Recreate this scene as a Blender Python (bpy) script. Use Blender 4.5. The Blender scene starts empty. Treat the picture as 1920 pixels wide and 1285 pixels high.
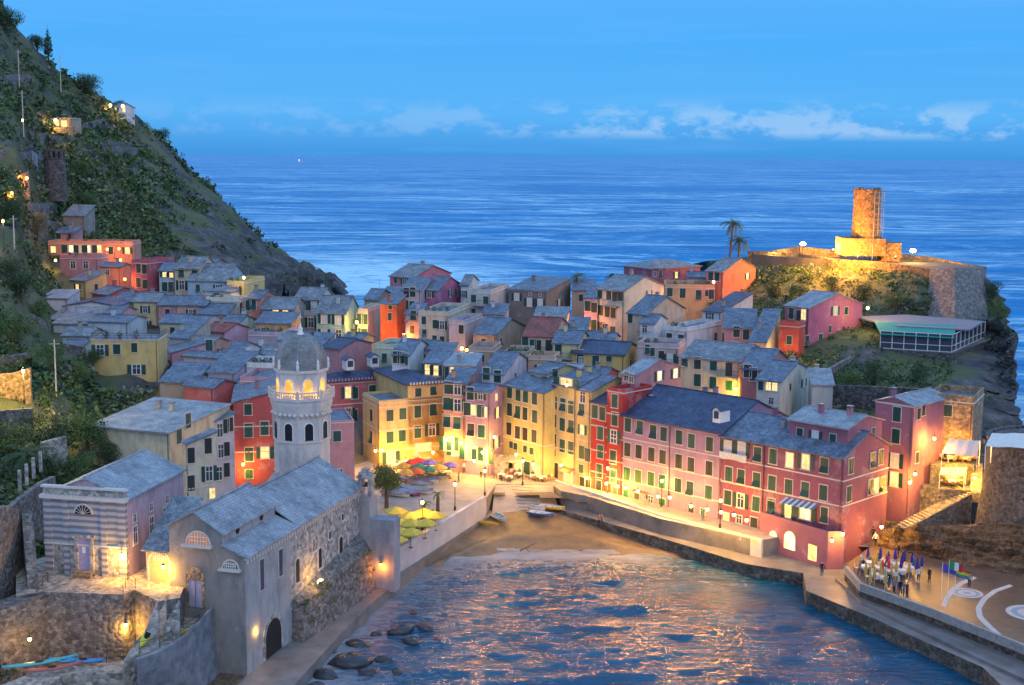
import bpy, math, random
import numpy as np
from mathutils import Matrix, Vector
random.seed(7); rng=np.random.default_rng(7)
R=math.radians
ORD='first second third fourth fifth sixth seventh eighth ninth tenth eleventh twelfth thirteenth fourteenth fifteenth sixteenth'.split()
scene=bpy.context.scene
# ------------------------------------------------------------------ camera
F=2500.0; CH=50.0; PITCH=R(7.96); ROLL=R(0.42)
RM=Matrix.Rotation(math.pi/2-PITCH,4,'X')@Matrix.Rotation(ROLL,4,'Z')
cd=bpy.data.cameras.new('camera'); cam=bpy.data.objects.new('camera',cd)
cam.matrix_world=Matrix.Translation((0,0,CH))@RM
cd.sensor_width=36; cd.lens=36*F/1920; cd.clip_start=1; cd.clip_end=90000
scene.collection.objects.link(cam); scene.camera=cam
scene.render.resolution_x=1024; scene.render.resolution_y=685
scene.view_settings.view_transform='Standard'; scene.view_settings.look='None'
scene.view_settings.exposure=0.2; scene.view_settings.gamma=1
# ------------------------------------------------------------------ world
SUN_EL=R(14); SUN_ROT=R(150)
w=bpy.data.worlds.new("World"); scene.world=w; w.use_nodes=True
nt=w.node_tree; nt.nodes.clear()
def N(nt,t,**k):
    n=nt.nodes.new(t)
    for a,b in k.items():
        if a=='inp':
            for i,v in b.items(): n.inputs[i].default_value=v
        else: setattr(n,a,b)
    return n
def ramp(nt,stops,fac=None,interp='LINEAR'):
    n=nt.nodes.new('ShaderNodeValToRGB'); cr=n.color_ramp; cr.interpolation=interp
    while len(cr.elements)<len(stops): cr.elements.new(0.5)
    for e,(p,c) in zip(cr.elements,stops):
        e.position=p; e.color=tuple(c)+(1,) if len(c)==3 else c
    if fac is not None: nt.links.new(fac,n.inputs[0])
    return n
def sky():
    L=nt.links.new
    out=N(nt,'ShaderNodeOutputWorld'); bg=N(nt,'ShaderNodeBackground'); bg.inputs[1].default_value=1.0
    tc=N(nt,'ShaderNodeTexCoord'); sp=N(nt,'ShaderNodeSeparateXYZ'); L(tc.outputs['Generated'],sp.inputs[0])
    mr=N(nt,'ShaderNodeMapRange',inp={1:-0.02,2:1.0}); L(sp.outputs[2],mr.inputs[0])
    # dusk sky: azure near the horizon, paler and greyer overhead
    g=ramp(nt,[(0.0,(.02,.18,.52)),(.022,(.045,.29,.72)),(.05,(.075,.40,.86)),(.10,(.058,.38,.88)),(.17,(.10,.41,.90)),(.4,(.36,.66,1.15)),(1,(.38,.64,1.12))],mr.outputs[0])
    # behind the camera the sky keeps a paler, more neutral glow
    bk=ramp(nt,[(0.0,(.32,.44,.68)),(.2,(.40,.52,.86)),(1,(.34,.60,1.08))],mr.outputs[0])
    my=N(nt,'ShaderNodeMapRange',inp={1:0.35,2:-0.5}); L(sp.outputs[1],my.inputs[0])
    mx=N(nt,'ShaderNodeMixRGB'); L(my.outputs[0],mx.inputs[0]); L(g.outputs[0],mx.inputs[1]); L(bk.outputs[0],mx.inputs[2])
    st=N(nt,'ShaderNodeTexSky',sky_type='NISHITA',sun_disc=False,sun_elevation=SUN_EL,sun_rotation=SUN_ROT)
    sc=N(nt,'ShaderNodeMixRGB',blend_type='MULTIPLY',inp={0:1.0,2:(.06,.06,.06,1)}); L(st.outputs[0],sc.inputs[1])
    m2=N(nt,'ShaderNodeMixRGB',inp={0:.06}); L(mx.outputs[0],m2.inputs[1]); L(sc.outputs[0],m2.inputs[2])
    # clouds: low bank of cumulus + thin veil
    dv=N(nt,'ShaderNodeMapping',inp={'Scale':(17,17,34)}); L(tc.outputs['Generated'],dv.inputs[0])
    no=N(nt,'ShaderNodeTexNoise',inp={'Scale':1.6,'Detail':8,'Roughness':.62}); L(dv.outputs[0],no.inputs[0])
    band=ramp(nt,[(0,(0,0,0)),(.2,(0,0,0)),(.30,(1,1,1)),(.52,(.85,.85,.85)),(.72,(0,0,0)),(1,(0,0,0))])
    mb=N(nt,'ShaderNodeMapRange',inp={1:0.0,2:0.06}); L(sp.outputs[2],mb.inputs[0]); L(mb.outputs[0],band.inputs[0])
    rx=ramp(nt,[(0,(.1,.1,.1)),(.30,(.30,.30,.30)),(.5,(.55,.55,.55)),(.62,(.9,.9,.9)),(1,(1,1,1))])
    mxx=N(nt,'ShaderNodeMapRange',inp={1:-0.4,2:0.4}); L(sp.outputs[0],mxx.inputs[0]); L(mxx.outputs[0],rx.inputs[0])
    th=ramp(nt,[(0,(0,0,0)),(.46,(0,0,0)),(.56,(.9,.9,.9)),(1,(1,1,1))]); L(no.outputs[0],th.inputs[0])
    a=N(nt,'ShaderNodeMath',operation='MULTIPLY'); L(th.outputs[0],a.inputs[0]); L(band.outputs[0],a.inputs[1])
    b=N(nt,'ShaderNodeMath',operation='MULTIPLY'); L(a.outputs[0],b.inputs[0]); L(rx.outputs[0],b.inputs[1])
    dv2=N(nt,'ShaderNodeMapping',inp={'Scale':(4,4,60)}); L(tc.outputs['Generated'],dv2.inputs[0])
    no2=N(nt,'ShaderNodeTexNoise',inp={'Scale':1.3,'Detail':6,'Roughness':.55}); L(dv2.outputs[0],no2.inputs[0])
    th2=ramp(nt,[(0,(0,0,0)),(.5,(0,0,0)),(.8,(.28,.28,.28)),(1,(.3,.3,.3))]); L(no2.outputs[0],th2.inputs[0])
    m3=N(nt,'ShaderNodeMixRGB',inp={2:(.16,.46,.88,1)}); L(th2.outputs[0],m3.inputs[0]); L(m2.outputs[0],m3.inputs[1])
    b2=N(nt,'ShaderNodeMath',operation='MULTIPLY',inp={1:.75}); L(b.outputs[0],b2.inputs[0])
    m4=N(nt,'ShaderNodeMixRGB',inp={2:(.36,.56,.82,1)}); L(b2.outputs[0],m4.inputs[0]); L(m3.outputs[0],m4.inputs[1])
    L(m4.outputs[0],bg.inputs[0]); L(bg.outputs[0],out.inputs[0])
sky()
sd=bpy.data.lights.new('sun','SUN'); sd.energy=0.35; sd.angle=R(20); sd.color=(1,.93,.86)
so=bpy.data.objects.new('sun',sd); scene.collection.objects.link(so)
so.rotation_euler=Vector((-.35,.85,-.75)).to_track_quat('-Z','Y').to_euler()
# ------------------------------------------------------------------ projection helpers
R3=RM.to_3x3(); R3i=R3.transposed(); CAM=Vector((0,0,CH))
def ray(u,v): return R3@Vector(((u-960)/F,-(v-642.5)/F,-1))
def P(u,v,D=None,z=None):
    d=ray(u,v)
    t=D/d.y if D is not None else (z-CH)/d.z
    return CAM+d*t
def proj(p):
    q=R3i@(Vector(p)-CAM); return 960+F*q.x/-q.z, 642.5-F*q.y/-q.z
def V(*a): return Vector(a)
# ------------------------------------------------------------------ object helpers
COL=scene.collection
def link(o): COL.objects.link(o); return o
def tag(o,label=None,cat=None,group=None,kind=None):
    if label: o['label']=label
    if cat: o['category']=cat
    if group: o['group']=group
    if kind: o['kind']=kind
    return o
def empty(name,loc,rz=0):
    o=bpy.data.objects.new(name,None); o.location=loc; o.rotation_euler=(0,0,rz); o.empty_display_size=.5
    return link(o)
class MB:
    def __init__(s): s.v=[]; s.f=[]; s.m=[]
    def face(s,pts,m=0):
        i=len(s.v); s.v+= [tuple(p) for p in pts]; s.f.append(list(range(i,i+len(pts)))); s.m.append(m)
    def box(s,x0,y0,z0,x1,y1,z1,m=0,M=None):
        c=[(x0,y0,z0),(x1,y0,z0),(x1,y1,z0),(x0,y1,z0),(x0,y0,z1),(x1,y0,z1),(x1,y1,z1),(x0,y1,z1)]
        if M: c=[tuple(M@Vector(p)) for p in c]
        i=len(s.v); s.v+=c
        for f in ((0,3,2,1),(4,5,6,7),(0,1,5,4),(1,2,6,5),(2,3,7,6),(3,0,4,7)): s.f.append([i+k for k in f]); s.m.append(m)
    def prism(s,pts,z0,z1,m=0,mt=None):
        """pts ccw list of (x,y); z0/z1 number or per-vertex list"""
        n=len(pts); b=[(p[0],p[1],z0[i] if hasattr(z0,'__len__') else z0) for i,p in enumerate(pts)]
        t=[(p[0],p[1],z1[i] if hasattr(z1,'__len__') else z1) for i,p in enumerate(pts)]
        i=len(s.v); s.v+=b+t
        for k in range(n):
            l=(k+1)%n; s.f.append([i+k,i+l,i+n+l,i+n+k]); s.m.append(m)
        s.f.append([i+n+k for k in range(n)]); s.m.append(m if mt is None else mt)
        s.f.append([i+k for k in reversed(range(n))]); s.m.append(m)
    def slab(s,pts,th,m=0):
        """planar polygon pts (top, ccw from above) with thickness down"""
        pts=[Vector(p) for p in pts]; n=len(pts); i=len(s.v)
        s.v+=[tuple(p) for p in pts]+[tuple(p-V(0,0,th)) for p in pts]
        s.f.append(list(range(i,i+n))); s.m.append(m)
        s.f.append([i+n+k for k in reversed(range(n))]); s.m.append(m)
        for k in range(n):
            l=(k+1)%n; s.f.append([i+k,i+n+k,i+n+l,i+l]); s.m.append(m)
    def tube(s,p0,p1,r0,r1=None,n=8,m=0,cap=True):
        p0=Vector(p0); p1=Vector(p1); r1=r0 if r1 is None else r1
        d=(p1-p0).normalized(); a=d.orthogonal().normalized(); b=d.cross(a); i=len(s.v)
        for p,r in ((p0,r0),(p1,r1)):
            for k in range(n):
                t=2*math.pi*k/n; s.v.append(tuple(p+a*(r*math.cos(t))+b*(r*math.sin(t))))
        for k in range(n):
            l=(k+1)%n; s.f.append([i+k,i+l,i+n+l,i+n+k]); s.m.append(m)
        if cap:
            s.f.append([i+k for k in reversed(range(n))]); s.m.append(m)
            s.f.append([i+n+k for k in range(n)]); s.m.append(m)
    def lathe(s,c,prof,n=16,m=0,ph=0,sx=1,sy=1):
        i=len(s.v)
        for r,z in prof:
            for k in range(n):
                t=2*math.pi*k/n+ph; s.v.append((c[0]+r*sx*math.cos(t),c[1]+r*sy*math.sin(t),c[2]+z))
        for j in range(len(prof)-1):
            for k in range(n):
                l=(k+1)%n; s.f.append([i+j*n+k,i+j*n+l,i+(j+1)*n+l,i+(j+1)*n+k]); s.m.append(m)
        s.f.append([i+(len(prof)-1)*n+k for k in range(n)]); s.m.append(m)
        s.f.append([i+k for k in reversed(range(n))]); s.m.append(m)
    def strip(s,a,b,m=0):
        for k in range(len(a)-1): s.face([a[k],a[k+1],b[k+1],b[k]],m)
    def build(s,name,mats,parent=None,smooth=False,uv=True,local=False):
        off=(0,0,0)
        if parent is not None and not local:
            top=parent
            while top.parent is not None: top=top.parent
            off=tuple(top.location)
        v=np.array(s.v,dtype=float)
        me=mesh_np(name,v-np.array(off),s.f,mats,s.m,smooth,uv,v)
        o=bpy.data.objects.new(name,me); link(o)
        if parent is not None: o.parent=parent
        return o
def mesh_np(name,v,faces,mats,mi=None,smooth=False,uv=True,uvsrc=None):
    me=bpy.data.meshes.new(name); me.from_pydata([tuple(x) for x in v],[],faces)
    if not isinstance(mats,(list,tuple)): mats=[mats]
    for m in mats: me.materials.append(m)
    if mi is not None and len(mats)>1: me.polygons.foreach_set('material_index',mi)
    if smooth: me.polygons.foreach_set('use_smooth',[True]*len(faces))
    if uv:
        src=v if uvsrc is None else uvsrc
        l=me.uv_layers.new(name='UVMap'); nrm=np.zeros(len(me.polygons)*3); me.polygons.foreach_get('normal',nrm); nrm=nrm.reshape(-1,3)
        cnt=np.array([len(f) for f in faces]); fi=np.repeat(np.arange(len(faces)),cnt)
        vi=np.concatenate([np.array(f) for f in faces]); p=src[vi]; n=nrm[fi]
        t=np.stack([-n[:,1],n[:,0],np.zeros(len(n))],1); ln=np.linalg.norm(t,axis=1); bad=ln<.05
        t[bad]=(1,0,0); ln[bad]=1; t/=ln[:,None]; b=np.cross(n,t)
        uvs=np.stack([(p*t).sum(1),(p*b).sum(1)],1); l.data.foreach_set('uv',uvs.ravel())
    me.update(); return me
def fastmesh(name,v,q,mats,mi=None,smooth=False):
    """v (n,3) array, q (m,4) or (m,3) int array"""
    me=bpy.data.meshes.new(name); k=q.shape[1]
    me.vertices.add(len(v)); me.vertices.foreach_set('co',np.asarray(v,dtype=np.float32).ravel())
    me.loops.add(q.size); me.loops.foreach_set('vertex_index',q.ravel().astype(np.int32))
    me.polygons.add(len(q)); me.polygons.foreach_set('loop_start',np.arange(0,q.size,k,dtype=np.int32))
    me.update(calc_edges=True)
    if not isinstance(mats,(list,tuple)): mats=[mats]
    for m in mats: me.materials.append(m)
    if mi is not None: me.polygons.foreach_set('material_index',np.asarray(mi,dtype=np.int32))
    if smooth: me.polygons.foreach_set('use_smooth',np.ones(len(q),dtype=bool))
    me.validate(); return me
# ------------------------------------------------------------------ materials
MATS={}
def newmat(name):
    m=bpy.data.materials.new(name); m.use_nodes=True; nt=m.node_tree; nt.nodes.clear()
    o=N(nt,'ShaderNodeOutputMaterial'); b=N(nt,'ShaderNodeBsdfPrincipled'); nt.links.new(b.outputs[0],o.inputs[0])
    return m,nt,b
def C4(c,k=1): return (min(1,c[0]*k),min(1,c[1]*k),min(1,c[2]*k),1)
def bumpn(nt,b,h,strength=.3,dist=.05):
    n=N(nt,'ShaderNodeBump',inp={'Strength':strength,'Distance':dist}); nt.links.new(h,n.inputs['Height']); nt.links.new(n.outputs[0],b.inputs['Normal'])
def plain(name,c,rough=.6,metal=0,emit=None,es=0,var=.12):
    if name in MATS: return MATS[name]
    m,nt,b=newmat(name); b.inputs['Roughness'].default_value=rough; b.inputs['Metallic'].default_value=metal
    tc=N(nt,'ShaderNodeTexCoord'); no=N(nt,'ShaderNodeTexNoise',inp={'Scale':3.0,'Detail':4}); nt.links.new(tc.outputs['Object'],no.inputs[0])
    r=ramp(nt,[(.25,C4(c,1-var)),(.75,C4(c,1+var))],no.outputs[0]); nt.links.new(r.outputs[0],b.inputs['Base Color'])
    if emit: b.inputs['Emission Color'].default_value=C4(emit); b.inputs['Emission Strength'].default_value=es
    MATS[name]=m; return m
def stucco(c,dirt=.5):
    key='stucco_%.2f_%.2f_%.2f'%tuple(c)
    if key in MATS: return MATS[key]
    m,nt,b=newmat(key); L=nt.links.new; b.inputs['Roughness'].default_value=.88
    g=N(nt,'ShaderNodeNewGeometry'); 
    n1=N(nt,'ShaderNodeTexNoise',inp={'Scale':.33,'Detail':8,'Roughness':.68}); L(g.outputs['Position'],n1.inputs[0])
    mp=N(nt,'ShaderNodeMapping',inp={'Scale':(.75,.75,.26)}); L(g.outputs['Position'],mp.inputs[0])
    n2=N(nt,'ShaderNodeTexNoise',inp={'Scale':1.2,'Detail':6,'Roughness':.65}); L(mp.outputs[0],n2.inputs[0])
    r1=ramp(nt,[(.3,C4(c,.72)),(.47,C4(c)),(.56,C4(c,1.02)),(.62,C4([x*.8+.14 for x in c],1.0)),(.75,C4([x*.85+.08 for x in c],.85))],n1.outputs[0])
    grime=[.62*x+.02 for x in (c[0]*.75+.05,c[1]*.75+.06,c[2]*.8+.06)]
    r2=ramp(nt,[(.0,(0,0,0)),(.47,(0,0,0)),(.70,(min(1,dirt*1.35),)*3)],n2.outputs[0])
    mx=N(nt,'ShaderNodeMixRGB',inp={2:C4(grime)}); L(r2.outputs[0],mx.inputs[0]); L(r1.outputs[0],mx.inputs[1]); L(mx.outputs[0],b.inputs['Base Color'])
    n3=N(nt,'ShaderNodeTexNoise',inp={'Scale':6,'Detail':5}); L(g.outputs['Position'],n3.inputs[0]); bumpn(nt,b,n3.outputs[0],.25,.04)
    MATS[key]=m; return m
def slate(name,c1,c2,bw=.42,rh=.26,mot=.75):
    if name in MATS: return MATS[name]
    m,nt,b=newmat(name); L=nt.links.new; b.inputs['Roughness'].default_value=.55
    uv=N(nt,'ShaderNodeUVMap'); br=N(nt,'ShaderNodeTexBrick',inp={'Color1':C4(c1),'Color2':C4(c2),'Mortar':C4(c1,.35),'Scale':1.0,'Mortar Size':.018,'Mortar Smooth':.3,'Bias':0,'Brick Width':bw,'Row Height':rh})
    L(uv.outputs[0],br.inputs[0])
    g=N(nt,'ShaderNodeNewGeometry'); n1=N(nt,'ShaderNodeTexNoise',inp={'Scale':.5,'Detail':7,'Roughness':.7}); L(g.outputs['Position'],n1.inputs[0])
    r=ramp(nt,[(.28,(.42,.44,.46)),(.5,(1,1,1)),(.72,(1.5,1.5,1.4))],n1.outputs[0])
    vo=N(nt,'ShaderNodeTexVoronoi',inp={'Scale':2.6,'Randomness':1}); L(uv.outputs[0],vo.inputs[0]); vr=ramp(nt,[(0,(.55,.55,.6)),(.45,(1,1,1)),(1,(1.7,1.65,1.6))]); L(vo.outputs['Color'],vr.inputs[0]); vm=N(nt,'ShaderNodeMixRGB',blend_type='MULTIPLY',inp={0:mot}); L(br.outputs[0],vm.inputs[1]); L(vr.outputs[0],vm.inputs[2])
    mx=N(nt,'ShaderNodeMixRGB',blend_type='MULTIPLY',inp={0:1}); L(vm.outputs[0],mx.inputs[1]); L(r.outputs[0],mx.inputs[2])
    n4=N(nt,'ShaderNodeTexNoise',inp={'Scale':2.6,'Detail':3}); L(g.outputs['Position'],n4.inputs[0])
    r4=ramp(nt,[(.6,(0,0,0)),(.72,(.55,.55,.55))],n4.outputs[0]); mz=N(nt,'ShaderNodeMixRGB',inp={2:(.11,.12,.08,1)})
    L(r4.outputs[0],mz.inputs[0]); L(mx.outputs[0],mz.inputs[1]); L(mz.outputs[0],b.inputs['Base Color'])
    ad=N(nt,'ShaderNodeMath',operation='SUBTRACT',inp={0:1}); L(br.outputs['Fac'],ad.inputs[1])
    n5=N(nt,'ShaderNodeTexNoise',inp={'Scale':3.5}); L(uv.outputs[0],n5.inputs[0]); a2=N(nt,'ShaderNodeMath',operation='ADD'); L(ad.outputs[0],a2.inputs[0]); L(n5.outputs[0],a2.inputs[1])
    bumpn(nt,b,a2.outputs[0],.6,.05); MATS[name]=m; return m
def stone(name,c1,c2,bw=.55,rh=.28,mortar=.45,moss=.35):
    if name in MATS: return MATS[name]
    m,nt,b=newmat(name); L=nt.links.new; b.inputs['Roughness'].default_value=.9
    uv=N(nt,'ShaderNodeUVMap')
    g=N(nt,'ShaderNodeNewGeometry'); wn=N(nt,'ShaderNodeTexNoise',inp={'Scale':1.5,'Detail':2}); L(uv.outputs[0],wn.inputs[0])
    wm=N(nt,'ShaderNodeMixRGB',blend_type='ADD',inp={0:.8}); L(uv.outputs[0],wm.inputs[1]); L(wn.outputs[1],wm.inputs[2])
    br=N(nt,'ShaderNodeTexBrick',inp={'Color1':C4(c1),'Color2':C4(c2),'Mortar':C4(c1,mortar),'Scale':1.0,'Mortar Size':.03,'Mortar Smooth':.9,'Brick Width':bw,'Row Height':rh}); L(wm.outputs[0],br.inputs[0])
    vo=N(nt,'ShaderNodeTexVoronoi',inp={'Scale':2.4}); L(g.outputs['Position'],vo.inputs[0])
    vr=ramp(nt,[(0,(.45,.45,.46)),(.5,(1,1,1)),(1,(1.7,1.66,1.6))]); L(vo.outputs['Color'],vr.inputs[0])
    mx=N(nt,'ShaderNodeMixRGB',blend_type='MULTIPLY',inp={0:1.0}); L(br.outputs[0],mx.inputs[1]); L(vr.outputs[0],mx.inputs[2])
    n1=N(nt,'ShaderNodeTexNoise',inp={'Scale':.35,'Detail':7,'Roughness':.7}); L(g.outputs['Position'],n1.inputs[0])
    r=ramp(nt,[(.52,(0,0,0)),(.7,(moss,)*3)],n1.outputs[0]); mz=N(nt,'ShaderNodeMixRGB',inp={2:(.05,.07,.03,1)}); L(r.outputs[0],mz.inputs[0]); L(mx.outputs[0],mz.inputs[1]); L(mz.outputs[0],b.inputs['Base Color'])
    a2=N(nt,'ShaderNodeMath',operation='SUBTRACT'); L(vo.outputs['Distance'],a2.inputs[1]); a2.inputs[0].default_value=1
    bumpn(nt,b,a2.outputs[0],.8,.12); MATS[name]=m; return m
def glow(name,c,s,var=True):
    if name in MATS: return MATS[name]
    m,nt,b=newmat(name); b.inputs['Base Color'].default_value=C4([x*.4 for x in c]); b.inputs['Emission Strength'].default_value=s
    if var:
        g=N(nt,'ShaderNodeNewGeometry'); n=N(nt,'ShaderNodeTexNoise',inp={'Scale':1.1,'Detail':3}); nt.links.new(g.outputs['Position'],n.inputs[0])
        r=ramp(nt,[(.35,C4([x*.45 for x in c])),(.6,C4(c))],n.outputs[0]); nt.links.new(r.outputs[0],b.inputs['Emission Color'])
    else: b.inputs['Emission Color'].default_value=C4(c)
    MATS[name]=m; return m
ROOF_B=slate('roof_slate_blue',(.15,.20,.27),(.09,.13,.19))
ROOF_G=slate('roof_slate_grey',(.22,.26,.29),(.15,.18,.21))
ROOF_L=slate('roof_slate_light',(.30,.34,.38),(.24,.28,.32),.7,.34,.25)
ROOF_D=slate('roof_slate_deep_blue',(.05,.08,.16),(.03,.05,.11),.4,.24)
ROOF_R=slate('roof_tile_red',(.30,.07,.05),(.22,.05,.04),.3,.3)
ROOFS={'B':ROOF_B,'G':ROOF_G,'L':ROOF_L,'D':ROOF_D,'R':ROOF_R}
STONE=stone('rubble_stone',(.22,.21,.20),(.13,.125,.12))
STONE_L=stone('pale_stone',(.42,.41,.38),(.32,.31,.29),.6,.3,.6)
STONE_D=stone('dark_stone',(.13,.13,.13),(.07,.07,.075),.7,.35)
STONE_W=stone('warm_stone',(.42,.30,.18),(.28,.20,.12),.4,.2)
TRIM=plain('pale_trim',(.62,.58,.52),.8)
TRIMW=plain('white_paint',(.78,.78,.76),.7)
METAL=plain('dark_metal',(.05,.055,.06),.5,.6)
PIPE=plain('copper_pipe',(.20,.13,.10),.5,.5)
CONC=plain('concrete',(.34,.32,.29),.9,var=.3)
def shutter_mat(name,c):
    if name in MATS: return MATS[name]
    m,nt,b=newmat(name); b.inputs['Roughness'].default_value=.5; L=nt.links.new
    tc=N(nt,'ShaderNodeTexCoord'); wv=N(nt,'ShaderNodeTexWave',wave_type='BANDS',bands_direction='Z',inp={'Scale':3.2,'Distortion':0}); L(tc.outputs['Object'],wv.inputs[0])
    oi=N(nt,'ShaderNodeObjectInfo'); r=ramp(nt,[(0,C4(c,.45)),(.5,C4(c))],wv.outputs[0])
    hs=N(nt,'ShaderNodeMapRange',inp={3:.7,4:1.25}); L(oi.outputs['Random'],hs.inputs[0])
    mx=N(nt,'ShaderNodeHueSaturation'); L(hs.outputs[0],mx.inputs['Value']); L(r.outputs[0],mx.inputs['Color']); L(mx.outputs[0],b.inputs['Base Color'])
    bumpn(nt,b,wv.outputs[0],.5,.03); MATS[name]=m; return m
SH={'c':shutter_mat('shutter_green',(.010,.085,.075)),'d':shutter_mat('shutter_dark',(.03,.045,.05)),'g':shutter_mat('shutter_bright_green',(.02,.17,.06))}
GLASS=plain('window_glass',(.05,.07,.10),.12)
LIT=glow('lit_room',(1.0,.66,.22),1.6)
LITW=glow('lit_room_pale',(1.0,.82,.45),1.7)
CURT=plain('curtain_white',(.6,.62,.62),.8)
# ------------------------------------------------------------------ windows (prototype meshes; 1.0 wide, 1.6 high, centre origin, outward = -y)
WM={}
def wmesh(kind,col):
    k=(kind,col)
    if k in WM: return WM[k]
    b=MB()
    if kind=='trim':
        for a in ((-.58,-.07,.80,.58,0,.90),(-.64,-.13,-.90,.64,0,-.80),(-.58,-.07,-.80,-.5,0,.80),(.5,-.07,-.80,.58,0,.80)): b.box(*a)
        m=[TRIM if col=='n' else TRIMW]
    elif kind=='closed':
        b.box(-.5,-.055,-.8,-.01,-.005,.8); b.box(.01,-.055,-.8,.5,-.005,.8)
        for x in (-.5,-.07,.01,.44): b.box(x,-.075,-.8,x+.06,-.055,.8)
        for z in (-.8,-.03,.74): b.box(-.5,-.078,z,-.01,-.056,z+.06); b.box(.01,-.078,z,.5,-.056,z+.06)
        m=[SH[col]]
    elif kind=='tilt':
        b.box(-.5,-.055,-.1,.5,-.005,.8)
        M=Matrix.Translation((0,-.03,-.1))@Matrix.Rotation(R(-32),4,'X'); b.box(-.48,-.03,-.7,-.02,.02,0,0,M); b.box(.02,-.03,-.7,.48,.02,0,0,M); b.box(-.5,-.02,-.8,.5,-.003,-.101,1)
        m=[SH[col],GLASS]
    elif kind=='leafL':
        b.box(-1.06,-.075,-.8,-.59,-.03,.8); m=[SH[col]]
    elif kind=='leafR':
        b.box(.59,-.075,-.8,1.06,-.03,.8); m=[SH[col]]
    elif kind=='pane':
        b.box(-.5,-.03,-.8,.5,-.004,.8,0)
        for x in (-.5,-.035,.43): b.box(x,-.05,-.8,x+.07,-.03,.8,1)
        for z in (-.8,.2,.74): b.box(-.5,-.049,z,.5,-.031,z+.06,1)
        m=[{'n':GLASS,'l':LIT,'w':LITW,'k':CURT}[col],TRIMW]
    me=mesh_np(kind+'_mesh',np.array(b.v,float),b.f,m,b.m)
    WM[k]=me; return me
def oadd(name,me,parent,loc=(0,0,0),rz=0,sc=None):
    o=bpy.data.objects.new(name,me); o.location=loc; o.rotation_euler=(0,0,rz)
    if sc: o.scale=sc
    link(o); o.parent=parent; return o
def window(root,pos,rz,typ='c',w=1.0,h=1.6,tr='n'):
    loc=Vector(pos)-root.location
    o=oadd('window',wmesh('trim',tr),root,loc,rz,(w,1,h/1.6))
    if typ in 'cdg': oadd('shutter',wmesh('tilt' if random.random()<.16 and h>1.1 else 'closed',typ),o)
    else:
        oadd('pane',wmesh('pane',{'o':'n','l':'l','w':'w','k':'k','p':'n','q':'l'}[typ]),o)
        if typ not in 'pq':
            oadd('shutter',wmesh('leafL','c'),o); oadd('shutter',wmesh('leafR','c'),o)
    return o
# ------------------------------------------------------------------ houses
GROUND=[]   # terrain control points (x,y,z)
HOUSES={}
def pc(p): return R3i@(Vector(p)-CAM)
def slide(B,e,u):
    """distance s along e from B so that B+s*e projects to column u"""
    q=pc(B); d=R3i@Vector((e[0],e[1],0)); k=(u-960)/F
    # (q.x+s d.x) = -k (q.z + s d.z)
    return (-k*q.z-q.x)/(d.x+k*d.z)
class H: pass
def hitface(h,face,u,v):
    o,e=(h.A,h.e1) if face=='F' else (h.B,h.e2)
    n=Vector((e.y,-e.x,0)); d=ray(u,v); t=(o-CAM).dot(n)/d.dot(n); p=CAM+d*t
    return (p-o).dot(e), p.z
def put(h,face,s,z,typ,w=1.0,hh=1.6,tr='n'):
    o,e=(h.A,h.e1) if face=='F' else (h.B,h.e2)
    n=Vector((e.y,-e.x,0)); p=o+e*s+n*.01; p.z=z
    return window(h.root,p,math.atan2(e.y,e.x),typ,w,hh,tr)
def wl(h,face,items,w=1.0,hh=1.6,tr='n'):
    """items: (u,v[,type[,w,h]])"""
    for it in items:
        s,z=hitface(h,face,it[0],it[1]); t=it[2] if len(it)>2 else 'c'
        ww=it[3] if len(it)>3 else w*1.1; h2=it[4] if len(it)>4 else hh*1.16
        put(h,face,s,z,t,ww,h2,tr)
def autowin(h,face,rows,top=1.45,step=2.75,sp=2.5,skip=.12,lit=.05,w=.85,hh=1.35,r=random):
    L=h.L if face=='F' else h.W
    if L<1.6 or rows<1: return
    n=max(1,int((L-.5)/sp)); 
    for j in range(rows):
        z=h.ez-top-j*step
        for i in range(n):
            if r.random()<skip: continue
            s=(i+.5)*L/n+r.uniform(-.15,.15); q=r.random()
            t='l' if q<lit else ('o' if q<lit+.22 else ('k' if q<lit+.28 else ('d' if q<lit+.45 else 'c')))
            if t in 'olk' and L/n<2.2: t={'o':'p','l':'q','k':'p'}[t]
            put(h,face,s,z,t,w,hh)
CATS={}
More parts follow.
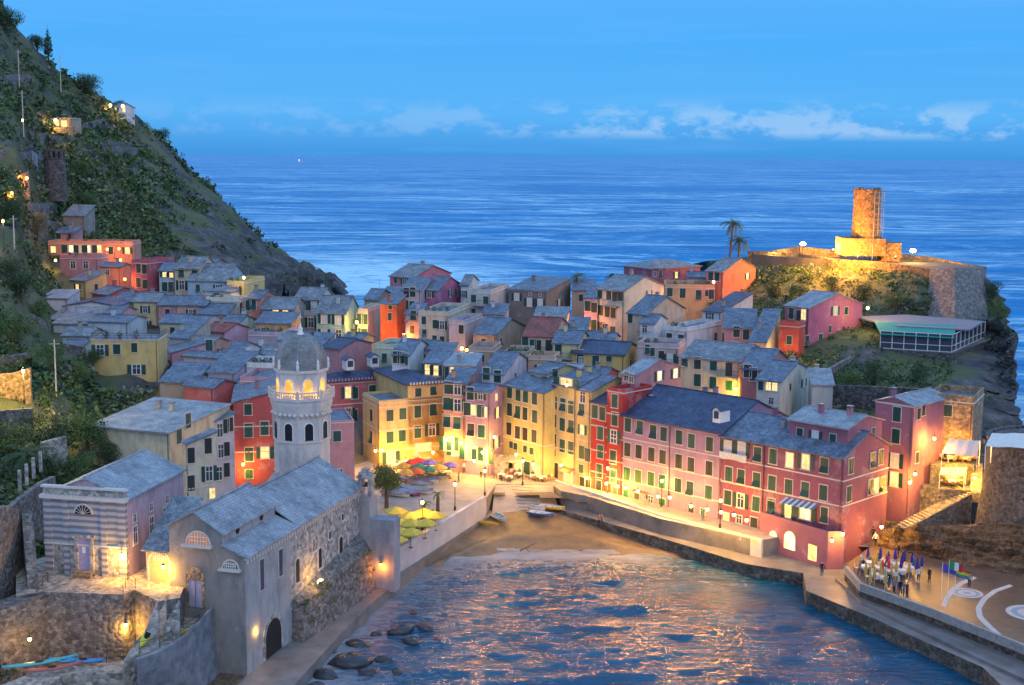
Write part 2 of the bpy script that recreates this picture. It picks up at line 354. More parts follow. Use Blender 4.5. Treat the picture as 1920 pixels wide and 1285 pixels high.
def house(lbl,uA,uB,uC,vB,D,th,h,col,roof='g',rc='B',pitch=.34,rows=2,srows=None,wins=None,depth=None,frm=None,over=.35,cat='house',name='house',dirt=.5,bands=None,chim=None,lit=.05,group='houses of the harbour town',wallmat=None,par=.7,rail=False,W0=None):
    hs=H(); B=P(uB,vB,D) if frm is None else frm
    hs.e1=Vector((math.cos(R(th)),math.sin(R(th)),0)); hs.e2=Vector((-hs.e1.y,hs.e1.x,0))
    while frm is None and uC is not None and uC-uB>14 and not(0<slide(B,hs.e2,uC)<14) and th>-75:
        th-=3; hs.e1=Vector((math.cos(R(th)),math.sin(R(th)),0)); hs.e2=Vector((-hs.e1.y,hs.e1.x,0))
    hs.L=abs(slide(B,-hs.e1,uA)); hs.L=min(hs.L,40)
    A=B-hs.e1*hs.L
    if uC is not None:
        hs.W=slide(B,hs.e2,uC)
        if not(2.5<hs.W<32): hs.W=max(4.5,min(14,abs(hs.W)))
        if depth: hs.W=depth
    else: hs.W=depth or 7.5
    W=hs.W; L=hs.L; hs.A=A; hs.B=B; hs.C=B+hs.e2*W; hs.Dd=A+hs.e2*W; hs.ez=B.z
    zb=B.z-h; z0=zb-6
    root=empty(name,(B.x,B.y,zb)); hs.root=root; tag(root,lbl,cat,group)
    e1,e2=hs.e1,hs.e2; ez=B.z
    def Q(s,t,z): p=A+e1*s+e2*t; return Vector((p.x,p.y,z))
    hs.Q=Q
    for s,t in ((0,0),(L,0),(L,W),(0,W),(L/2,W/2)): p=Q(s,t,0); GROUND.append((p.x,p.y,zb))
    wm=wallmat or stucco(col,dirt); rm=ROOFS[rc or 'B']
    b=MB(); r=MB(); ov=over; th_=.14
    c=[Q(0,0,z0),Q(L,0,z0),Q(L,W,z0),Q(0,W,z0)]
    def wallq(tops):  # tops: list of 4 z's A,B,C,D
        q=[Q(0,0,tops[0]),Q(L,0,tops[1]),Q(L,W,tops[2]),Q(0,W,tops[3])]
        for k in range(4): b.face([c[k],c[(k+1)%4],q[(k+1)%4],q[k]])
        return q
    if roof=='g':
        wallq([ez]*4); rz=ez+pitch*W/2; hs.rz=rz
        b.face([Q(L,0,ez),Q(L,W,ez),Q(L,W/2,rz)]); b.face([Q(0,W,ez),Q(0,0,ez),Q(0,W/2,rz)])
        o=.12; d=pitch*ov
        r.slab([Q(-.25,-ov,ez-d+o),Q(L+.25,-ov,ez-d+o),Q(L+.25,W/2,rz+o),Q(-.25,W/2,rz+o)],th_)
        r.slab([Q(-.25,W/2,rz+o),Q(L+.25,W/2,rz+o),Q(L+.25,W+ov,ez-d+o),Q(-.25,W+ov,ez-d+o)],th_)
        r.tube(Q(-.25,W/2,rz+o),Q(L+.25,W/2,rz+o),.12,n=6)
    elif roof=='x':
        wallq([ez]*4); rz=ez+pitch*L/2; hs.rz=rz
        b.face([Q(0,0,ez),Q(L,0,ez),Q(L/2,0,rz)]); b.face([Q(L,W,ez),Q(0,W,ez),Q(L/2,W,rz)])
        o=.12; d=pitch*ov
        r.slab([Q(-ov,-.25,ez-d+o),Q(L/2,-.25,rz+o),Q(L/2,W+.25,rz+o),Q(-ov,W+.25,ez-d+o)],th_)
        r.slab([Q(L/2,-.25,rz+o),Q(L+ov,-.25,ez-d+o),Q(L+ov,W+.25,ez-d+o),Q(L/2,W+.25,rz+o)],th_)
        r.tube(Q(L/2,-.25,rz+o),Q(L/2,W+.25,rz+o),.12,n=6)
    elif roof=='s':
        rz=ez+pitch*W; wallq([ez,ez,rz,rz]); o=.12; d=pitch*ov; hs.rz=rz
        r.slab([Q(-.25,-ov,ez-d+o),Q(L+.25,-ov,ez-d+o),Q(L+.25,W+.2,rz+o+.2*pitch),Q(-.25,W+.2,rz+o+.2*pitch)],th_)
    elif roof=='h':
        wallq([ez]*4); m=min(L,W)/2; rz=ez+pitch*m; o=.12; d=pitch*ov; hs.rz=rz
        c4=[Q(-ov,-ov,ez-d+o),Q(L+ov,-ov,ez-d+o),Q(L+ov,W+ov,ez-d+o),Q(-ov,W+ov,ez-d+o)]
        if L>=W: p1=Q(m,W/2,rz+o); p2=Q(L-m,W/2,rz+o); fs=[[c4[0],c4[1],p2,p1],[c4[1],c4[2],p2],[c4[2],c4[3],p1,p2],[c4[3],c4[0],p1]]
        else: p1=Q(L/2,m,rz+o); p2=Q(L/2,W-m,rz+o); fs=[[c4[0],c4[1],p1],[c4[1],c4[2],p2,p1],[c4[2],c4[3],p2],[c4[3],c4[0],p1,p2]]
        for f in fs: r.face(f)
        dn=V(0,0,.14)
        for k in range(4): r.face([c4[k]-dn,c4[(k+1)%4]-dn,c4[(k+1)%4],c4[k]])
        r.face([q-dn for q in reversed(c4)])
    elif roof=='f':
        hs.rz=ez; wallq([ez]*4); b.face([Q(0,0,ez),Q(L,0,ez),Q(L,W,ez),Q(0,W,ez)]); t=.22
        r.slab([Q(t,t,ez+.03),Q(L-t,t,ez+.03),Q(L-t,W-t,ez+.03),Q(t,W-t,ez+.03)],.02)
        if par>0 and not rail:
            for (s0,t0,s1,t1) in ((0,0,L,t),(L-t,t,L,W),(0,W-t,L-t,W),(0,t,t,W-t)):
                q=[Q(s0,t0,0),Q(s1,t0,0),Q(s1,t1,0),Q(s0,t1,0)]; b.prism([(p.x,p.y) for p in q],ez+.001,ez+par)
        if rail:
            rl=MB()
            def rl_line(a,bb):
                n=max(2,int((bb-a).length/.9))
                for i in range(n+1): p=a.lerp(bb,i/n); rl.tube(p,p+V(0,0,1.0),.025,n=5)
                for z in (.35,.68,1.0): rl.tube(a+V(0,0,z),bb+V(0,0,z),.025,n=5)
            rl_line(Q(.1,.1,ez),Q(L-.1,.1,ez)); rl_line(Q(L-.1,.1,ez),Q(L-.1,W-.1,ez)); rl_line(Q(.1,.1,ez),Q(.1,W-.1,ez))
            rl.build('railing',METAL,root)
    hs.wall=b.build('wall',wm,root)
    if r.f: r.build('roof',rm,root)
    # trims: eave cornice, string courses, drain pipe
    t=MB(); 
    def band(z,hgt=.16,pr=.07,both=True):
        for (a,e,ln) in ((A,e1,L),)+(((B,e2,W),) if both else ()):
            n=Vector((e.y,-e.x,0)); q=[a+n*pr,a+e*(ln+ (pr if e is e1 else 0))+n*pr,a+e*(ln+(pr if e is e1 else 0))-n*.0,a-n*.0]
            t.prism([(p.x,p.y) for p in q],z,z+hgt)
    if roof in 'gshx': band(ez-.22,.2,.10,roof in 'h')
    if roof=='f': band(ez-.05,.12,.12)
    if t.f: t.build('cornice',TRIM,root)
    for k in (bands or []):
        t=MB(); band(ez-k); t.build('string_course',TRIM,root)
    if L>3.5 and frm is None or bands:
        d=MB(); n=Vector((e1.y,-e1.x,0)); p=A+e1*(L-.25)+n*.1; d.tube(V(p.x,p.y,zb),V(p.x,p.y,ez-.2),.055,n=6); d.build('drainpipe',PIPE,root)
    nch=chim if chim is not None else (1 if roof!='f' and random.random()<.6 else 0)
    for i in range(nch):
        s=random.uniform(.2,.8)*L; tt=(random.uniform(.25,.75))*W
        if roof=='g': zr=ez+pitch*min(tt,W-tt)
        elif roof=='x': zr=ez+pitch*min(s,L-s)
        elif roof=='s': zr=ez+pitch*tt
        else: zr=ez+pitch*min(s,L-s,tt,W-tt)
        q=MB(); w_=.28
        p=Q(s,tt,0); M=Matrix.Translation((p.x,p.y,0))@Matrix.Rotation(math.atan2(e1.y,e1.x),4,'Z')
        q.box(-w_,-w_,zr-.3,w_,w_,zr+.95,0,M); q.box(-w_-.08,-w_-.08,zr+1.15,w_+.08,w_+.08,zr+1.24,1,M)
        for a in ((-1,-1),(1,-1),(1,1),(-1,1)): q.box(a[0]*.2-.06,a[1]*.2-.06,zr+.95,a[0]*.2+.06,a[1]*.2+.06,zr+1.15,0,M)
        q.build('chimney',[wm if random.random()<.6 else CONC,rm],root)
    hs.zb=zb
    if wins is None:
        autowin(hs,'F',rows,lit=lit); 
        if uC is not None and W>3: autowin(hs,'S',(rows if srows is None else srows),sp=3.4,skip=.3,lit=lit)
    else:
        for f,items in wins.items(): wl(hs,f[0],items)
    return hs
def balcony(h,face,u,v,w=2.4,d=1.0,solid=False):
    """balcony under pixel (u,v) = floor centre on face"""
    s,z=hitface(h,face,u,v); o,e=(h.A,h.e1) if face=='F' else (h.B,h.e2); n=Vector((e.y,-e.x,0)); p=o+e*s
    M=Matrix.Translation((p.x,p.y,z))@Matrix.Rotation(math.atan2(e.y,e.x),4,'Z')
    b=MB(); b.box(-w/2,-d,-.15,w/2,-.003,0,0,M)
    for x in (-w/2+.2,w/2-.3): b.box(x,-d*.7,-.4,x+.12,-.004,-.151,0,M)
    if solid: 
        b.box(-w/2,-d,0.001,w/2,-d+.1,.9,0,M); b.box(-w/2,-d+.1,.001,-w/2+.1,-.003,.9,0,M); b.box(w/2-.1,-d+.1,.001,w/2,-.003,.9,0,M)
        return b.build('balcony',TRIM,h.root)
    o2=b.build('balcony',CONC,h.root)
    n_=int(w/.22)
    r=MB()
    for i in range(n_+1): x=-w/2+.04+i*(w-.08)/n_; r.tube(M@V(x,-d+.04,0),M@V(x,-d+.04,.95),.014,n=4)
    r.tube(M@V(-w/2,-d+.04,.95),M@V(w/2,-d+.04,.95),.03,n=5)
    for x in (-w/2+.04,w/2-.04): r.tube(M@V(x,-d+.04,.95),M@V(x,0,.95),.03,n=5)
    rr=r.build('railing',METAL,h.root); rr.parent=o2
    return o2
# ================================================================== HOUSES
CREAM=(.60,.53,.36); YEL=(.66,.50,.20); PINK=(.52,.27,.30); PINKL=(.42,.26,.38); REDP=(.29,.09,.14); RED=(.50,.04,.035)
OLIVE=(.50,.44,.19); LAV=(.50,.44,.55); LAVL=(.60,.55,.62); MINT=(.38,.56,.50); WHITE=(.66,.70,.70); WCOOL=(.55,.66,.72); ORG=(.66,.22,.08); PURP=(.44,.14,.27)
STG=(.30,.29,.26); STB=(.36,.32,.26); SALM=(.66,.32,.22); PCREAM=(.66,.58,.46); PGREEN=(.54,.60,.42)
G_='houses along the harbour front'
# ---- harbour row (long pink facades share one line)
B0=P(1583,858,z=14.8)
hRed=house('long red pink waterfront house with set-back attic storey and arcaded porch at its corner',1353,1583,1655,858,None,-45,13,REDP,'g','B',.44,frm=B0,bands=[3.0,6.1],group=G_,over=.5,wins={'F':
 [(1365,840,'k'),(1391,843,'k'),(1421,852),(1450,856,'c'),(1481,863,'q'),(1511,866,'l'),(1546,873),(1367,889),(1390,894),(1419,900),(1448,906),(1479,913),(1510,918),(1544,924),(1365,933),(1389,939,'o'),(1418,945),(1446,949),
 (1362,969,'q',.9,1.1),(1386,974,'p',.9,1.1),(1414,985,'d',1.1,2.0)],'S':[(1595,874),(1636,863),(1651,857),(1591,926),(1632,913),(1642,911,'l'),(1655,908)]},depth=10.5,chim=2)
def lerp_front(u,h): # point on the shared waterfront line at column u
    return h.B-h.e1*abs(slide(h.B,-h.e1,u))
B1=lerp_front(1352.4,hRed); B1.z=15.1
hPink=house('long pale pink waterfront house with wide dark blue slate roof and dormers',1168,1352,None,816,None,-45,13,PINKL,'g','D',.42,frm=B1+V(.15,-.15,0),bands=[3.3,6.2,9.2],depth=15,group=G_,over=.5,wins={'F':
 [(1178,797),(1200,802),(1225,810),(1245,814),(1274,820),(1297,827),(1331,833),(1177,843,'d'),(1198,847,'d'),(1222,852,'d'),(1243,857,'d'),(1273,865,'d'),(1296,871,'d'),(1330,878,'d'),
 (1176,889,'g'),(1197,894,'g'),(1221,898,'g'),(1242,903,'g'),(1272,910),(1294,916),(1329,924),
 (1174,931,'g',.9,2),(1194,938,'d',.9,2),(1220,938,'p',.9,1.2),(1241,950,'g',1.1,2.2),(1296,962,'d',.9,2),(1318,960,'p',.8,1)]},chim=2)
B2=lerp_front(1169,hPink); B2.z=18.0
hRr=house('narrow tall red house with roof terrace between pillars next to the pale pink house',1139,1168,None,740,None,-45,15,RED,'f',frm=B2,depth=6,group=G_,bands=[3.2,6.6,9.8,12.2],par=.5,wins={'F':
 [(1153,752),(1153,786),(1151,819,'o'),(1150,857),(1150,893),(1153,925,'d',.9,1.8)]})
B3=lerp_front(1138.6,hRr)
B3.z=P(1138,758,D=B3.y).z
hRl=house('narrow lower red house with lean-to roof between the yellow and the taller red houses',1109,1138,None,758,None,-45,14,RED,'s','D',.3,frm=B3,depth=8,group=G_,bands=[3.4,6.9,10],wins={'F':
 [(1116,772),(1130,776),(1126,812),(1126,847),(1124,883),(1123,914,'d',1.0,2)]})
B4=lerp_front(1108.6,hRl); B4.z=P(1108,735,D=B4.y).z
hYB=house('narrow yellow house with slate roof left of the red pair',1082,1108,None,735,None,-47,15,YEL,'g','B',.3,frm=B4,depth=10,group=G_,bands=[3.6,7.2,10.2],wins={'F':
 [(1093,744,'p'),(1091,768),(1092,806,'l',.8,1.4),(1091,848),(1102,853),(1090,879,'c',.9,1.2),(1092,907,'d',.9,1.9),(1103,910,'d',.9,1.9)]})
B5=hYB.B-hYB.e1*abs(slide(hYB.B,-hYB.e1,1081.5)); B5.z=P(1081,728,D=B5.y).z
hYA=house('yellow house with lit open loggia under its roof and an arched shop door',1036,1081,None,728,None,-48,15,(.62,.50,.22),'g','B',.3,frm=B5,depth=9,group=G_,bands=[2.6,9.3],wins={'F':
 [(1039,723,'d',.7,1),(1062,718,'l',2.4,1.3),(1040,755),(1056,759),(1071,764),(1039,789,'d'),(1055,796),(1071,800),(1039,825),(1055,836),(1071,840),(1039,849,'c',.8,1),(1042,882,'d',1.1,2.2),(1067,893,'q',2.2,1.8)]},chim=2)
hOl=house('broad olive yellow house with rows of green shutters facing the piazza ramp',944,1022,1036,738,187.5,-49,13.5,OLIVE,'g','B',.3,depth=9,group=G_,bands=[7.8],chim=0,wins={'F':
 [(956,735),(972,740),(986,743),(1003,747),(956,768),(971,773),(985,776),(1003,781),(955,804,'d'),(971,811,'d'),(985,814,'d'),(1002,818,'d'),(959,834,'c',.8,1),(967,837,'c',.8,1),(985,842,'c',.8,1),(997,846,'c',.8,1),
 (957,868,'d',1,1.9),(972,872,'l',2.2,1.7),(990,878,'d',1,1.9),(1006,884,'q',1.4,1.6)]})
hOlu=house('olive attic storey with a small terrace rising above the olive piazza house',996,1027,1069,702,193,-49,7,OLIVE,'g','B',.3,depth=7,group=G_,wins={'F':[(999,714),(1008,717,'p'),(1022,718)],'S':[(1040,703)]},chim=1)
hWP=house('pale pink corner house with several lit upper windows at the back of the piazza',873,920,944,736,190,-22,14,PINKL,'g','B',.3,group=G_,wins={'F':[(882,738),(901,742,'o',.8,1.2),(876,767),(888,769,'q',.8,1.5),(901,771),(909,773,'q',.8,1.5),(883,806,'d'),(903,809),(884,850,'l',1.8,2),(905,856,'l',1.6,2)],
 'S':[(930,745,'q',.8,1),(932,774,'l',1,1.6),(930,830,'l',1.2,1.6)]},bands=[8.5])
hOP=house('salmon orange house with set-back top floor beside the yellow corner house',833,873,None,720,192,-14,14.5,SALM,'s','B',.2,depth=6,group=G_,wins={'F':[(840,727),(858,729,'o'),(838,757),(858,760,'o'),(838,789),(857,793),(842,832,'l',1.4,2),(858,842,'l',1.6,2)]},bands=[5,9])
hLT=house('lavender top-floor dwelling with two brightly lit windows behind the piazza',833,890,905,690,201,-8,7,LAV,'s','L',.12,group=None,wins={'F':[(851,698,'l',1.3,2),(871,701,'l',1.5,2)],'S':[]},depth=7) if False else house('lavender top-floor dwelling with two brightly lit windows behind the piazza',833,890,905,687,201,-8,7,LAV,'s','L',.12,wins={'F':[(851,699,'l',1.3,2),(871,701,'l',1.5,2)],'S':[]},depth=7)
# yellow corner house of the piazza
hYP=house('big yellow corner house with green shutters behind the coloured parasols',680,711,834,756,195,-65,10.5,YEL,'f',None,depth=None,group=G_,par=.35,bands=[.8,4.3,7.4],wins={'F':[(697,779),(697,820)],'S':
 [(731,779,'c',1.1,1.7),(755,776,'c',1.1,1.7),(783,772),(812,768),(731,820,'c',1.1,1.7),(754,817,'c',1.1,1.7),(783,810),(810,806,'o'),(794,846,'q',2.4,2.4),(733,858,'l',1.3,1.8)]})
# upper part of the yellow house
Bu=hYP.Q(hYP.L,4.6,0); Bu.z=P(772,722,D=Bu.y).z
hYU=house('yellow upper storey with blue hipped roof on the yellow corner house',700,772,834,722,None,-65,3.2,YEL,'h','D',.3,frm=Bu,group=G_,wins={'F':[],'S':[(784,736,'c',1,1.3),(812,733,'c',1,1.3)]},chim=0)
hPal=house('large pink palazzo with deep blue hipped roof and two small dormers behind the bell tower',596,612,748,716,207,-65,11,(.48,.14,.17),'h','D',.42,group=G_,bands=[.5,3.9],wins={'F':[],'S':[(653,736,'l'),(698,733),(728,731,'o'),(653,776,'o'),(665,737),(664,779)]},chim=0)
hSP=house('small weathered pink house with plants on its flat roof right of the bell tower',600,615,664,794,182,-75,9,PINK,'f',None,group=G_,par=.3,wins={'F':[],'S':[(632,818,'c',1.1,1.5),(635,889,'c',1,1.4)]})
hDR=house('dark red house with white string courses left of the bell tower',425,438,522,755,176,-80,11,(.42,.09,.09),'s','B',.25,group=G_,bands=[3.4,6.9],wins={'F':[],'S':[(465,768,'c',1,1.5),(466,807),(496,803),(467,852),(497,849,'l',1.1,1.6),(467,889,'g',1,1.2)]})
hLN=house('narrow grey lavender house with open shutters beside the dark red one',395,404,439,790,170,-58,12,LAVL,'s','B',.3,group=G_,wins={'F':[],'S':[(412,807,'p',.8),(424,799,'d',.8),(432,796,'d',.7),(414,846,'p',.8),(425,842,'d',.8),(425,881,'d',.8),(411,888,'p',.8)]})
hCr1=house('large cream house with broad shallow slate roof above the oratory',172,318,387,812,161,-22,11,CREAM,'s','L',.10,group=G_,over=.5,wins={'F':[(193,797,'p',1,1)],'S':[(335,818),(352,789)]},depth=13,chim=2,dirt=.7)
hCr2=house('pale cream tall house wing with dark blue shutters lit yellow at its foot',345,352,405,832,158,-60,12,(.66,.62,.46),'s','B',.3,group=G_,bands=[5.7,8],wins={'F':[],'S':[(358,854,'d',.9,1.9),(390,836,'d',.9,1.9),(358,906,'d',.9,1.9),(392,888,'o',.9,1.9),(364,945,'g',.9,1.2),(398,925,'q',.8,1.4)]})
hTP=house('tall pink house with white gable trim beside the stone house at the stairs',1642,1714,1740,762,165,-45,14,(.36,.15,.21),'x','L',.3,group=G_,wins={'F':[(1682,777),(1680,818),(1678,864,'k'),(1677,899,'l')],'S':[(1722,776,'d',.8,1.4),(1731,769,'d',.8,1.4),(1719,858,'d',.8,1.4)]},chim=1,depth=9)
hST=house('square orange-lit rubble stone house above the terrace restaurant',1742,1826,1850,757,169,2,9,STG,'f',None,wallmat=STONE_W,par=.9,wins={'F':[(1777,770,'c',1.1,1.5)],'S':[]},depth=8)
# ---- attic of the red house
at=house('set-back pink attic dwelling with its own slate roof on the red waterfront house',1480,1601,1650,803,None,-45,2.9,(.38,.14,.19),'g','L',.26,frm=hRed.B-hRed.e1*1.0+hRed.e2*2.3+V(0,0,3.0),group=G_,wins={'F':[(1500,812,'c',.9,1.2),(1529,817,'k',.9,1.2),(1562,823,'c',.9,1.2)],'S':[(1612,818,'c',.8,1.2),(1637,811,'c',.8,1.2)]},depth=8,chim=2)
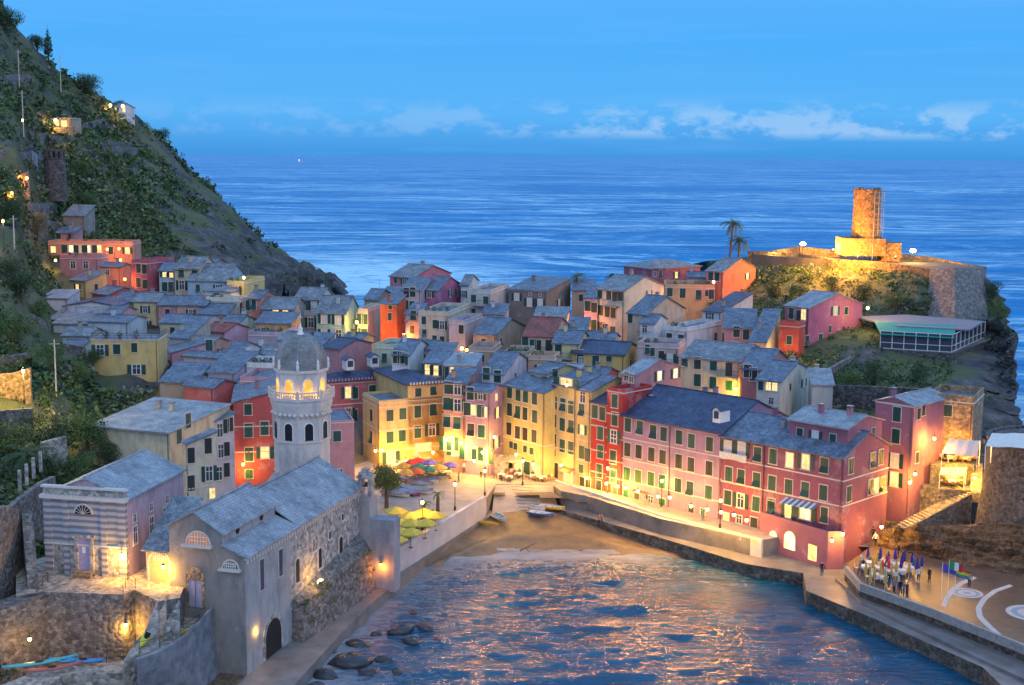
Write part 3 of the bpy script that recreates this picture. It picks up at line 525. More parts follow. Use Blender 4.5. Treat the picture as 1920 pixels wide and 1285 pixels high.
# ---- second rows: label,uA,uB,uC,vB,D,th,h,col,roof,rc,pitch,rows
T=[
('bright yellow villa with railed roof terrace and teal shutters above the green slope',169,296,313,638,200,3,8,YEL,'f','B',.3,0,{'F':[(188,657,'o',1.2,1.7),(219,655,'c',1.1,1.5),(252,652,'c',.9,1.4),(256,693,'o',1.3,1.5)],'S':[]},7,True),
('lilac pink house with slate lean-to roof beside the bright yellow villa',313,322,386,662,207,-72,9,(.56,.30,.42),'s','B',.25,2,{'F':[],'S':[(341,668,'p',.6,.6),(339,684,'g',1,1),(392,648)]},None,False),
('cream house with one lit window at the left end of the mid row',218,249,250,565,243,-3,8,CREAM,'g','B',.35,2,{'F':[(231,577,'l',.9,1.6),(225,600)]},7,False),
('cream yellow house with two tall green shutters in the mid row',250,296,None,566,242,-3,9,(.66,.54,.30),'g','G',.35,2,None,7,False),
('rose house with balcony strip in the middle of the mid row',297,330,None,572,240,-6,9,PINK,'g','B',.35,2,None,7,False),
('brown pink house with a lit doorway at the right end of the mid row',331,386,388,573,239,-6,9,(.56,.36,.30),'g','B',.35,2,None,7,False),
('white house with broad low gable below the yellow lean-to house',127,219,221,574,236,-4,5,WHITE,'x','D',.16,0,{'F':[(162,577,'p',.5,.5)]},9,False),
('ochre lean-to house with outside stairs near the green slope',131,160,200,527,254,-30,6,(.60,.46,.22),'s','B',.25,1,None,8,False),
('low red gabled house in front of the ochre lean-to house',172,203,263,553,248,-38,5,(.55,.16,.14),'g','B',.3,1,None,8,False),
('pink house with two arched dark windows below the hillside terrace',112,183,187,486,272,-4,7,PINK,'f','B',.3,0,{'F':[(137,497,'p',1.1,1.6),(161,497,'p',1.1,1.6)]},6,False),
('long salmon house with lamp-lit terrace on the hillside',90,250,256,459,284,0,6,SALM,'f','B',.3,0,{'F':[(100,468,'q',1.1,1.4),(140,467,'w',2.6,1.6),(160,467,'w',2.4,1.6),(186,467,'q',1,1.6),(208,470,'c',1,1.6),(239,470,'l',1,1.4)]},6,False),
('small pink upper house with green door stacked on the hillside terrace',104,139,146,437,292,-3,5,PINK,'s','B',.2,0,{'F':[(110,444),(131,443,'c',.8,1.2)]},5,False),
('grey fieldstone farmhouse standing highest above the pink terrace houses',118,158,166,405,302,-5,8,STG,'s','G',.35,0,{'F':[(134,420,'p',.8,.8)],'S':[]},6,False),
('salmon corner house lit by two lamps beside the dark red flat roof house',186,226,247,501,266,-20,6,SALM,'g','B',.3,1,{'F':[(202,511,'p',.9,1.2)]},7,False),
('dark red flat-roofed house with tall narrow windows',246,278,326,495,260,-22,10,(.50,.12,.15),'f','B',.3,0,{'F':[(260,503),(271,505),(260,530),(272,533)],'S':[]},9,False),
('narrow sky blue house squeezed beside the dark red flat roof house',298,326,None,508,260,-4,8,(.36,.55,.62),'g','B',.35,0,{'F':[(309,515,'l',.9,1),(321,516,'l',.9,1),(309,538),(321,538)]},8,False),
('cream house with rough stone gable side next to the sky blue one',327,374,405,505,257,-8,10,(.58,.52,.36),'g','G',.45,0,{'F':[(340,511),(365,512),(341,535,'o'),(367,537,'o')],'S':[]},9,False),
('small grey concrete house under the cliff',370,398,425,497,272,-12,7,STG,'g','B',.25,0,None,7,False),
('low blue house with long slate roof in front of the yellow lit house',352,425,460,527,254,-3,7,(.30,.48,.60),'g','G',.45,1,None,9,False),
('yellow house with glowing terrace gable at the foot of the cliff',425,457,496,534,250,-10,10,(.62,.56,.22),'f','B',.3,0,{'F':[(441,545,'o',1.2,1.6)],'S':[]},8,False),
('white house with one green shutter and terrace wall in front of the yellow terrace house',385,432,436,547,246,-12,7,WHITE,'h','B',.25,0,{'F':[(407,555,'c',1,1)]},7,False),
('whitewashed terraced house with two tall dark windows below the green-shuttered one',386,452,466,566,240,-10,6,(.62,.62,.52),'f','B',.3,0,{'F':[],'S':[(451,578)]},6,False),
('small gabled house half brick red and half turquoise',464,489,516,560,238,-14,8,(.55,.22,.16),'g','B',.35,0,{'F':[(466,573),(475,571)]},8,False),
('grey stuccoed house with two warmly lit windows under a long slate roof',490,552,556,580,236,-6,8,STG,'g','G',.4,0,{'F':[(517,587,'l',1.2,1.3),(535,589,'l',1.1,1.4)]},8,False),
('orange house with a dark roof terrace below the two lit windows',479,546,550,607,229,-6,8,(.66,.36,.12),'s','B',.2,1,None,6,False),
('white upper house with arched dark shutters and a balcony',553,600,625,562,246,-10,6,WCOOL,'g','G',.42,0,{'F':[(566,574,'k',1.1,1.8),(589,574,'k',1.1,1.8)],'S':[]},9,False),
('grey lilac house front with green shutters below the white upper house',548,593,None,590,242,-8,8,(.50,.46,.50),'f','B',.3,0,{'F':[(559,602),(583,605,'o'),(585,632)]},5,False),
('mint green house with tall cream gable side facing the alley lamp',593,648,672,588,238,-9,10,MINT,'g','G',.62,0,{'F':[(608,597,'k'),(634,599,'k'),(608,627,'k'),(635,628,'p')],'S':[(661,590,'p',.6,1.3),(663,617,'q',.6,1.6)]},10,False),
('pale peach block with slit windows between the mint and the orange-red house',671,689,714,586,240,-10,8,PCREAM,'f','B',.3,0,{'F':[(675,598),(684,599),(677,625),(683,626)],'S':[]},7,False),
('small grey gabled house behind the peach block',683,707,735,562,250,-12,6,STB,'g','B',.3,1,None,7,False),
('deep orange-red house glowing at its base from an alley lamp',713,744,761,571,238,-12,11,(.70,.13,.04),'s','B',.2,0,{'F':[(732,575,'d',.7,1),(731,594,'d',.7,1.4)],'S':[]},7,False),
('tall pink house with bright pink gable side at the top of the town',731,776,845,521,266,-22,10,(.52,.20,.27),'g','G',.3,0,{'F':[(742,525,'c',.8,1.4),(759,527,'o',.9,1.5),(742,547,'c',.8,1.4)],'S':[]},13,False),
('violet house with pink-framed window below the tall pink gable',790,821,864,545,254,-14,9,PURP,'g','B',.3,0,{'F':[(805,551,'o',.9,1.5)],'S':[(843,550,'o',.9,1.5),(857,549,'o',.9,1.5)]},9,False),
('lavender house with small balconies left of the violet house',752,789,None,545,252,-12,10,LAV,'s','B',.25,2,{'F':[(761,572),(773,574),(762,549,'d'),(774,548)]},7,False),
('slim lilac house with a dark planted balcony above the orange alley',760,785,None,590,236,-10,10,LAV,'s','B',.2,0,{'F':[(775,592),(773,618,'d',.8,1.4)]},6,False),
('cream house with large flat roof terrace behind a pale parapet',785,841,882,592,231,-14,12,(.62,.55,.42),'f','B',.3,0,{'F':[(795,601,'c',.8,1.4),(816,608,'c',.9,1.5),(829,610,'o',.9,1.5),(796,625,'c',.8,1.4),(815,637,'c',.8,1.5),(829,639,'c',.8,1.5)],'S':[]},10,False),
('white mansard house behind the violet and grey-white houses',864,878,897,535,262,-10,8,WHITE,'g','G',.3,0,{'F':[(869,552,'o',.7,1.4)]},8,False),
('tall grey-white house with two storeys of dark shutters and roof loggia',879,920,955,551,244,-12,14,(.52,.50,.48),'f','B',.3,0,{'F':[(888,560,'c',1,1.4),(911,563,'c',1,1.4),(888,586,'c',.8,1.4),(911,593,'c',.8,1.4)],'S':[]},10,False),
('dark weathered stone house with white-framed windows near the palm',954,1025,1070,546,250,-6,12,(.20,.20,.19),'s','B',.12,0,{'F':[(969,557,'k',1,1.4),(993,567,'k',1,1.6),(1013,569,'k',1,1.6),(994,552,'p',.5,.6),(1013,553,'p',.5,.6)],'S':[(1048,569,'k',1,1.5)]},11,False),
('cream house with rusty red tiled roof in the middle of the town',981,1036,1069,632,217,-12,9,(.58,.48,.34),'g','R',.35,0,{'F':[(985,641),(999,647),(1009,648,'d'),(1029,648,'d')],'S':[]},9,False),
('pale yellow house with railed balcony right of the red tiled roof',1037,1086,1103,645,211,-12,8,(.60,.55,.30),'g','B',.3,0,{'F':[(1047,655),(1088,667)],'S':[]},8,False),
('long slate-roofed low house left of the red tiled roof',887,930,984,628,225,-22,7,STB,'g','B',.3,1,None,12,False),
('lilac terrace house with planters and a white side wall',842,872,905,608,227,-16,10,(.52,.45,.48),'f','B',.3,0,{'F':[(865,618,'d',.9,1.5)],'S':[]},8,False),
('pale blue house with dark roof behind the blue palazzo roof',735,768,808,666,206,-16,6,WCOOL,'g','B',.35,0,{'F':[(743,670),(752,671),(759,674)],'S':[]},8,False),
('cream attic house with lit french windows above the yellow corner house',794,831,857,682,203,-10,6,PCREAM,'s','B',.18,0,{'F':[(802,692,'l',.9,1.8),(817,695,'l',.9,1.6)],'S':[]},8,False),
('small white and pink gabled house above the pale pink corner house',904,945,997,702,195,-16,6,LAVL,'g','B',.35,0,{'F':[(912,701),(933,706)],'S':[(966,704,'d',.6,.7)]},8,False),
('dark violet villa with hipped slate roof on the ridge by the sea',1170,1221,1313,504,278,-10,9,(.36,.13,.22),'h','G',.3,0,{'F':[(1228,514,'p',.8,1)],'S':[(1238,514,'c',.8,1.6),(1268,516,'l',.8,1.3)]},14,False),
('ochre house with a terrace of plants below the violet villa',1247,1340,1345,541,258,-5,12,(.62,.42,.20),'f','B',.3,0,{'F':[(1256,547),(1280,550),(1310,553),(1325,550,'d',.6,1.2),(1334,552)]},9,False),
('brick red house with tall slanting side wall and round window near the palms',1324,1356,1417,510,260,-22,13,(.56,.19,.14),'g','G',.3,0,{'F':[(1333,517),(1345,518)],'S':[(1401,518,'w',.9,1.2),(1396,550,'l',1,1)]},14,False),
('tall white house with a stack of green shutters and broad gable',1118,1171,1245,546,238,-14,15,(.66,.66,.50),'g','G',.32,0,{'F':[(1125,551),(1142,553),(1153,555),(1163,555),(1126,582),(1139,585),(1150,587),(1122,612),(1129,614),(1135,617),(1149,622)],'S':[(1217,552,'k',1,1.4)]},14,False),
('lilac house with lit orange alley foot left of the tall white house',1096,1120,None,560,241,-14,14,(.50,.36,.52),'s','B',.2,0,{'F':[(1102,574),(1114,577),(1102,605),(1113,609)]},8,False),
('cream gabled house lit orange from behind, right below the tall white one',1177,1212,1284,590,227,-20,8,(.62,.48,.34),'g','B',.4,1,{'F':[(1182,597,'c',1,1.6)],'S':[]},10,False),
('bluish white house with lean-to blue roof at the end of the white terraces',1318,1352,1411,586,234,-26,12,WCOOL,'s','D',.18,0,{'F':[(1331,594,'o',.7,1.5)],'S':[(1358,596),(1357,634)]},10,False),
('big peeling white block with roof terrace in the centre right',1248,1288,1354,622,223,-24,11,(.62,.68,.72),'f','B',.3,0,{'F':[(1255,635),(1277,636,'c',1.1,1.5)],'S':[(1341,633,'d',.9,1.6)]},10,False),
('small white house with curved balconies left of the peeling white block',1200,1228,1250,607,224,-22,10,WCOOL,'g','B',.3,0,{'F':[(1209,617,'p',.9,1.4)],'S':[]},7,False),
('pink house lit orange at the foot beside the bluish white house',1358,1417,1420,617,224,-10,10,PINK,'s','B',.3,0,{'F':[(1381,622),(1399,627),(1380,652)]},8,False),
('large magenta house with teal shutters and a balcony under the castle hill',1473,1517,1617,578,222,-30,12,(.50,.15,.27),'g','L',.3,0,{'F':[(1484,588),(1497,592,'d'),(1507,590,'q')],'S':[(1566,583,'k',1,1.5),(1586,583,'c',.9,1.3),(1513,638,'c',1,1.6),(1538,635,'c',1,1.6),(1556,617,'c',.6,1.2)]},15,False),
('red lower front with yellow-framed windows at the foot of the magenta house',1461,1499,None,614,217,-30,9,(.60,.10,.07),'f','B',.3,0,{'F':[(1480,638,'c',.9,1.4),(1480,670,'c',.9,1.2)]},3,False),
('purple flat-roofed house with terrace between pink and magenta houses',1427,1460,1466,604,224,-12,10,(.42,.15,.26),'f','B',.3,1,{'F':[(1449,624,'d',.9,1.4)]},8,False),
('small cream gabled house glowing from an alley light near the red front',1405,1436,1462,642,212,-12,7,(.62,.54,.34),'s','B',.3,0,{'F':[(1455,665,'d')]},7,False),
('ochre yellow house with blue roof and dark green shutters in mid town',1072,1171,1194,666,208,-7,8,(.62,.46,.16),'g','D',.25,0,{'F':[(1088,673),(1117,678),(1142,673,'c',.9,.9)],'S':[(1181,681,'c',1,1)]},7,False),
('grey pink house with long shuttered balcony front in mid town',1195,1272,None,654,208,-16,10,(.52,.42,.42),'f','B',.3,0,{'F':[(1214,655,'c',.8,1.5),(1223,659,'c',.8,1.5),(1240,668,'d',.9,1.7),(1256,674,'k',.9,1.7),(1268,677,'c',.7,1.6)]},7,False),
('large cream house with flowered balcony glowing from a street lamp',1277,1388,1437,679,195,-14,12,(.62,.54,.38),'g','G',.3,0,{'F':[(1284,679,'c',1,1.3),(1308,681,'d',1.1,1.8),(1338,685,'c',1.1,1.6),(1367,692,'d',1.1,2.2),(1308,713),(1337,718),(1367,723,'g',1,1.5)],'S':[]},9,False),
('coral red house with lean-to annexe right of the large cream house',1391,1439,1476,694,188,-18,11,(.58,.22,.20),'g','B',.32,0,{'F':[(1402,696,'d'),(1413,702,'d')],'S':[]},8,False),
('weathered white gabled house above the red waterfront roof',1419,1464,1522,716,181,-20,9,(.60,.60,.52),'g','B',.3,0,{'F':[(1427,722,'c',.8,1.5),(1441,723,'q',.8,1.4),(1453,724,'q',.8,1.4),(1446,752,'p',.8,1)],'S':[(1481,726,'d',.6,1),(1507,718,'k',1,1.1)]},10,False),
('pink gabled house with two lit windows above the narrow red house',1166,1192,1278,704,184,-42,8,PINK,'g','L',.28,0,{'F':[(1175,706,'p',.9,1.4),(1184,709,'p',.9,1.4)],'S':[(1236,705,'w',1.1,1.4),(1266,700,'w',1.1,1.4)]},12,False),
('red gabled rooftop house left of the dark red one',345,400,442,728,186,-25,8,(.58,.16,.15),'g','B',.3,0,{},9,False),
('long white-walled house with slate roof in the left town',405,452,455,684,199,-16,8,WHITE,'g','B',.25,0,{},9,False),
('white low house with roof terrace behind the bell tower',462,513,520,690,196,-5,7,WHITE,'f','B',.3,0,{},7,False),
('rose pink rooftop house with a small round window behind the bell tower',450,507,512,717,188,-6,8,(.56,.30,.36),'f','B',.3,0,{'F':[(475,725,'p',.6,.6)]},8,False),
('house with long slate roof and white gable left of the dome',446,500,535,663,212,-24,7,WHITE,'g','G',.3,0,{},11,False),
('pink gabled house with dark red roof and a cream side wall',382,421,464,623,223,-22,8,(.60,.36,.44),'g','R',.3,0,{'F':[(406,640,'o',1,1.2)],'S':[]},10,False),
('small mint white gabled house behind the dark red roof',415,447,479,606,230,-20,7,(.50,.62,.56),'g','B',.35,0,{'S':[(467,597,'p',.6,1)]},9,False),
('low house with wide slate roof at the left of the mint white gable',370,426,430,590,236,-8,7,LAVL,'g','B',.35,0,{},8,False),
('blue-grey terrace house with blue chairs and a pink parapet',465,528,534,631,222,-8,7,(.50,.40,.48),'f','B',.3,0,{'F':[]},9,False),
('low pink gable roof house in front of the mint house',605,637,697,655,214,-30,5,PINK,'g','D',.25,0,{},12,False),
('long grey slate roofed house in front of the white low gable',100,170,172,608,224,-4,5,(.50,.54,.56),'s','G',.2,0,{},9,False),
('pale stucco cottage with patched roof left of the bright yellow villa',117,168,170,630,212,-4,6,(.52,.56,.54),'g','G',.3,0,{'F':[]},6,False),
('blue white roof terrace house behind the bright yellow villa',165,240,252,605,222,-10,6,(.50,.60,.68),'g','B',.2,0,{},7,False),
('low stone shed house half hidden by bushes left of the white low gable',92,128,132,600,232,-6,4,(.42,.44,.44),'s','G',.2,0,{},6,False),
('small pale blue gabled house in front of the patched cottage',112,150,154,655,206,-8,4,(.44,.52,.56),'g','B',.3,1,None,6,False),
('little pink house between the white low gable and the cream row',196,226,230,588,229,-10,6,(.56,.34,.36),'g','B',.3,1,None,6,False),
('low cream house with two roofs below the brown pink house',300,345,350,606,224,-10,6,(.58,.52,.36),'g','B',.28,1,None,7,False),
('small salmon house with slate roof left of the rusty gable',352,392,396,650,211,-14,6,(.60,.34,.24),'g','G',.3,1,None,7,False),
('thin white house with tall chimney above the long white wall',425,452,456,660,208,-18,6,(.62,.64,.62),'g','B',.35,1,None,6,False),
('grey house with a skylight beside the long slate roof near the dome',478,512,518,680,203,-22,6,(.42,.42,.44),'g','G',.3,0,{},7,False),
('pale green low house right of the orange house foot',560,596,602,655,216,-20,5,(.46,.54,.44),'s','B',.3,1,None,6,False),
('yellow ochre house front peeking over the palazzo roof',640,676,684,640,222,-16,6,(.58,.46,.24),'g','B',.3,1,None,6,False),
('dusty rose house tucked behind the pale blue attic house',776,812,818,655,212,-18,6,(.50,.30,.34),'g','B',.3,1,None,6,False),
('slim cream house behind the ochre yellow house',1118,1150,1156,640,216,-14,7,(.58,.52,.38),'g','B',.3,1,None,6,False),
('small terracotta house below the lilac alley house',1092,1118,1122,636,222,-16,6,(.58,.26,.18),'g','B',.3,1,None,6,False),
('small white cottage with metal roof at the edge of the green slope',78,126,130,560,240,0,4,(.66,.66,.72),'s','L',.12,0,{},7,False),
('brown-walled house with lean-to slates beside the lilac pink house',318,352,None,634,214,-14,7,(.44,.42,.36),'s','B',.3,0,{},8,False),
('low slate roofed house between yellow villa and cream roofs',345,415,440,672,203,-20,6,LAVL,'g','B',.25,0,{},10,False),
('low dark-roofed shed house in front of the lilac pink house',300,365,372,718,190,-6,5,STB,'s','B',.25,0,{},7,False),
('lilac low house with terrace wall above the large cream roof',390,440,443,700,193,-14,6,LAV,'s','B',.25,0,{},8,False),
('slate-roofed house tucked under the orange house',520,560,600,640,218,-22,6,LAVL,'g','G',.28,0,{},10,False),
('cream low house between the grey lilac front and the blue palazzo',700,742,745,655,214,-14,6,PGREEN,'f','B',.3,1,{},8,False),
('old brown house front above the glowing alley shop',878,925,930,660,211,-10,7,(.50,.34,.26),'f','B',.3,0,{'F':[(884,668,'q',.8,1.3),(893,669,'q',.8,1.3),(904,671,'c',.8,1.3)]},7,False),
('brown green balcony house left below the red tiled roof',945,990,995,668,207,-10,8,(.46,.38,.26),'f','B',.3,1,{},7,False),
('peach house with flat terrace in front of the red tiled roof',990,1040,None,676,204,-12,7,(.55,.38,.28),'f','B',.3,1,{},5,False),
('pale turquoise roof house behind the yellow loggia house',1040,1078,1110,706,194,-20,6,(.52,.58,.46),'g','L',.25,0,{},9,False),
('narrow dark blue roof house behind the yellow narrow house',1098,1130,1160,712,192,-22,7,(.44,.10,.10),'g','B',.3,0,{},8,False),
('small grey house by the palm on the ridge',1072,1110,1118,545,256,-8,9,(.44,.36,.28),'s','B',.2,1,{},7,False),
('low lavender house with a slate roof beside the ochre terrace house',1290,1322,1326,520,268,-6,6,(.40,.42,.58),'g','B',.25,1,{},6,False),
('light blue low house behind the peach block',716,752,None,556,256,-6,6,LAV,'s','B',.2,0,{},6,False),
('small pink white upper house behind the lilac terrace house',905,945,None,590,238,-8,8,LAVL,'s','B',.2,0,{},6,False),
('tan house half hidden behind the long slate-roofed low house',1000,1060,None,600,232,-8,9,(.40,.36,.26),'s','G',.2,0,{},7,False),
('cream house wall rising behind the pale yellow balcony house',1060,1096,None,625,224,-10,8,(.46,.40,.32),'s','B',.25,1,{},7,False),
('white bay house with turquoise awning beside the weathered white gable',1523,1562,1570,722,180,-8,6,(.48,.50,.46),'s','L',.2,0,{},6,False),
]
HS={}
for t in T:
    (lb,uA,uB,uC,vB,D,th,hh,col,rf,rc,pt,rows,wins,dep,rail)=t
    if wins=={}: wins={'F':[],'S':[]} if rows==0 else None
    HS[lb]=house(lb,uA,uB,uC,vB,D,th,hh,col,rf,rc,pt,rows=rows,wins=wins,depth=(dep if uC is None or (uC-uB)<14 else None),rail=rail)
# ================================================================== SETTING
def fin(nt,b,r): nt.links.new(r,b.inputs['Base Color'])
def sea_mat(name,deep,mid,foamy,harbour=False):
    m,nt,b=newmat(name); L=nt.links.new
    g=N(nt,'ShaderNodeNewGeometry')
    def noise(sc,det,scale=(1,1,1),rough=.55,dist=.6):
        mp=N(nt,'ShaderNodeMapping',inp={'Scale':scale,'Rotation':(0,0,R(4))}); L(g.outputs['Position'],mp.inputs[0])
        n=N(nt,'ShaderNodeTexNoise',inp={'Scale':sc,'Detail':det,'Roughness':rough,'Distortion':dist}); L(mp.outputs[0],n.inputs[0]); return n
    if not harbour:
        b.inputs['Roughness'].default_value=.38; b.inputs['IOR'].default_value=1.33; b.inputs['Specular IOR Level'].default_value=.08
        n1=noise(.02,8,(.5,1.6,1)); base=ramp(nt,[(.3,deep),(.7,mid)],n1.outputs[0])
        nf=noise(.0055,10,(.42,1.25,1),.66,1.6); f=ramp(nt,[(.0,(0,0,0)),(.47,(.0,.0,.0)),(.494,(.10,.10,.10)),(.5,(1,1,1)),(.514,(.45,.45,.45)),(.55,(.10,.10,.10)),(.6,(0,0,0))],nf.outputs[0])
        nf2=noise(.02,9,(.5,1.4,1),.7,1.2); f2=ramp(nt,[(.0,(0,0,0)),(.48,(.0,.0,.0)),(.505,(.5,.5,.5)),(.53,(.04,.04,.04)),(.6,(0,0,0))],nf2.outputs[0])
        big=noise(.0022,3,(.7,1.2,1)); bm=ramp(nt,[(.36,(.3,.3,.3)),(.56,(1,1,1))],big.outputs[0])
        ad=N(nt,'ShaderNodeMath',operation='ADD',use_clamp=True); L(f.outputs[0],ad.inputs[0]); L(f2.outputs[0],ad.inputs[1])
        mu=N(nt,'ShaderNodeMath',operation='MULTIPLY'); L(ad.outputs[0],mu.inputs[0]); L(bm.outputs[0],mu.inputs[1])
        # surf around the headland
        at=N(nt,'ShaderNodeAttribute',attribute_name='foam'); nn=noise(.09,8,(.8,1.3,1),.7); nr=ramp(nt,[(.36,(0.05,0.05,0.05)),(.56,(1,1,1))],nn.outputs[0])
        a3=N(nt,'ShaderNodeMath',operation='MULTIPLY'); L(at.outputs['Fac'],a3.inputs[0]); L(nr.outputs[0],a3.inputs[1])
        a4=N(nt,'ShaderNodeMath',operation='ADD',use_clamp=True); L(mu.outputs[0],a4.inputs[0]); L(a3.outputs[0],a4.inputs[1])
        mx=N(nt,'ShaderNodeMixRGB',inp={2:C4(foamy)}); L(a4.outputs[0],mx.inputs[0]); L(base.outputs[0],mx.inputs[1]); L(mx.outputs[0],b.inputs['Base Color'])
        nb=noise(.09,6,(.55,1.4,1),.65); bumpn(nt,b,nb.outputs[0],.8,3.0)
    else:
        b.inputs['Roughness'].default_value=.17; b.inputs['IOR'].default_value=1.5; b.inputs['Specular IOR Level'].default_value=.45
        n1=noise(.12,5); base=ramp(nt,[(.3,deep),(.7,mid)],n1.outputs[0])
        at=N(nt,'ShaderNodeAttribute',attribute_name='foam'); 
        nn=noise(.75,10,(.6,1.3,1),.76,1.2); ad=N(nt,'ShaderNodeMath',operation='ADD'); L(nn.outputs[0],ad.inputs[0]); L(at.outputs['Fac'],ad.inputs[1])
        nr=ramp(nt,[(.60,(0,0,0)),(.72,(.35,.35,.35)),(.95,(.9,.9,.9))],ad.outputs[0])
        mx=N(nt,'ShaderNodeMixRGB',inp={2:C4(foamy)}); L(nr.outputs[0],mx.inputs[0]); L(base.outputs[0],mx.inputs[1]); L(mx.outputs[0],b.inputs['Base Color'])
        rr=N(nt,'ShaderNodeMapRange',inp={3:.17,4:.6}); L(nr.outputs[0],rr.inputs[0]); L(rr.outputs[0],b.inputs['Roughness'])
        nb=noise(.9,7,(.32,1.5,1),.55,.3); bumpn(nt,b,nb.outputs[0],1.0,.5)
    return m
def grid_mesh(xs,ys,zf):
    X,Y=np.meshgrid(xs,ys); Z=zf(X,Y); v=np.stack([X.ravel(),Y.ravel(),Z.ravel()],1); nx=len(xs); ny=len(ys)
    i=(np.arange(ny-1)[:,None]*nx+np.arange(nx-1)[None,:]).ravel(); return v,np.stack([i,i+1,i+nx+1,i+nx],1)
def addattr(me,name,vals):
    a=me.attributes.new(name,'FLOAT','POINT'); a.data.foreach_set('value',np.asarray(vals,dtype=np.float32))
def vnoise(x,y,seed=0,octv=5,base=1.0):
    """value noise, numpy"""
    out=np.zeros_like(x); amp=1; tot=0; f=base
    for o in range(octv):
        xi=np.floor(x*f).astype(int); yi=np.floor(y*f).astype(int); fx=x*f-xi; fy=y*f-yi
        fx=fx*fx*(3-2*fx); fy=fy*fy*(3-2*fy)
        def h(a,b): 
            n=(a*374761393+b*668265263+(seed+o)*1442695041)&0x7fffffff; n=((n^(n>>13))*1274126177)&0x7fffffff; return ((n^(n>>16))&0xffff)/65535.0
        v=(h(xi,yi)*(1-fx)+h(xi+1,yi)*fx)*(1-fy)+(h(xi,yi+1)*(1-fx)+h(xi+1,yi+1)*fx)*fy
        out+=amp*(v-.5); tot+=amp; amp*=.5; f*=2
    return out/tot*2
SEA=sea_mat('sea_water',(.0,.14,.38),(.0,.25,.58),(.55,.85,.95))
ys=np.concatenate([np.linspace(215,620,60),np.geomspace(640,70000,30)]); xs=np.concatenate([-np.geomspace(60000,160,18),np.linspace(-140,420,70),np.geomspace(440,60000,18)])
v,q=grid_mesh(xs,ys,lambda X,Y:0*X)
me=fastmesh('sea',v,q,SEA); tip=P(618,520,D=505); t2=P(652,522,z=0)
d=np.hypot((v[:,0]-t2.x)/80,(v[:,1]-t2.y)/110); d2=np.hypot((v[:,0]-100)/16,(v[:,1]-235)/60)
addattr(me,'foam',np.clip(1.5*(1.15-d),0,1.3)+np.clip(.7-d2,0,.6)); tag(link(bpy.data.objects.new('sea',me)),kind='structure')
# --- harbour water
shore=[P(u,vv,z=0) for u,vv in ((540,1300),(640,1190),(700,1130),(790,1062),(860,1046),(960,1042),(1060,1042),(1130,1040),(1200,1046))]
def sdist(X,Y,pl):
    D_=np.full(X.shape,1e9)
    for a,b in zip(pl[:-1],pl[1:]):
        dx,dy=b.x-a.x,b.y-a.y; t=np.clip(((X-a.x)*dx+(Y-a.y)*dy)/(dx*dx+dy*dy),0,1); D_=np.minimum(D_,np.hypot(X-a.x-t*dx,Y-a.y-t*dy))
    return D_
def wz(X,Y):
    w1=np.sin(.60*Y+.12*X+1.6*vnoise(X,Y,3,3,.06)*3)*.12; w2=np.sin(1.35*Y-.35*X+2.5*vnoise(X,Y,5,3,.1)*2)*.09
    return w1+w2+vnoise(X*.7,Y*1.2,9,4,.8)*.16
xs=np.arange(-34,78,.42); ys=np.arange(84,166,.34); v,q=grid_mesh(xs,ys,wz)
HARB=sea_mat('harbour_water',(.001,.05,.11),(.002,.09,.18),(.38,.40,.42),True)
me=fastmesh('harbour_water',v,q,HARB,smooth=True)
sd_=sdist(v[:,0],v[:,1],shore); rk=np.hypot((v[:,0]+15)/9,(v[:,1]-114)/9)
fo=.27*np.exp(-sd_/2.2)+.19*np.exp(-sd_/9)+.26*np.exp(-rk**2)
addattr(me,'foam',fo); tag(link(bpy.data.objects.new('harbour_water',me)),kind='structure')
# --- ground materials
def ground(name,c1,c2,scale=.6,rough=.9,bs=.3):
    if name in MATS: return MATS[name]
    m,nt,b=newmat(name); b.inputs['Roughness'].default_value=rough
    g=N(nt,'ShaderNodeNewGeometry'); n=N(nt,'ShaderNodeTexNoise',inp={'Scale':scale,'Detail':8,'Roughness':.68}); nt.links.new(g.outputs['Position'],n.inputs[0])
    r=ramp(nt,[(.3,C4(c1)),(.7,C4(c2))],n.outputs[0]); fin(nt,b,r.outputs[0]); bumpn(nt,b,n.outputs[0],bs,.15); MATS[name]=m; return m
SAND=ground('sand',(.11,.08,.05),(.24,.17,.10),.5,.55)
PAVE=ground('piazza_paving',(.27,.245,.21),(.44,.40,.35),.6,.7)
QUAYC=ground('quay_concrete',(.11,.11,.11),(.27,.26,.25),.35,.5)
RAMPM=ground('ramp_stone',(.30,.27,.23),(.46,.42,.36),.8,.7)
EARTH=ground('earth',(.10,.09,.07),(.2,.18,.15),.3)
def poly(pts): return [P(*p[:2],z=p[2]) if len(p)==3 else p for p in pts]
def struct(name,b,mats,smooth=False):
    o=b.build(name,mats,smooth=smooth); return tag(o,kind='structure')
def prism_px(px,z,zb,mats,name,mt=0):
    pts=[P(u,v_,z=z) for u,v_ in px]; b=MB()
    a=sum(pts[i].x*pts[(i+1)%len(pts)].y-pts[(i+1)%len(pts)].x*pts[i].y for i in range(len(pts)))
    if a<0: pts=pts[::-1]
    b.prism([(p.x,p.y) for p in pts],zb,z,0,mt); return b
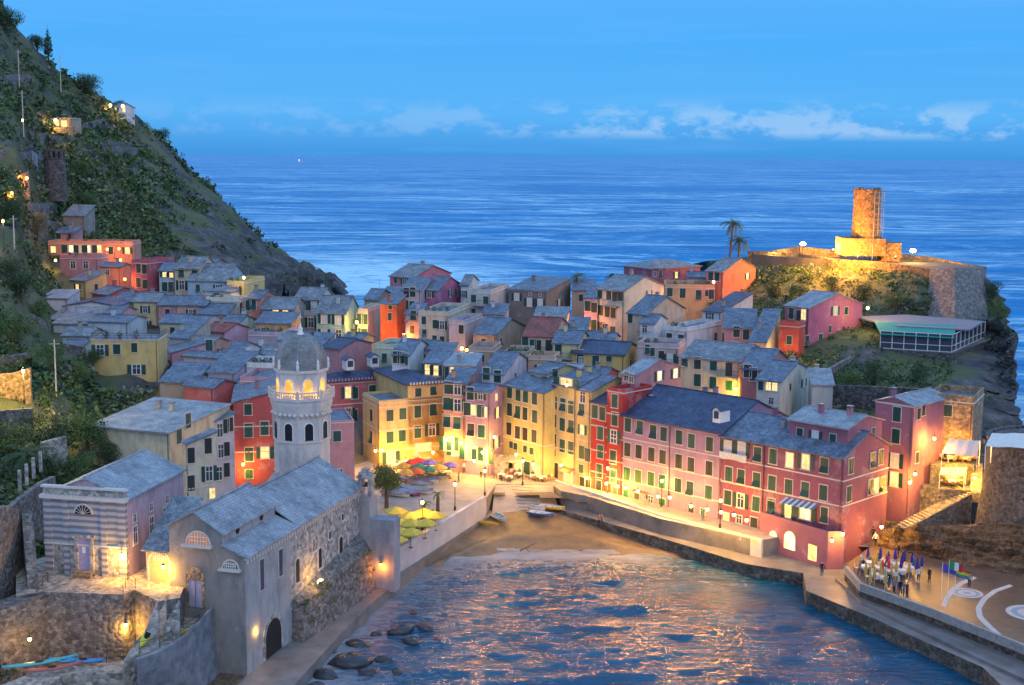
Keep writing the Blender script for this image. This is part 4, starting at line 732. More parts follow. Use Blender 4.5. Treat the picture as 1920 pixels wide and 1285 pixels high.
# beach
bk=[(795,1050,.6),(860,1003,.9),(922,964,1.2),(985,958,1.3),(1045,954,1.2),(1130,980,.8),(1250,1018,.4),(1330,1040,0)]
ft=[(765,1105,-.9),(850,1092,-.9),(960,1082,-.9),(1050,1080,-.9),(1120,1088,-.9),(1200,1092,-.9),(1280,1082,-.8),(1345,1062,-.7)]
bk=[P(a,b,z=c) for a,b,c in bk]; ft=[P(a,b,z=c) for a,b,c in ft]
def resamp(pl,n):
    L=[0]; 
    for a,b in zip(pl[:-1],pl[1:]): L.append(L[-1]+(b-a).length)
    out=[]
    for i in range(n):
        t=L[-1]*i/(n-1); k=max(j for j in range(len(L)-1) if L[j]<=t+1e-9); f=(t-L[k])/(L[k+1]-L[k]); out.append(pl[k].lerp(pl[k+1],f))
    return out
A_=np.array(resamp(bk,90)); B_=np.array(resamp(ft,90)); S=np.linspace(-.04,1,50)[:,None,None]
G=A_[None]*(1-S)+B_[None]*S; s1=S[:,:,0]*np.ones((1,90))
G[:,:,2]=A_[None,:,2]*(1-s1)+B_[None,:,2]*s1+np.clip(vnoise(G[:,:,0],G[:,:,1],2,4,.25),-1,1)*.22*np.sin(np.clip(s1,0,1)*math.pi)**.5+.25*np.exp(-((s1-.42)/.07)**2)
i=(np.arange(49)[:,None]*90+np.arange(89)[None,:]).ravel()
me=fastmesh('beach',G.reshape(-1,3),np.stack([i,i+90,i+91,i+1],1),SAND,smooth=True); tag(link(bpy.data.objects.new('beach',me)),kind='structure')
# piazza + waterfront street
b=prism_px([(640,1062),(731,1044),(912,933),(930,908),(1035,908),(1052,921),(1100,930),(1240,973),(1425,1014),(1500,1000),(1590,960),(1300,870),(1050,820),(900,800),(700,820),(600,930)],3.7,.5,None,'')
struct('piazza',b,[QUAYC,PAVE]) ; b.m[-2]=1
bpy.data.objects['piazza'].data.polygons.foreach_set('material_index',b.m)
# slipway ramp
b=MB(); n=12; T0,T1=P(928,909,z=3.72),P(1037,909,z=3.72); E0,E1=P(922,968,z=1.0),P(1047,960,z=1.0)
for k in range(n):
    a0=T0.lerp(E0,k/n); a1=T1.lerp(E1,k/n); b0=T0.lerp(E0,(k+1)/n); b1=T1.lerp(E1,(k+1)/n)
    dz=V(0,0,.0); b.face([a0,b0,b1,a1])
b.strip([T0,E0],[T0-V(0,0,3),E0-V(0,0,3)]); b.strip([T1,E1],[T1-V(0,0,3),E1-V(0,0,3)])
struct('slipway',b,RAMPM)
for k in range(9): # timber grooves on the slipway
    a=P(958+k*7.5,912+k*5.6,z=3.65-k*.27)
b=MB()
for k in range(8):
    f=(k+.6)/8.5; a=T0.lerp(E0,f); c=T1.lerp(E1,f); p0=a.lerp(c,.28+.04*k*.5); p1=a.lerp(c,.62+.02*k)
    b.tube(p0+V(0,0,.09),p1+V(0,0,.09)+V(0,-.8,-.06),.028,n=5)
o=b.build('slipway_rails',plain('old_timber',(.10,.06,.04),.8)); tag(o,kind='structure')
# walkway at the foot of the church and sea wall
b=prism_px([(430,1302),(466,1262),(560,1190),(700,1098),(728,1082),(915,936),(924,966),(862,1003),(797,1048),(700,1128),(645,1182),(535,1302)],1.25,-1.2,None,'')
struct('walkway',b,[QUAYC])
# quay right
b=prism_px([(1047,955),(1250,1012),(1400,1058),(1506,1075),(1512,1108),(1644,1162),(1697,1187),(1842,1251),(1905,1312),(1990,1312),(1960,1230),(1750,1150),(1612,1100),(1588,1062),(1660,985),(1560,960),(1240,930),(1095,905),(1040,905)],1.6,-1.5,None,'')
b.m[-2]=1; struct('quay',b,[stone('quay_wall_stone',(.16,.13,.10),(.09,.075,.06),1.1,.5),QUAYC])
# raised inner step of pier
b=prism_px([(1566,1083),(1615,1128),(1700,1170),(1930,1278),(1990,1262),(1750,1152),(1612,1100)],1.95,1.3,None,''); struct('pier_step',b,[QUAYC])
# terrace with the beach umbrellas
b=prism_px([(1584,1068),(1612,1099),(1750,1149),(1902,1209),(1990,1245),(1990,1085),(1860,1068),(1754,1048),(1700,1036),(1640,1020),(1600,1048)],3.2,-.5,None,'')
b.m[-2]=1; struct('umbrella_terrace',b,[stone('quay_wall_stone2',(.15,.13,.11),(.08,.07,.06),.9,.4),ground('terrace_paving',(.09,.065,.05),(.18,.125,.085),.8,.38)])
def wallpx(name,pts,base,th,mat,label,cat='wall',group=None):
    """wall following top points (world) with thickness"""
    b=MB(); n=len(pts)
    for i in range(n-1):
        a,c=pts[i],pts[i+1]; d=(c-a); d.z=0; d.normalize(); nn=V(-d.y,d.x,0)*th
        bb=base[i] if hasattr(base,'__len__') else base; b2=base[i+1] if hasattr(base,'__len__') else base
        b.prism([(a.x,a.y),(c.x,c.y),(c.x+nn.x,c.y+nn.y),(a.x+nn.x,a.y+nn.y)],[bb,b2,b2,bb],[a.z,c.z,c.z,a.z])
    o=b.build(name,mat); return tag(o,label,cat,group)
# parapets
WHW=ground('whitewash',(.42,.43,.46),(.60,.60,.62),.5)
wallpx('sea_wall',[P(733,1038,z=4.2),P(912,930,z=4.2)],.9,.45,WHW,'whitewashed sea wall sloping down beside the sandy beach')
wallpx('parapet',[P(1040,901,z=4.05),P(1097,919,z=4.05),P(1240,966,z=4.0),P(1428,1012,z=3.9)],1.5,.4,WHW,'long white promenade parapet with small lit openings in front of the pink houses')
wallpx('terrace_parapet',[P(1584,1062,z=3.9),P(1612,1094,z=3.9),P(1750,1143,z=3.9),P(1902,1203,z=3.9),P(1990,1239,z=3.9)],3.0,.35,CONC,'low dark parapet along the edge of the umbrella terrace')
for k in range(14):
    f=(k+.5)/14; a=P(1097,919,z=4.05).lerp(P(1240,966,z=4.0),f*2) if f<.5 else P(1240,966,z=4.0).lerp(P(1428,1012,z=3.9),f*2-1); d_=(P(1428,1006,z=4.2)-P(1097,919,z=4.3)).normalized(); a.z-=.42; nn=V(d_.y,-d_.x,0)
    M=Matrix.Translation(a+nn*.02)@Matrix.Rotation(math.atan2(d_.y,d_.x),4,'Z'); b=MB(); b.box(-.32,-.03,-.16,.32,.0,.14,0,M); b.box(-.38,-.05,-.24,.38,.0,-.161,1,M)
    tag(b.build('wall_opening',[glow('opening_light',(1,.55,.15),.8),TRIM]),ORD[k]+' small lit square opening from the left in the white promenade parapet','wall opening','openings in the promenade parapet')
# ------------------------------------------------------------------ hills
def prof_surface(cols,nu,nv,side=None):
    """cols: list of (u,[(v,D)...]) bottom->top.  Returns grid of world points [nu,nv]"""
    us=np.array([c[0] for c in cols]); pr=[]
    for u,l in cols:
        vv=np.array([a for a,_ in l],float); dd=np.array([b for _,b in l],float); s=(vv[0]-vv)/(vv[0]-vv[-1]); t=np.linspace(0,1,nv)
        pr.append(np.stack([np.interp(t,s,vv),np.interp(t,s,dd)],1))
    pr=np.array(pr); uu=np.linspace(us[0],us[-1],nu); G=np.zeros((nu,nv,3))
    for i,u in enumerate(uu):
        k=min(len(us)-2,max(0,np.searchsorted(us,u)-1)); f=(u-us[k])/(us[k+1]-us[k]); q=pr[k]*(1-f)+pr[k+1]*f
        for j in range(nv): G[i,j]=P(u,q[j,0],D=q[j,1])
    return G
def interp_hill(cols,u,v_):
    us=[c[0] for c in cols]; k=min(len(us)-2,max(0,int(np.searchsorted(us,u))-1)); f=(u-us[k])/(us[k+1]-us[k]); ds=[]
    for c in (cols[k],cols[k+1]):
        l=sorted(c[1]); ds.append(np.interp(v_,[a for a,_ in l],[b for _,b in l]))
    return P(u,v_,D=float(ds[0]*(1-f)+ds[1]*f))
def gridfaces(nu,nv):
    i=(np.arange(nu-1)[:,None]*nv+np.arange(nv-1)[None,:]).ravel(); return np.stack([i,i+nv,i+nv+1,i+1],1)
def hill_mat(name,rockiness=.5):
    m,nt,b=newmat(name); b.inputs['Roughness'].default_value=.95; L=nt.links.new
    g=N(nt,'ShaderNodeNewGeometry')
    n=N(nt,'ShaderNodeTexNoise',inp={'Scale':.07,'Detail':9,'Roughness':.68}); L(g.outputs['Position'],n.inputs[0])
    gr=ramp(nt,[(.3,(.05,.075,.03)),(.5,(.10,.125,.055)),(.7,(.17,.16,.10))],n.outputs[0])
    mp=N(nt,'ShaderNodeMapping',inp={'Scale':(1,1,2.2),'Rotation':(R(30),R(25),0)}); L(g.outputs['Position'],mp.inputs[0])
    n2=N(nt,'ShaderNodeTexNoise',inp={'Scale':.22,'Detail':8,'Roughness':.72}); L(mp.outputs[0],n2.inputs[0])
    rk=ramp(nt,[(.3,(.025,.025,.03)),(.52,(.09,.09,.09)),(.75,(.25,.235,.22))],n2.outputs[0])
    at=N(nt,'ShaderNodeAttribute',attribute_name='rock'); n3=N(nt,'ShaderNodeTexNoise',inp={'Scale':.12,'Detail':6}); L(g.outputs['Position'],n3.inputs[0])
    ad=N(nt,'ShaderNodeMath',operation='ADD'); L(at.outputs['Fac'],ad.inputs[0]); L(n3.outputs[0],ad.inputs[1]); rr=ramp(nt,[(.54,(0,0,0)),(.64,(1,1,1))],ad.outputs[0])
    mx=N(nt,'ShaderNodeMixRGB'); L(rr.outputs[0],mx.inputs[0]); L(gr.outputs[0],mx.inputs[1]); L(rk.outputs[0],mx.inputs[2]); L(mx.outputs[0],b.inputs['Base Color'])
    bumpn(nt,b,n2.outputs[0],.9,1.2); return m
LC=[(-150,[(1285,108),(1100,118),(900,135),(700,165),(500,212),(300,258),(100,310),(-130,360)]),
(0,[(1285,116),(1120,128),(960,142),(760,168),(600,200),(440,235),(300,275),(150,320),(8,365)]),
(30,[(1285,118),(1120,129),(960,143),(760,169),(600,203),(440,240),(300,280),(180,325),(62,368)]),
(60,[(1200,125),(1100,132),(940,146),(760,170),(640,200),(560,232),(480,262),(350,290),(200,335),(93,372)]),
(100,[(1110,136),(900,154),(760,172),(695,186),(640,218),(560,250),(480,284),(400,305),(300,335),(200,360),(118,385)]),
(150,[(1000,148),(850,163),(720,186),(655,208),(610,232),(540,264),(470,294),(380,325),(280,350),(155,400)]),
(200,[(900,160),(750,186),(700,203),(640,226),(560,258),(490,290),(400,325),(300,362),(190,408)]),
(265,[(800,182),(680,208),(600,240),(520,285),(440,325),(340,370),(222,432)]),
(300,[(720,200),(620,235),(520,288),(420,335),(320,390),(250,440)]),
(350,[(660,225),(570,268),(500,305),(430,345),(370,395),(305,445)]),
(400,[(620,245),(540,282),(480,318),(430,360),(350,446)]),
(450,[(600,260),(545,290),(490,335),(450,385),(403,455)]),
(500,[(580,275),(550,300),(520,350),(490,410),(450,470)]),
(560,[(562,320),(545,345),(525,400),(505,450),(487,490)]),
(600,[(553,400),(540,430),(525,465),(513,495),(504,508)]),
(626,[(536,470),(532,480),(526,495),(521,508),(518,516)])]
G=prof_surface(LC,300,240); nu,nv=300,240
# noise displacement (keep the very top row)
X,Y,Z=G[:,:,0],G[:,:,1],G[:,:,2]
tt=np.linspace(0,1,nv)[None,:]; un=np.linspace(-150,626,nu)[:,None]
rockm=np.clip((un-220)/200,0,1)*np.clip(1.25-tt*1.1,.0,1)+np.clip((un-480)/60,0,1)*.5
nz=vnoise(X+Z*.7,Y-Z*.4,11,6,.045); nz2=vnoise(X*1.3+Z,Y+Z,17,5,.16)
amp=(1.8+2.2*np.clip((un-250)/200,0,1))
rg=1-2*np.abs(vnoise(X*.8+Z*.9,Y*.5-Z,57,5,.11)); disp=nz*amp+nz2*(.5+rockm*2.4)+rockm*(rg-.6)*3.2
G[:,:,2]+=disp; G[:,:,1]+=nz2*(.6+rockm*2.0)+nz*1.2; G[:,:,0]+=nz*1.0
back=G[:,-1:,:].copy(); bs=[]
for k,(dy,fz) in enumerate(((25,.75),(70,.35),(140,-.15))):
    q=back.copy(); q[:,:,1]+=dy; q[:,:,0]-=dy*.35; q[:,:,2]=q[:,:,2]*fz-3; bs.append(q)
# seaward end: extra columns dropping below the water
G=np.concatenate([G]+bs,1); nv2=nv+3
end=[]; 
for k in range(1,4):
    q=G[-1:,:,:].copy(); q[:,:,0]+=k*3.2; q[:,:,1]+=k*2; q[:,:,2]=q[:,:,2]*(1-.4*k)-1.5*k; end.append(q)
G=np.concatenate([G]+end,0)
rk=np.zeros(G.shape[:2]); rk[:nu,:nv]=rockm*.28+nz*.05; rk[nu:,:]=.45; rk[:,nv:]=.1
HM=hill_mat('hillside_ground')
me=fastmesh('hillside',G.reshape(-1,3),gridfaces(G.shape[0],G.shape[1]),HM,smooth=False); addattr(me,'rock',rk.ravel())
tag(link(bpy.data.objects.new('hillside',me)),kind='structure'); HILL=G[:nu,:nv].copy(); HROCK=rockm+np.zeros((nu,nv))
# castle hill
CC=[(1330,[(640,236),(580,252),(530,275),(500,298),(490,312)]),
(1400,[(640,232),(600,244),(560,262),(500,281),(482,292)]),
(1480,[(700,206),(650,222),(600,238),(550,258),(502,271),(480,286)]),
(1560,[(790,184),(730,198),(665,214),(610,232),(550,252),(505,262),(484,280)]),
(1640,[(800,182),(740,194),(675,208),(615,230),(555,245),(508,256),(486,274)]),
(1720,[(820,178),(750,190),(690,204),(660,216),(625,236),(560,238),(520,246),(492,268)]),
(1790,[(850,172),(770,186),(700,200),(668,214),(640,233),(560,242),(500,258)]),
(1835,[(870,170),(790,184),(700,202),(650,226),(610,238),(565,243),(508,250)]),
(1862,[(880,170),(800,184),(720,200),(650,222),(600,236),(560,242)]),
(1884,[(860,176),(800,186),(730,196),(670,206),(640,214),(620,222)])]
GC=prof_surface(CC,220,150); X,Y,Z=GC[:,:,0],GC[:,:,1],GC[:,:,2]; un=np.linspace(1330,1884,220)[:,None]; tt=np.linspace(0,1,150)[None,:]
n1=vnoise(X+Z*.6,Y-Z*.3,23,6,.07); n2=vnoise(X+Z,Y+Z*.8,29,5,.3); rkm=np.clip((un-1810)/30,0,1)+0*tt
GC[:,:,2]+=(n1*1.0+n2*.3)*(1-tt**8); rg=1-2*np.abs(vnoise(X*1.5+Y,Z*1.1,63,5,.16)); GC[:,:,1]+=n1*(1+rkm*2)+n2*(.5+1.2*rkm)-rkm*rg*2.2; GC[:,:,0]+=rkm*(n2*1.8+n1*1.5+rg*1.2)
CHILL=GC.copy()
ext=[GC]
for k,(dx,dy,fz) in enumerate(((1.5,4,.93),(2.5,10,.6),(4,18,.2),(6,25,-.2))):
    q=GC[-1:,:,:].copy(); q[:,:,0]+=dx+vnoise(q[:,:,1],q[:,:,2],31,4,.15)*1.5; q[:,:,1]+=dy; q[:,:,2]=q[:,:,2]*fz-1*k; ext.append(q)
GC=np.concatenate(ext,0); bs=[GC]
for dy,fz in ((6,1.0),(30,.9),(60,-.1)):
    q=GC[:,-1:,:].copy(); q[:,:,1]+=dy; q[:,:,2]=q[:,:,2]*fz-.5; bs.append(q)
GC=np.concatenate(bs,1); rk=np.zeros(GC.shape[:2]); rk[:220,:150]=rkm*.3; rk[220:]=.45; rk[:,150:]=.2
me=fastmesh('castle_hill',GC.reshape(-1,3),gridfaces(*GC.shape[:2]),HM); addattr(me,'rock',rk.ravel()); tag(link(bpy.data.objects.new('castle_hill',me)),kind='structure')
# town ground by inverse distance
gp=np.array(GROUND); gp[:,2]-=.6
ex=[(P(u,v_,z=3.0)) for u,v_ in ((700,900),(800,870),(930,880),(1000,900),(1100,910),(1250,940),(1400,980),(450,940),(400,980))]+[V(x,300,6) for x in range(-40,60,12)]
gp=np.concatenate([gp,np.array([[p.x,p.y,p.z] for p in ex])])
def idw(X,Y):
    w_=1/((X[...,None]-gp[:,0])**2+(Y[...,None]-gp[:,1])**2+1.5)**1.6; return (w_*gp[:,2]).sum(-1)/w_.sum(-1)
xs=np.arange(-92,74,1.6); ys=np.arange(150,318,1.6); FRX=[-60,-35,-20,0,15,25,40,55]; FRY=[165,172,196,192,182,172,160,164]
def tz(X,Y): return np.minimum(idw(X,Y),3.0+.5*np.clip(Y-np.interp(X,FRX,FRY)-5,0,99))
v,q=grid_mesh(xs,ys,tz)
dn=np.min((v[:,0][:,None]-gp[:,0])**2+(v[:,1][:,None]-gp[:,1])**2,1)**.5
# sea side drop
v[:,2]=np.where(v[:,1]>285,v[:,2]-(v[:,1]-285)*.9,v[:,2])
keep=(dn[q].max(1)<13)&(v[q][:,:,2].min(1)>-6)
fr=np.array([[P(600,950,z=3).y-1e9]])
yl=lambda x: np.interp(x,[-60,-30,-20,0,15,40,60],[152,158,176,182,176,157,160])
keep&=(v[q][:,:,1].min(1)>yl(v[q][:,:,0].mean(1)))
me=fastmesh('town_ground',v,q[keep],EARTH); tag(link(bpy.data.objects.new('town_ground',me)),kind='structure')
def _t(x,y): pass
def town_z(x,y): return float(tz(np.array([x]),np.array([y]))[0])
# rock outcrop by the right terrace
bkr=[P(1655,1000,z=4.5),P(1720,985,z=6.5),P(1790,985,z=7),P(1860,985,z=7),P(1990,985,z=7)]; ftr=[P(1640,1032,z=2.6),P(1712,1045,z=2.6),P(1780,1062,z=2.6),P(1862,1080,z=2.6),P(1990,1100,z=2.6)]
A_=np.array(resamp(bkr,220)); B_=np.array(resamp(ftr,220)); S=np.linspace(0,1,90)[:,None,None]; G=A_[None]*(1-S)+B_[None]*S; s1=S[:,:,0]*np.ones((1,220))
G[:,:,2]+=(1-2.4*np.abs(vnoise(G[:,:,0]*.30+G[:,:,1]*1.5,G[:,:,1]*1.2-G[:,:,0]*.2,41,6,.32)))*1.5*np.sin(s1*math.pi)**.5+np.round(vnoise(G[:,:,0]*.5,G[:,:,1]*2,43,4,.6)*4)/4*.6*np.sin(s1*math.pi)
i=(np.arange(89)[:,None]*220+np.arange(219)[None,:]).ravel()
rgd=1-2*np.abs(vnoise(G[:,:,0]*.25+G[:,:,2]*1.6,G[:,:,1]*.6+G[:,:,2]*.8,47,6,.5)); env=np.sin(np.clip(s1,0,1)*math.pi)**.4; G[:,:,1]-=rgd*1.3*env; G[:,:,2]+=(rgd-.5)*.8*env
ROCK=ground('brown_rock',(.03,.024,.018),(.26,.165,.09),2.2,.8,1.0)
me=fastmesh('rock_outcrop',G.reshape(-1,3),np.stack([i,i+220,i+221,i+1],1),ROCK); tag(link(bpy.data.objects.new('rock_outcrop',me)),kind='structure')
# ------------------------------------------------------------------ lamps
LAMPG=glow('lamp_glow',(1,.70,.22),10,False); LAMPO=glow('lamp_glow_orange',(1,.40,.07),9,False)
WARM=(1.0,.47,.065); ORNG=(1.0,.27,.02); YELL=(1.0,.60,.09)
PW=1.32
_O='first second third fourth fifth sixth seventh eighth ninth tenth eleventh twelfth thirteenth fourteenth fifteenth sixteenth'.split()
def plight(root,loc,w_,col,r=.25,off=None):
    l=bpy.data.lights.new('lamp_light','POINT'); l.energy=w_*PW; l.color=col; l.shadow_soft_size=r
    o=bpy.data.objects.new('lamp_light',l); link(o); o.parent=root; o.location=Vector(loc)-root.location; return o
GLOBE={}
def wall_lamp(u,v_,D,w_,label,col=WARM,rad=.22,fwd=.8,group='wall lamps on the houses'):
    p=P(u,v_,D=D); d=(CAM-p); d.z=0; d.normalize(); p=p+d*fwd
    root=empty('wall_lamp',p); tag(root,label,'lamp',group)
    b=MB(); b.lathe((p.x,p.y,p.z),[(rad*.5,-rad),(rad,-rad*.4),(rad,rad*.4),(rad*.6,rad)],10); b.build('lamp_globe',LAMPO if col==ORNG else LAMPG,root,smooth=True)
    b=MB(); b.tube(p+V(0,0,rad+.02),p+V(0,0,rad+.25),.03,n=5); b.tube(p+V(0,0,rad+.25),p-d*(fwd+.1)+V(0,0,rad+.3),.03,n=5); b.lathe((p.x,p.y,p.z+rad+.01),[(rad*1.2,0),(.04,.16)],8); b.build('lamp_bracket',METAL,root)
    plight(root,p+d*.3+V(0,0,-.35),w_,col); return root
def street_lamp(u,v_,z,w_,label,hgt=4.0,col=WARM,D=None,group='street lamps around the harbour'):
    base=P(u,v_,z=z) if D is None else P(u,v_,D=D); root=empty('street_lamp',base); tag(root,label,'street lamp',group)
    b=MB(); b.lathe(base,[(.16,0),(.14,.5),(.06,.6),(.05,hgt-.3)],8); b.build('lamp_post',METAL,root)
    b=MB(); b.lathe(base+V(0,0,hgt-.28),[(.10,0),(.2,.12),(.2,.36),(.12,.45)],8); b.build('lamp_globe',LAMPG,root,smooth=True)
    b=MB(); b.lathe(base+V(0,0,hgt+.18),[(.26,0),(.05,.18),(.03,.3)],8); b.build('lamp_cap',METAL,root)
    plight(root,base+V(0,-.5,hgt-.1),w_,col); return root
WL=[(704,843,193,900,'lamp on the left corner of the yellow house above the red parasols'),
(716,842,193,900,'second lamp just right of the yellow house corner'),
(836,822,192,800,'lamp between the yellow corner house and the salmon house'),
(864,828,192,500,'lamp above the lit shop of the salmon orange house'),
(905,846,190,700,'globe lamp over the shop under the pale pink corner house'),
(927,817,189,1100,'bright lamp at the alley mouth beside the olive house'),
(968,850,188,350,'lamp above the cream awning of the olive house'),
(1137,904,181,900,'lamp under the red houses above the promenade'),
(1158,909,178,700,'lamp left on the ground floor of the pale pink house'),
(1172,912,176,600,'second lamp on the ground floor of the pale pink house'),
(1234,928,170,600,'lamp above the large green door of the pale pink house'),
(1256,930,168,1000,'lamp right of the large green door'),
(1352,957,160,1300,'lamp between pale pink and red waterfront houses'),
(1400,972,157,800,'small lamp on the orange lit base of the red house'),
(1580,998,153,800,'wall lamp at the front corner of the long red house'),
(1706,902,163,1200,'lamp at the right corner of the tall pink house over the stairs'),
(1752,820,167,900,'lantern lamp on the orange stone house'),
(1653,985,156.5,700,'added glow lamp over the alley foot between the red and tall pink houses'),  # lamp added to cast an orange glow on the street
(1196,918,172,500,'added fill lamp above the brown door of the pale pink house'),(1296,946,165,500,'added fill lamp over the far right door of the pale pink house'),(1326,952,162.5,500,'added fill lamp by the small window of the pale pink house'),(1376,962,159,500,'added fill lamp between the two lit ground windows of the red house'),(1100,893,184,400,'added fill lamp over the twin doors of the narrow yellow house'),(1052,870,187,400,'added fill lamp over the arched shop door of the yellow house'),  # low fill lamps added to brighten the ground floors of the row
(1000,868,186,500,'added fill lamp over the last shop of the olive house'),(760,862,193,700,'added fill lamp in the middle of the yellow house ground floor'),(812,846,195,700,'added fill lamp right of the lit arch of the yellow house'),(889,862,189,600,'added fill lamp over the shop window under the pale pink corner house'),  # further added fill lamps, brightening the piazza fronts
(1716,886,164,700,'star bright lamp above the small terrace beside the tall pink house'),
(407,908,172,600,'lamp at the foot of the tall cream house'),
(456,868,175,700,'lamp on the left corner of the dark red house by the church'),
(228,1038,124.5,700,'lamp at the right edge of the striped church facade'),
(306,1060,122.9,520,'lamp in the arched porch between the two churches'),
(669,603,238,1100,'alley lamp lighting the cream side of the mint green house',YELL),
(757,627,236,900,'alley lamp at the foot of the orange-red house',ORNG),
(866,652,222,500,'lamp inside the glowing alley shop'),
(1087,598,240,900,'lamp in the orange alley beside the palm',ORNG),
(1380,727,194,900,'street lamp glow at the foot of the large cream house',YELL),
(1275,575,248,700,'hidden lamp behind the cream gabled house',ORNG),
(1400,660,214,700,'alley lamp below the pink house',ORNG),
(1487,680,212,700,'lamp at the foot of the red and magenta house',ORNG),
(1627,577,225,700,'lamp beside the magenta gable under the castle',YELL),
(1467,663,215,350,'small alley lamp by the little cream gable',YELL),
(201,467,281,380,'round terrace lamp in the middle of the salmon hillside house',ORNG),
(223,466,281,380,'round terrace lamp right of the first on the salmon hillside house',ORNG),
(234,523,262,450,'lamp under the salmon corner house',ORNG),
(226,487,264,250,'lamp on the stair left of the dark red flat roof house',ORNG),
(104,488,274,220,'yellow lamp under the left arches of the hillside terrace',YELL),
(457,520,247,500,'lamp on the glowing yellow terrace gable'),
(1063,720,183,220,'lamp in the loggia of the yellow house'),
(478,1172,122.9,450,'lamp shining down on the church pier beside the tunnel arch'),
(236,1168,120.2,420,'lamp at the edge of the rubble wall above the lower steps'),
(55,1195,116.8,200,'lamp lighting the round stone wall at the lower left'),
(714,1056,146.2,160,'lamp on the rough stone base where the church meets the sea wall',ORNG),
(1338,528,255,300,'red tinted lamp on the terrace beside the brick red house',(1,.08,.03)),
(875,655,224,260,'second lamp at the glowing alley shop',ORNG),
(1560,1010,151.5,200,'lamp inside the arched porch door'),
(40,1000,10,0,'')]
for t in WL:
    if t[3]<=0: continue
    col=t[5] if len(t)>5 else WARM
    wall_lamp(t[0],t[1],t[2],t[3],t[4],col,rad=(.17 if t[2]<150 else .2) if t[2]<200 else .25,fwd=.55 if t[2]<150 else .8)
SL=[(909,930,3.7,260,'post lamp at the end of the sea wall by the slipway'),(980,910,3.7,220,'post lamp above the slipway among the cafe tables'),
(853,957,3.7,300,'post lamp beside the yellow parasols near the sea wall'),(792,994,3.7,420,'post lamp standing among the yellow parasols'),
(1139,925,3.7,260,'post lamp in front of the red houses on the promenade'),(1350,990,3.7,220,'post lamp on the promenade before the red house'),
(1240,950,3.7,260,'post lamp in front of the green door on the promenade')]
for u,v_,z,w_,lb in SL: street_lamp(u,v_,z,w_,lb,3.6)
street_lamp(46,757,None,4200,'street lamp on the path lighting a yellow stone wall at the left edge',4.2,YELL,D=166)
street_lamp(8,470,None,700,'street lamp at the far left edge above the path',5,YELL,D=225)
street_lamp(44,262,None,500,'street lamp below the glowing hillside restaurant',4,WARM,D=278)
# castle floodlights
def flood(u,v_,D,w_,lb,aim=None):
    p=P(u,v_,D=D); root=empty('floodlight',p); tag(root,lb,'floodlight','castle floodlights')
    b=MB(); b.box(p.x-.35,p.y-.2,p.z-.3,p.x+.35,p.y+.2,p.z+.3); b.build('lamp_housing',METAL,root)
    b=MB(); b.lathe((p.x,p.y-.3,p.z),[(.3,-.3),(.62,0),(.3,.3)],10); b.build('lamp_lens',glow('flood_glow',(1,.60,.14),60,False),root,smooth=True)
    b=MB(); b.tube(p+V(0,0,-.3),p+V(0,0,-2.2),.07,n=6); b.build('lamp_post',METAL,root)
    plight(root,p+V(0,-1.0,.2),w_,(1,.50,.09),.4)
flood(1505,457,268,3200,'floodlight with glaring lamp left of the castle tower')
flood(1711,470,262,2200,'floodlight with glaring lamp right of the castle tower')
for (u,v_,D,w_) in ((1562,468,266,3500),(1600,476,257,900),(1668,478,262,500),(1450,474,280,700)):
    p=P(u,v_,D=D)+V(0,-4 if D<265 else 0,0); root=empty('uplight',p); tag(root,'small ground uplight on the castle platform '+{1562:'at the left foot of the tower base',1600:'in front of the tower base',1668:'at the right foot of the tower base',1450:'at the far left end of the platform'}[u],'uplight','castle uplights')
    b=MB(); b.box(p.x-.2,p.y-.2,p.z-.5,p.x+.2,p.y+.2,p.z-.1); b.build('lamp_housing',METAL,root)
    b=MB(); b.lathe((p.x,p.y,p.z-.09),[(.12,0),(.14,.05),(.08,.1)],8); b.build('lamp_lens',LAMPG,root); plight(root,p+V(0,0,.4),w_,(1,.52,.08),.3)
# ================================================================== LANDMARKS
GREY=stucco((.27,.25,.225),.9); PALEW=stucco((.62,.60,.56),.55); PALEG=stucco((.36,.37,.37),.9)
def archpts(w,h,n=10,flat=False):
    """outline of an arch in (x,z), base at z=0, total height h"""
    r=w/2; pts=[(-r,0),(r,0)]; 
    for k in range(n+1):
        t=math.pi*k/n; pts.append((r*math.cos(t),(h-r)+r*math.sin(t)))
    return pts
def plate(b,pts,M,y0,y1,m=0):
    """extrude an (x,z) outline from y0 (front, negative) to y1"""
    n=len(pts); f=[M@V(x,y0,z) for x,z in pts]; k=[M@V(x,y1,z) for x,z in pts]
    b.face(f,m)
    for i in range(n): j=(i+1)%n; b.face([f[j],f[i],k[i],k[j]],m)
def facem(h,face,u,v_):
    s,z=hitface(h,face,u,v_); o,e=(h.A,h.e1) if face=='F' else (h.B,h.e2); p=o+e*s
    return Matrix.Translation((p.x,p.y,z))@Matrix.Rotation(math.atan2(e.y,e.x),4,'Z')
def arched(h,face,u,v_,w,ht,mat,parent=None,name='window',frame=.14,fm=None,bars=0,base=True):
    """arched opening whose BASE centre is at pixel u,v"""
    M=facem(h,face,u,v_); b=MB(); plate(b,archpts(w+2*frame,ht+frame),M,-.10,0,0); plate(b,archpts(w,ht),M,-.13,-.101,1)
    if base: b.box(-w/2-frame-.15,-.25,-.16,w/2+frame+.15,-.003,-.001,0,M)
    for k in range(1,bars): x=-w/2+w*k/bars; b.box(x-.03,-.16,0,x+.03,-.131,math.sqrt(max(.02,(w/2)**2-x*x))+ht-w/2-.05,2,M)
    if bars: b.box(-w/2+.05,-.165,ht*.45,w/2-.05,-.131,ht*.45+.06,2,M)
    return b.build(name,[fm or TRIM,mat,METAL],parent or h.root)
DARK=plain('dark_opening',(.012,.012,.014),.9); LUN=plain('lunette_glass',(.10,.05,.03),.35)
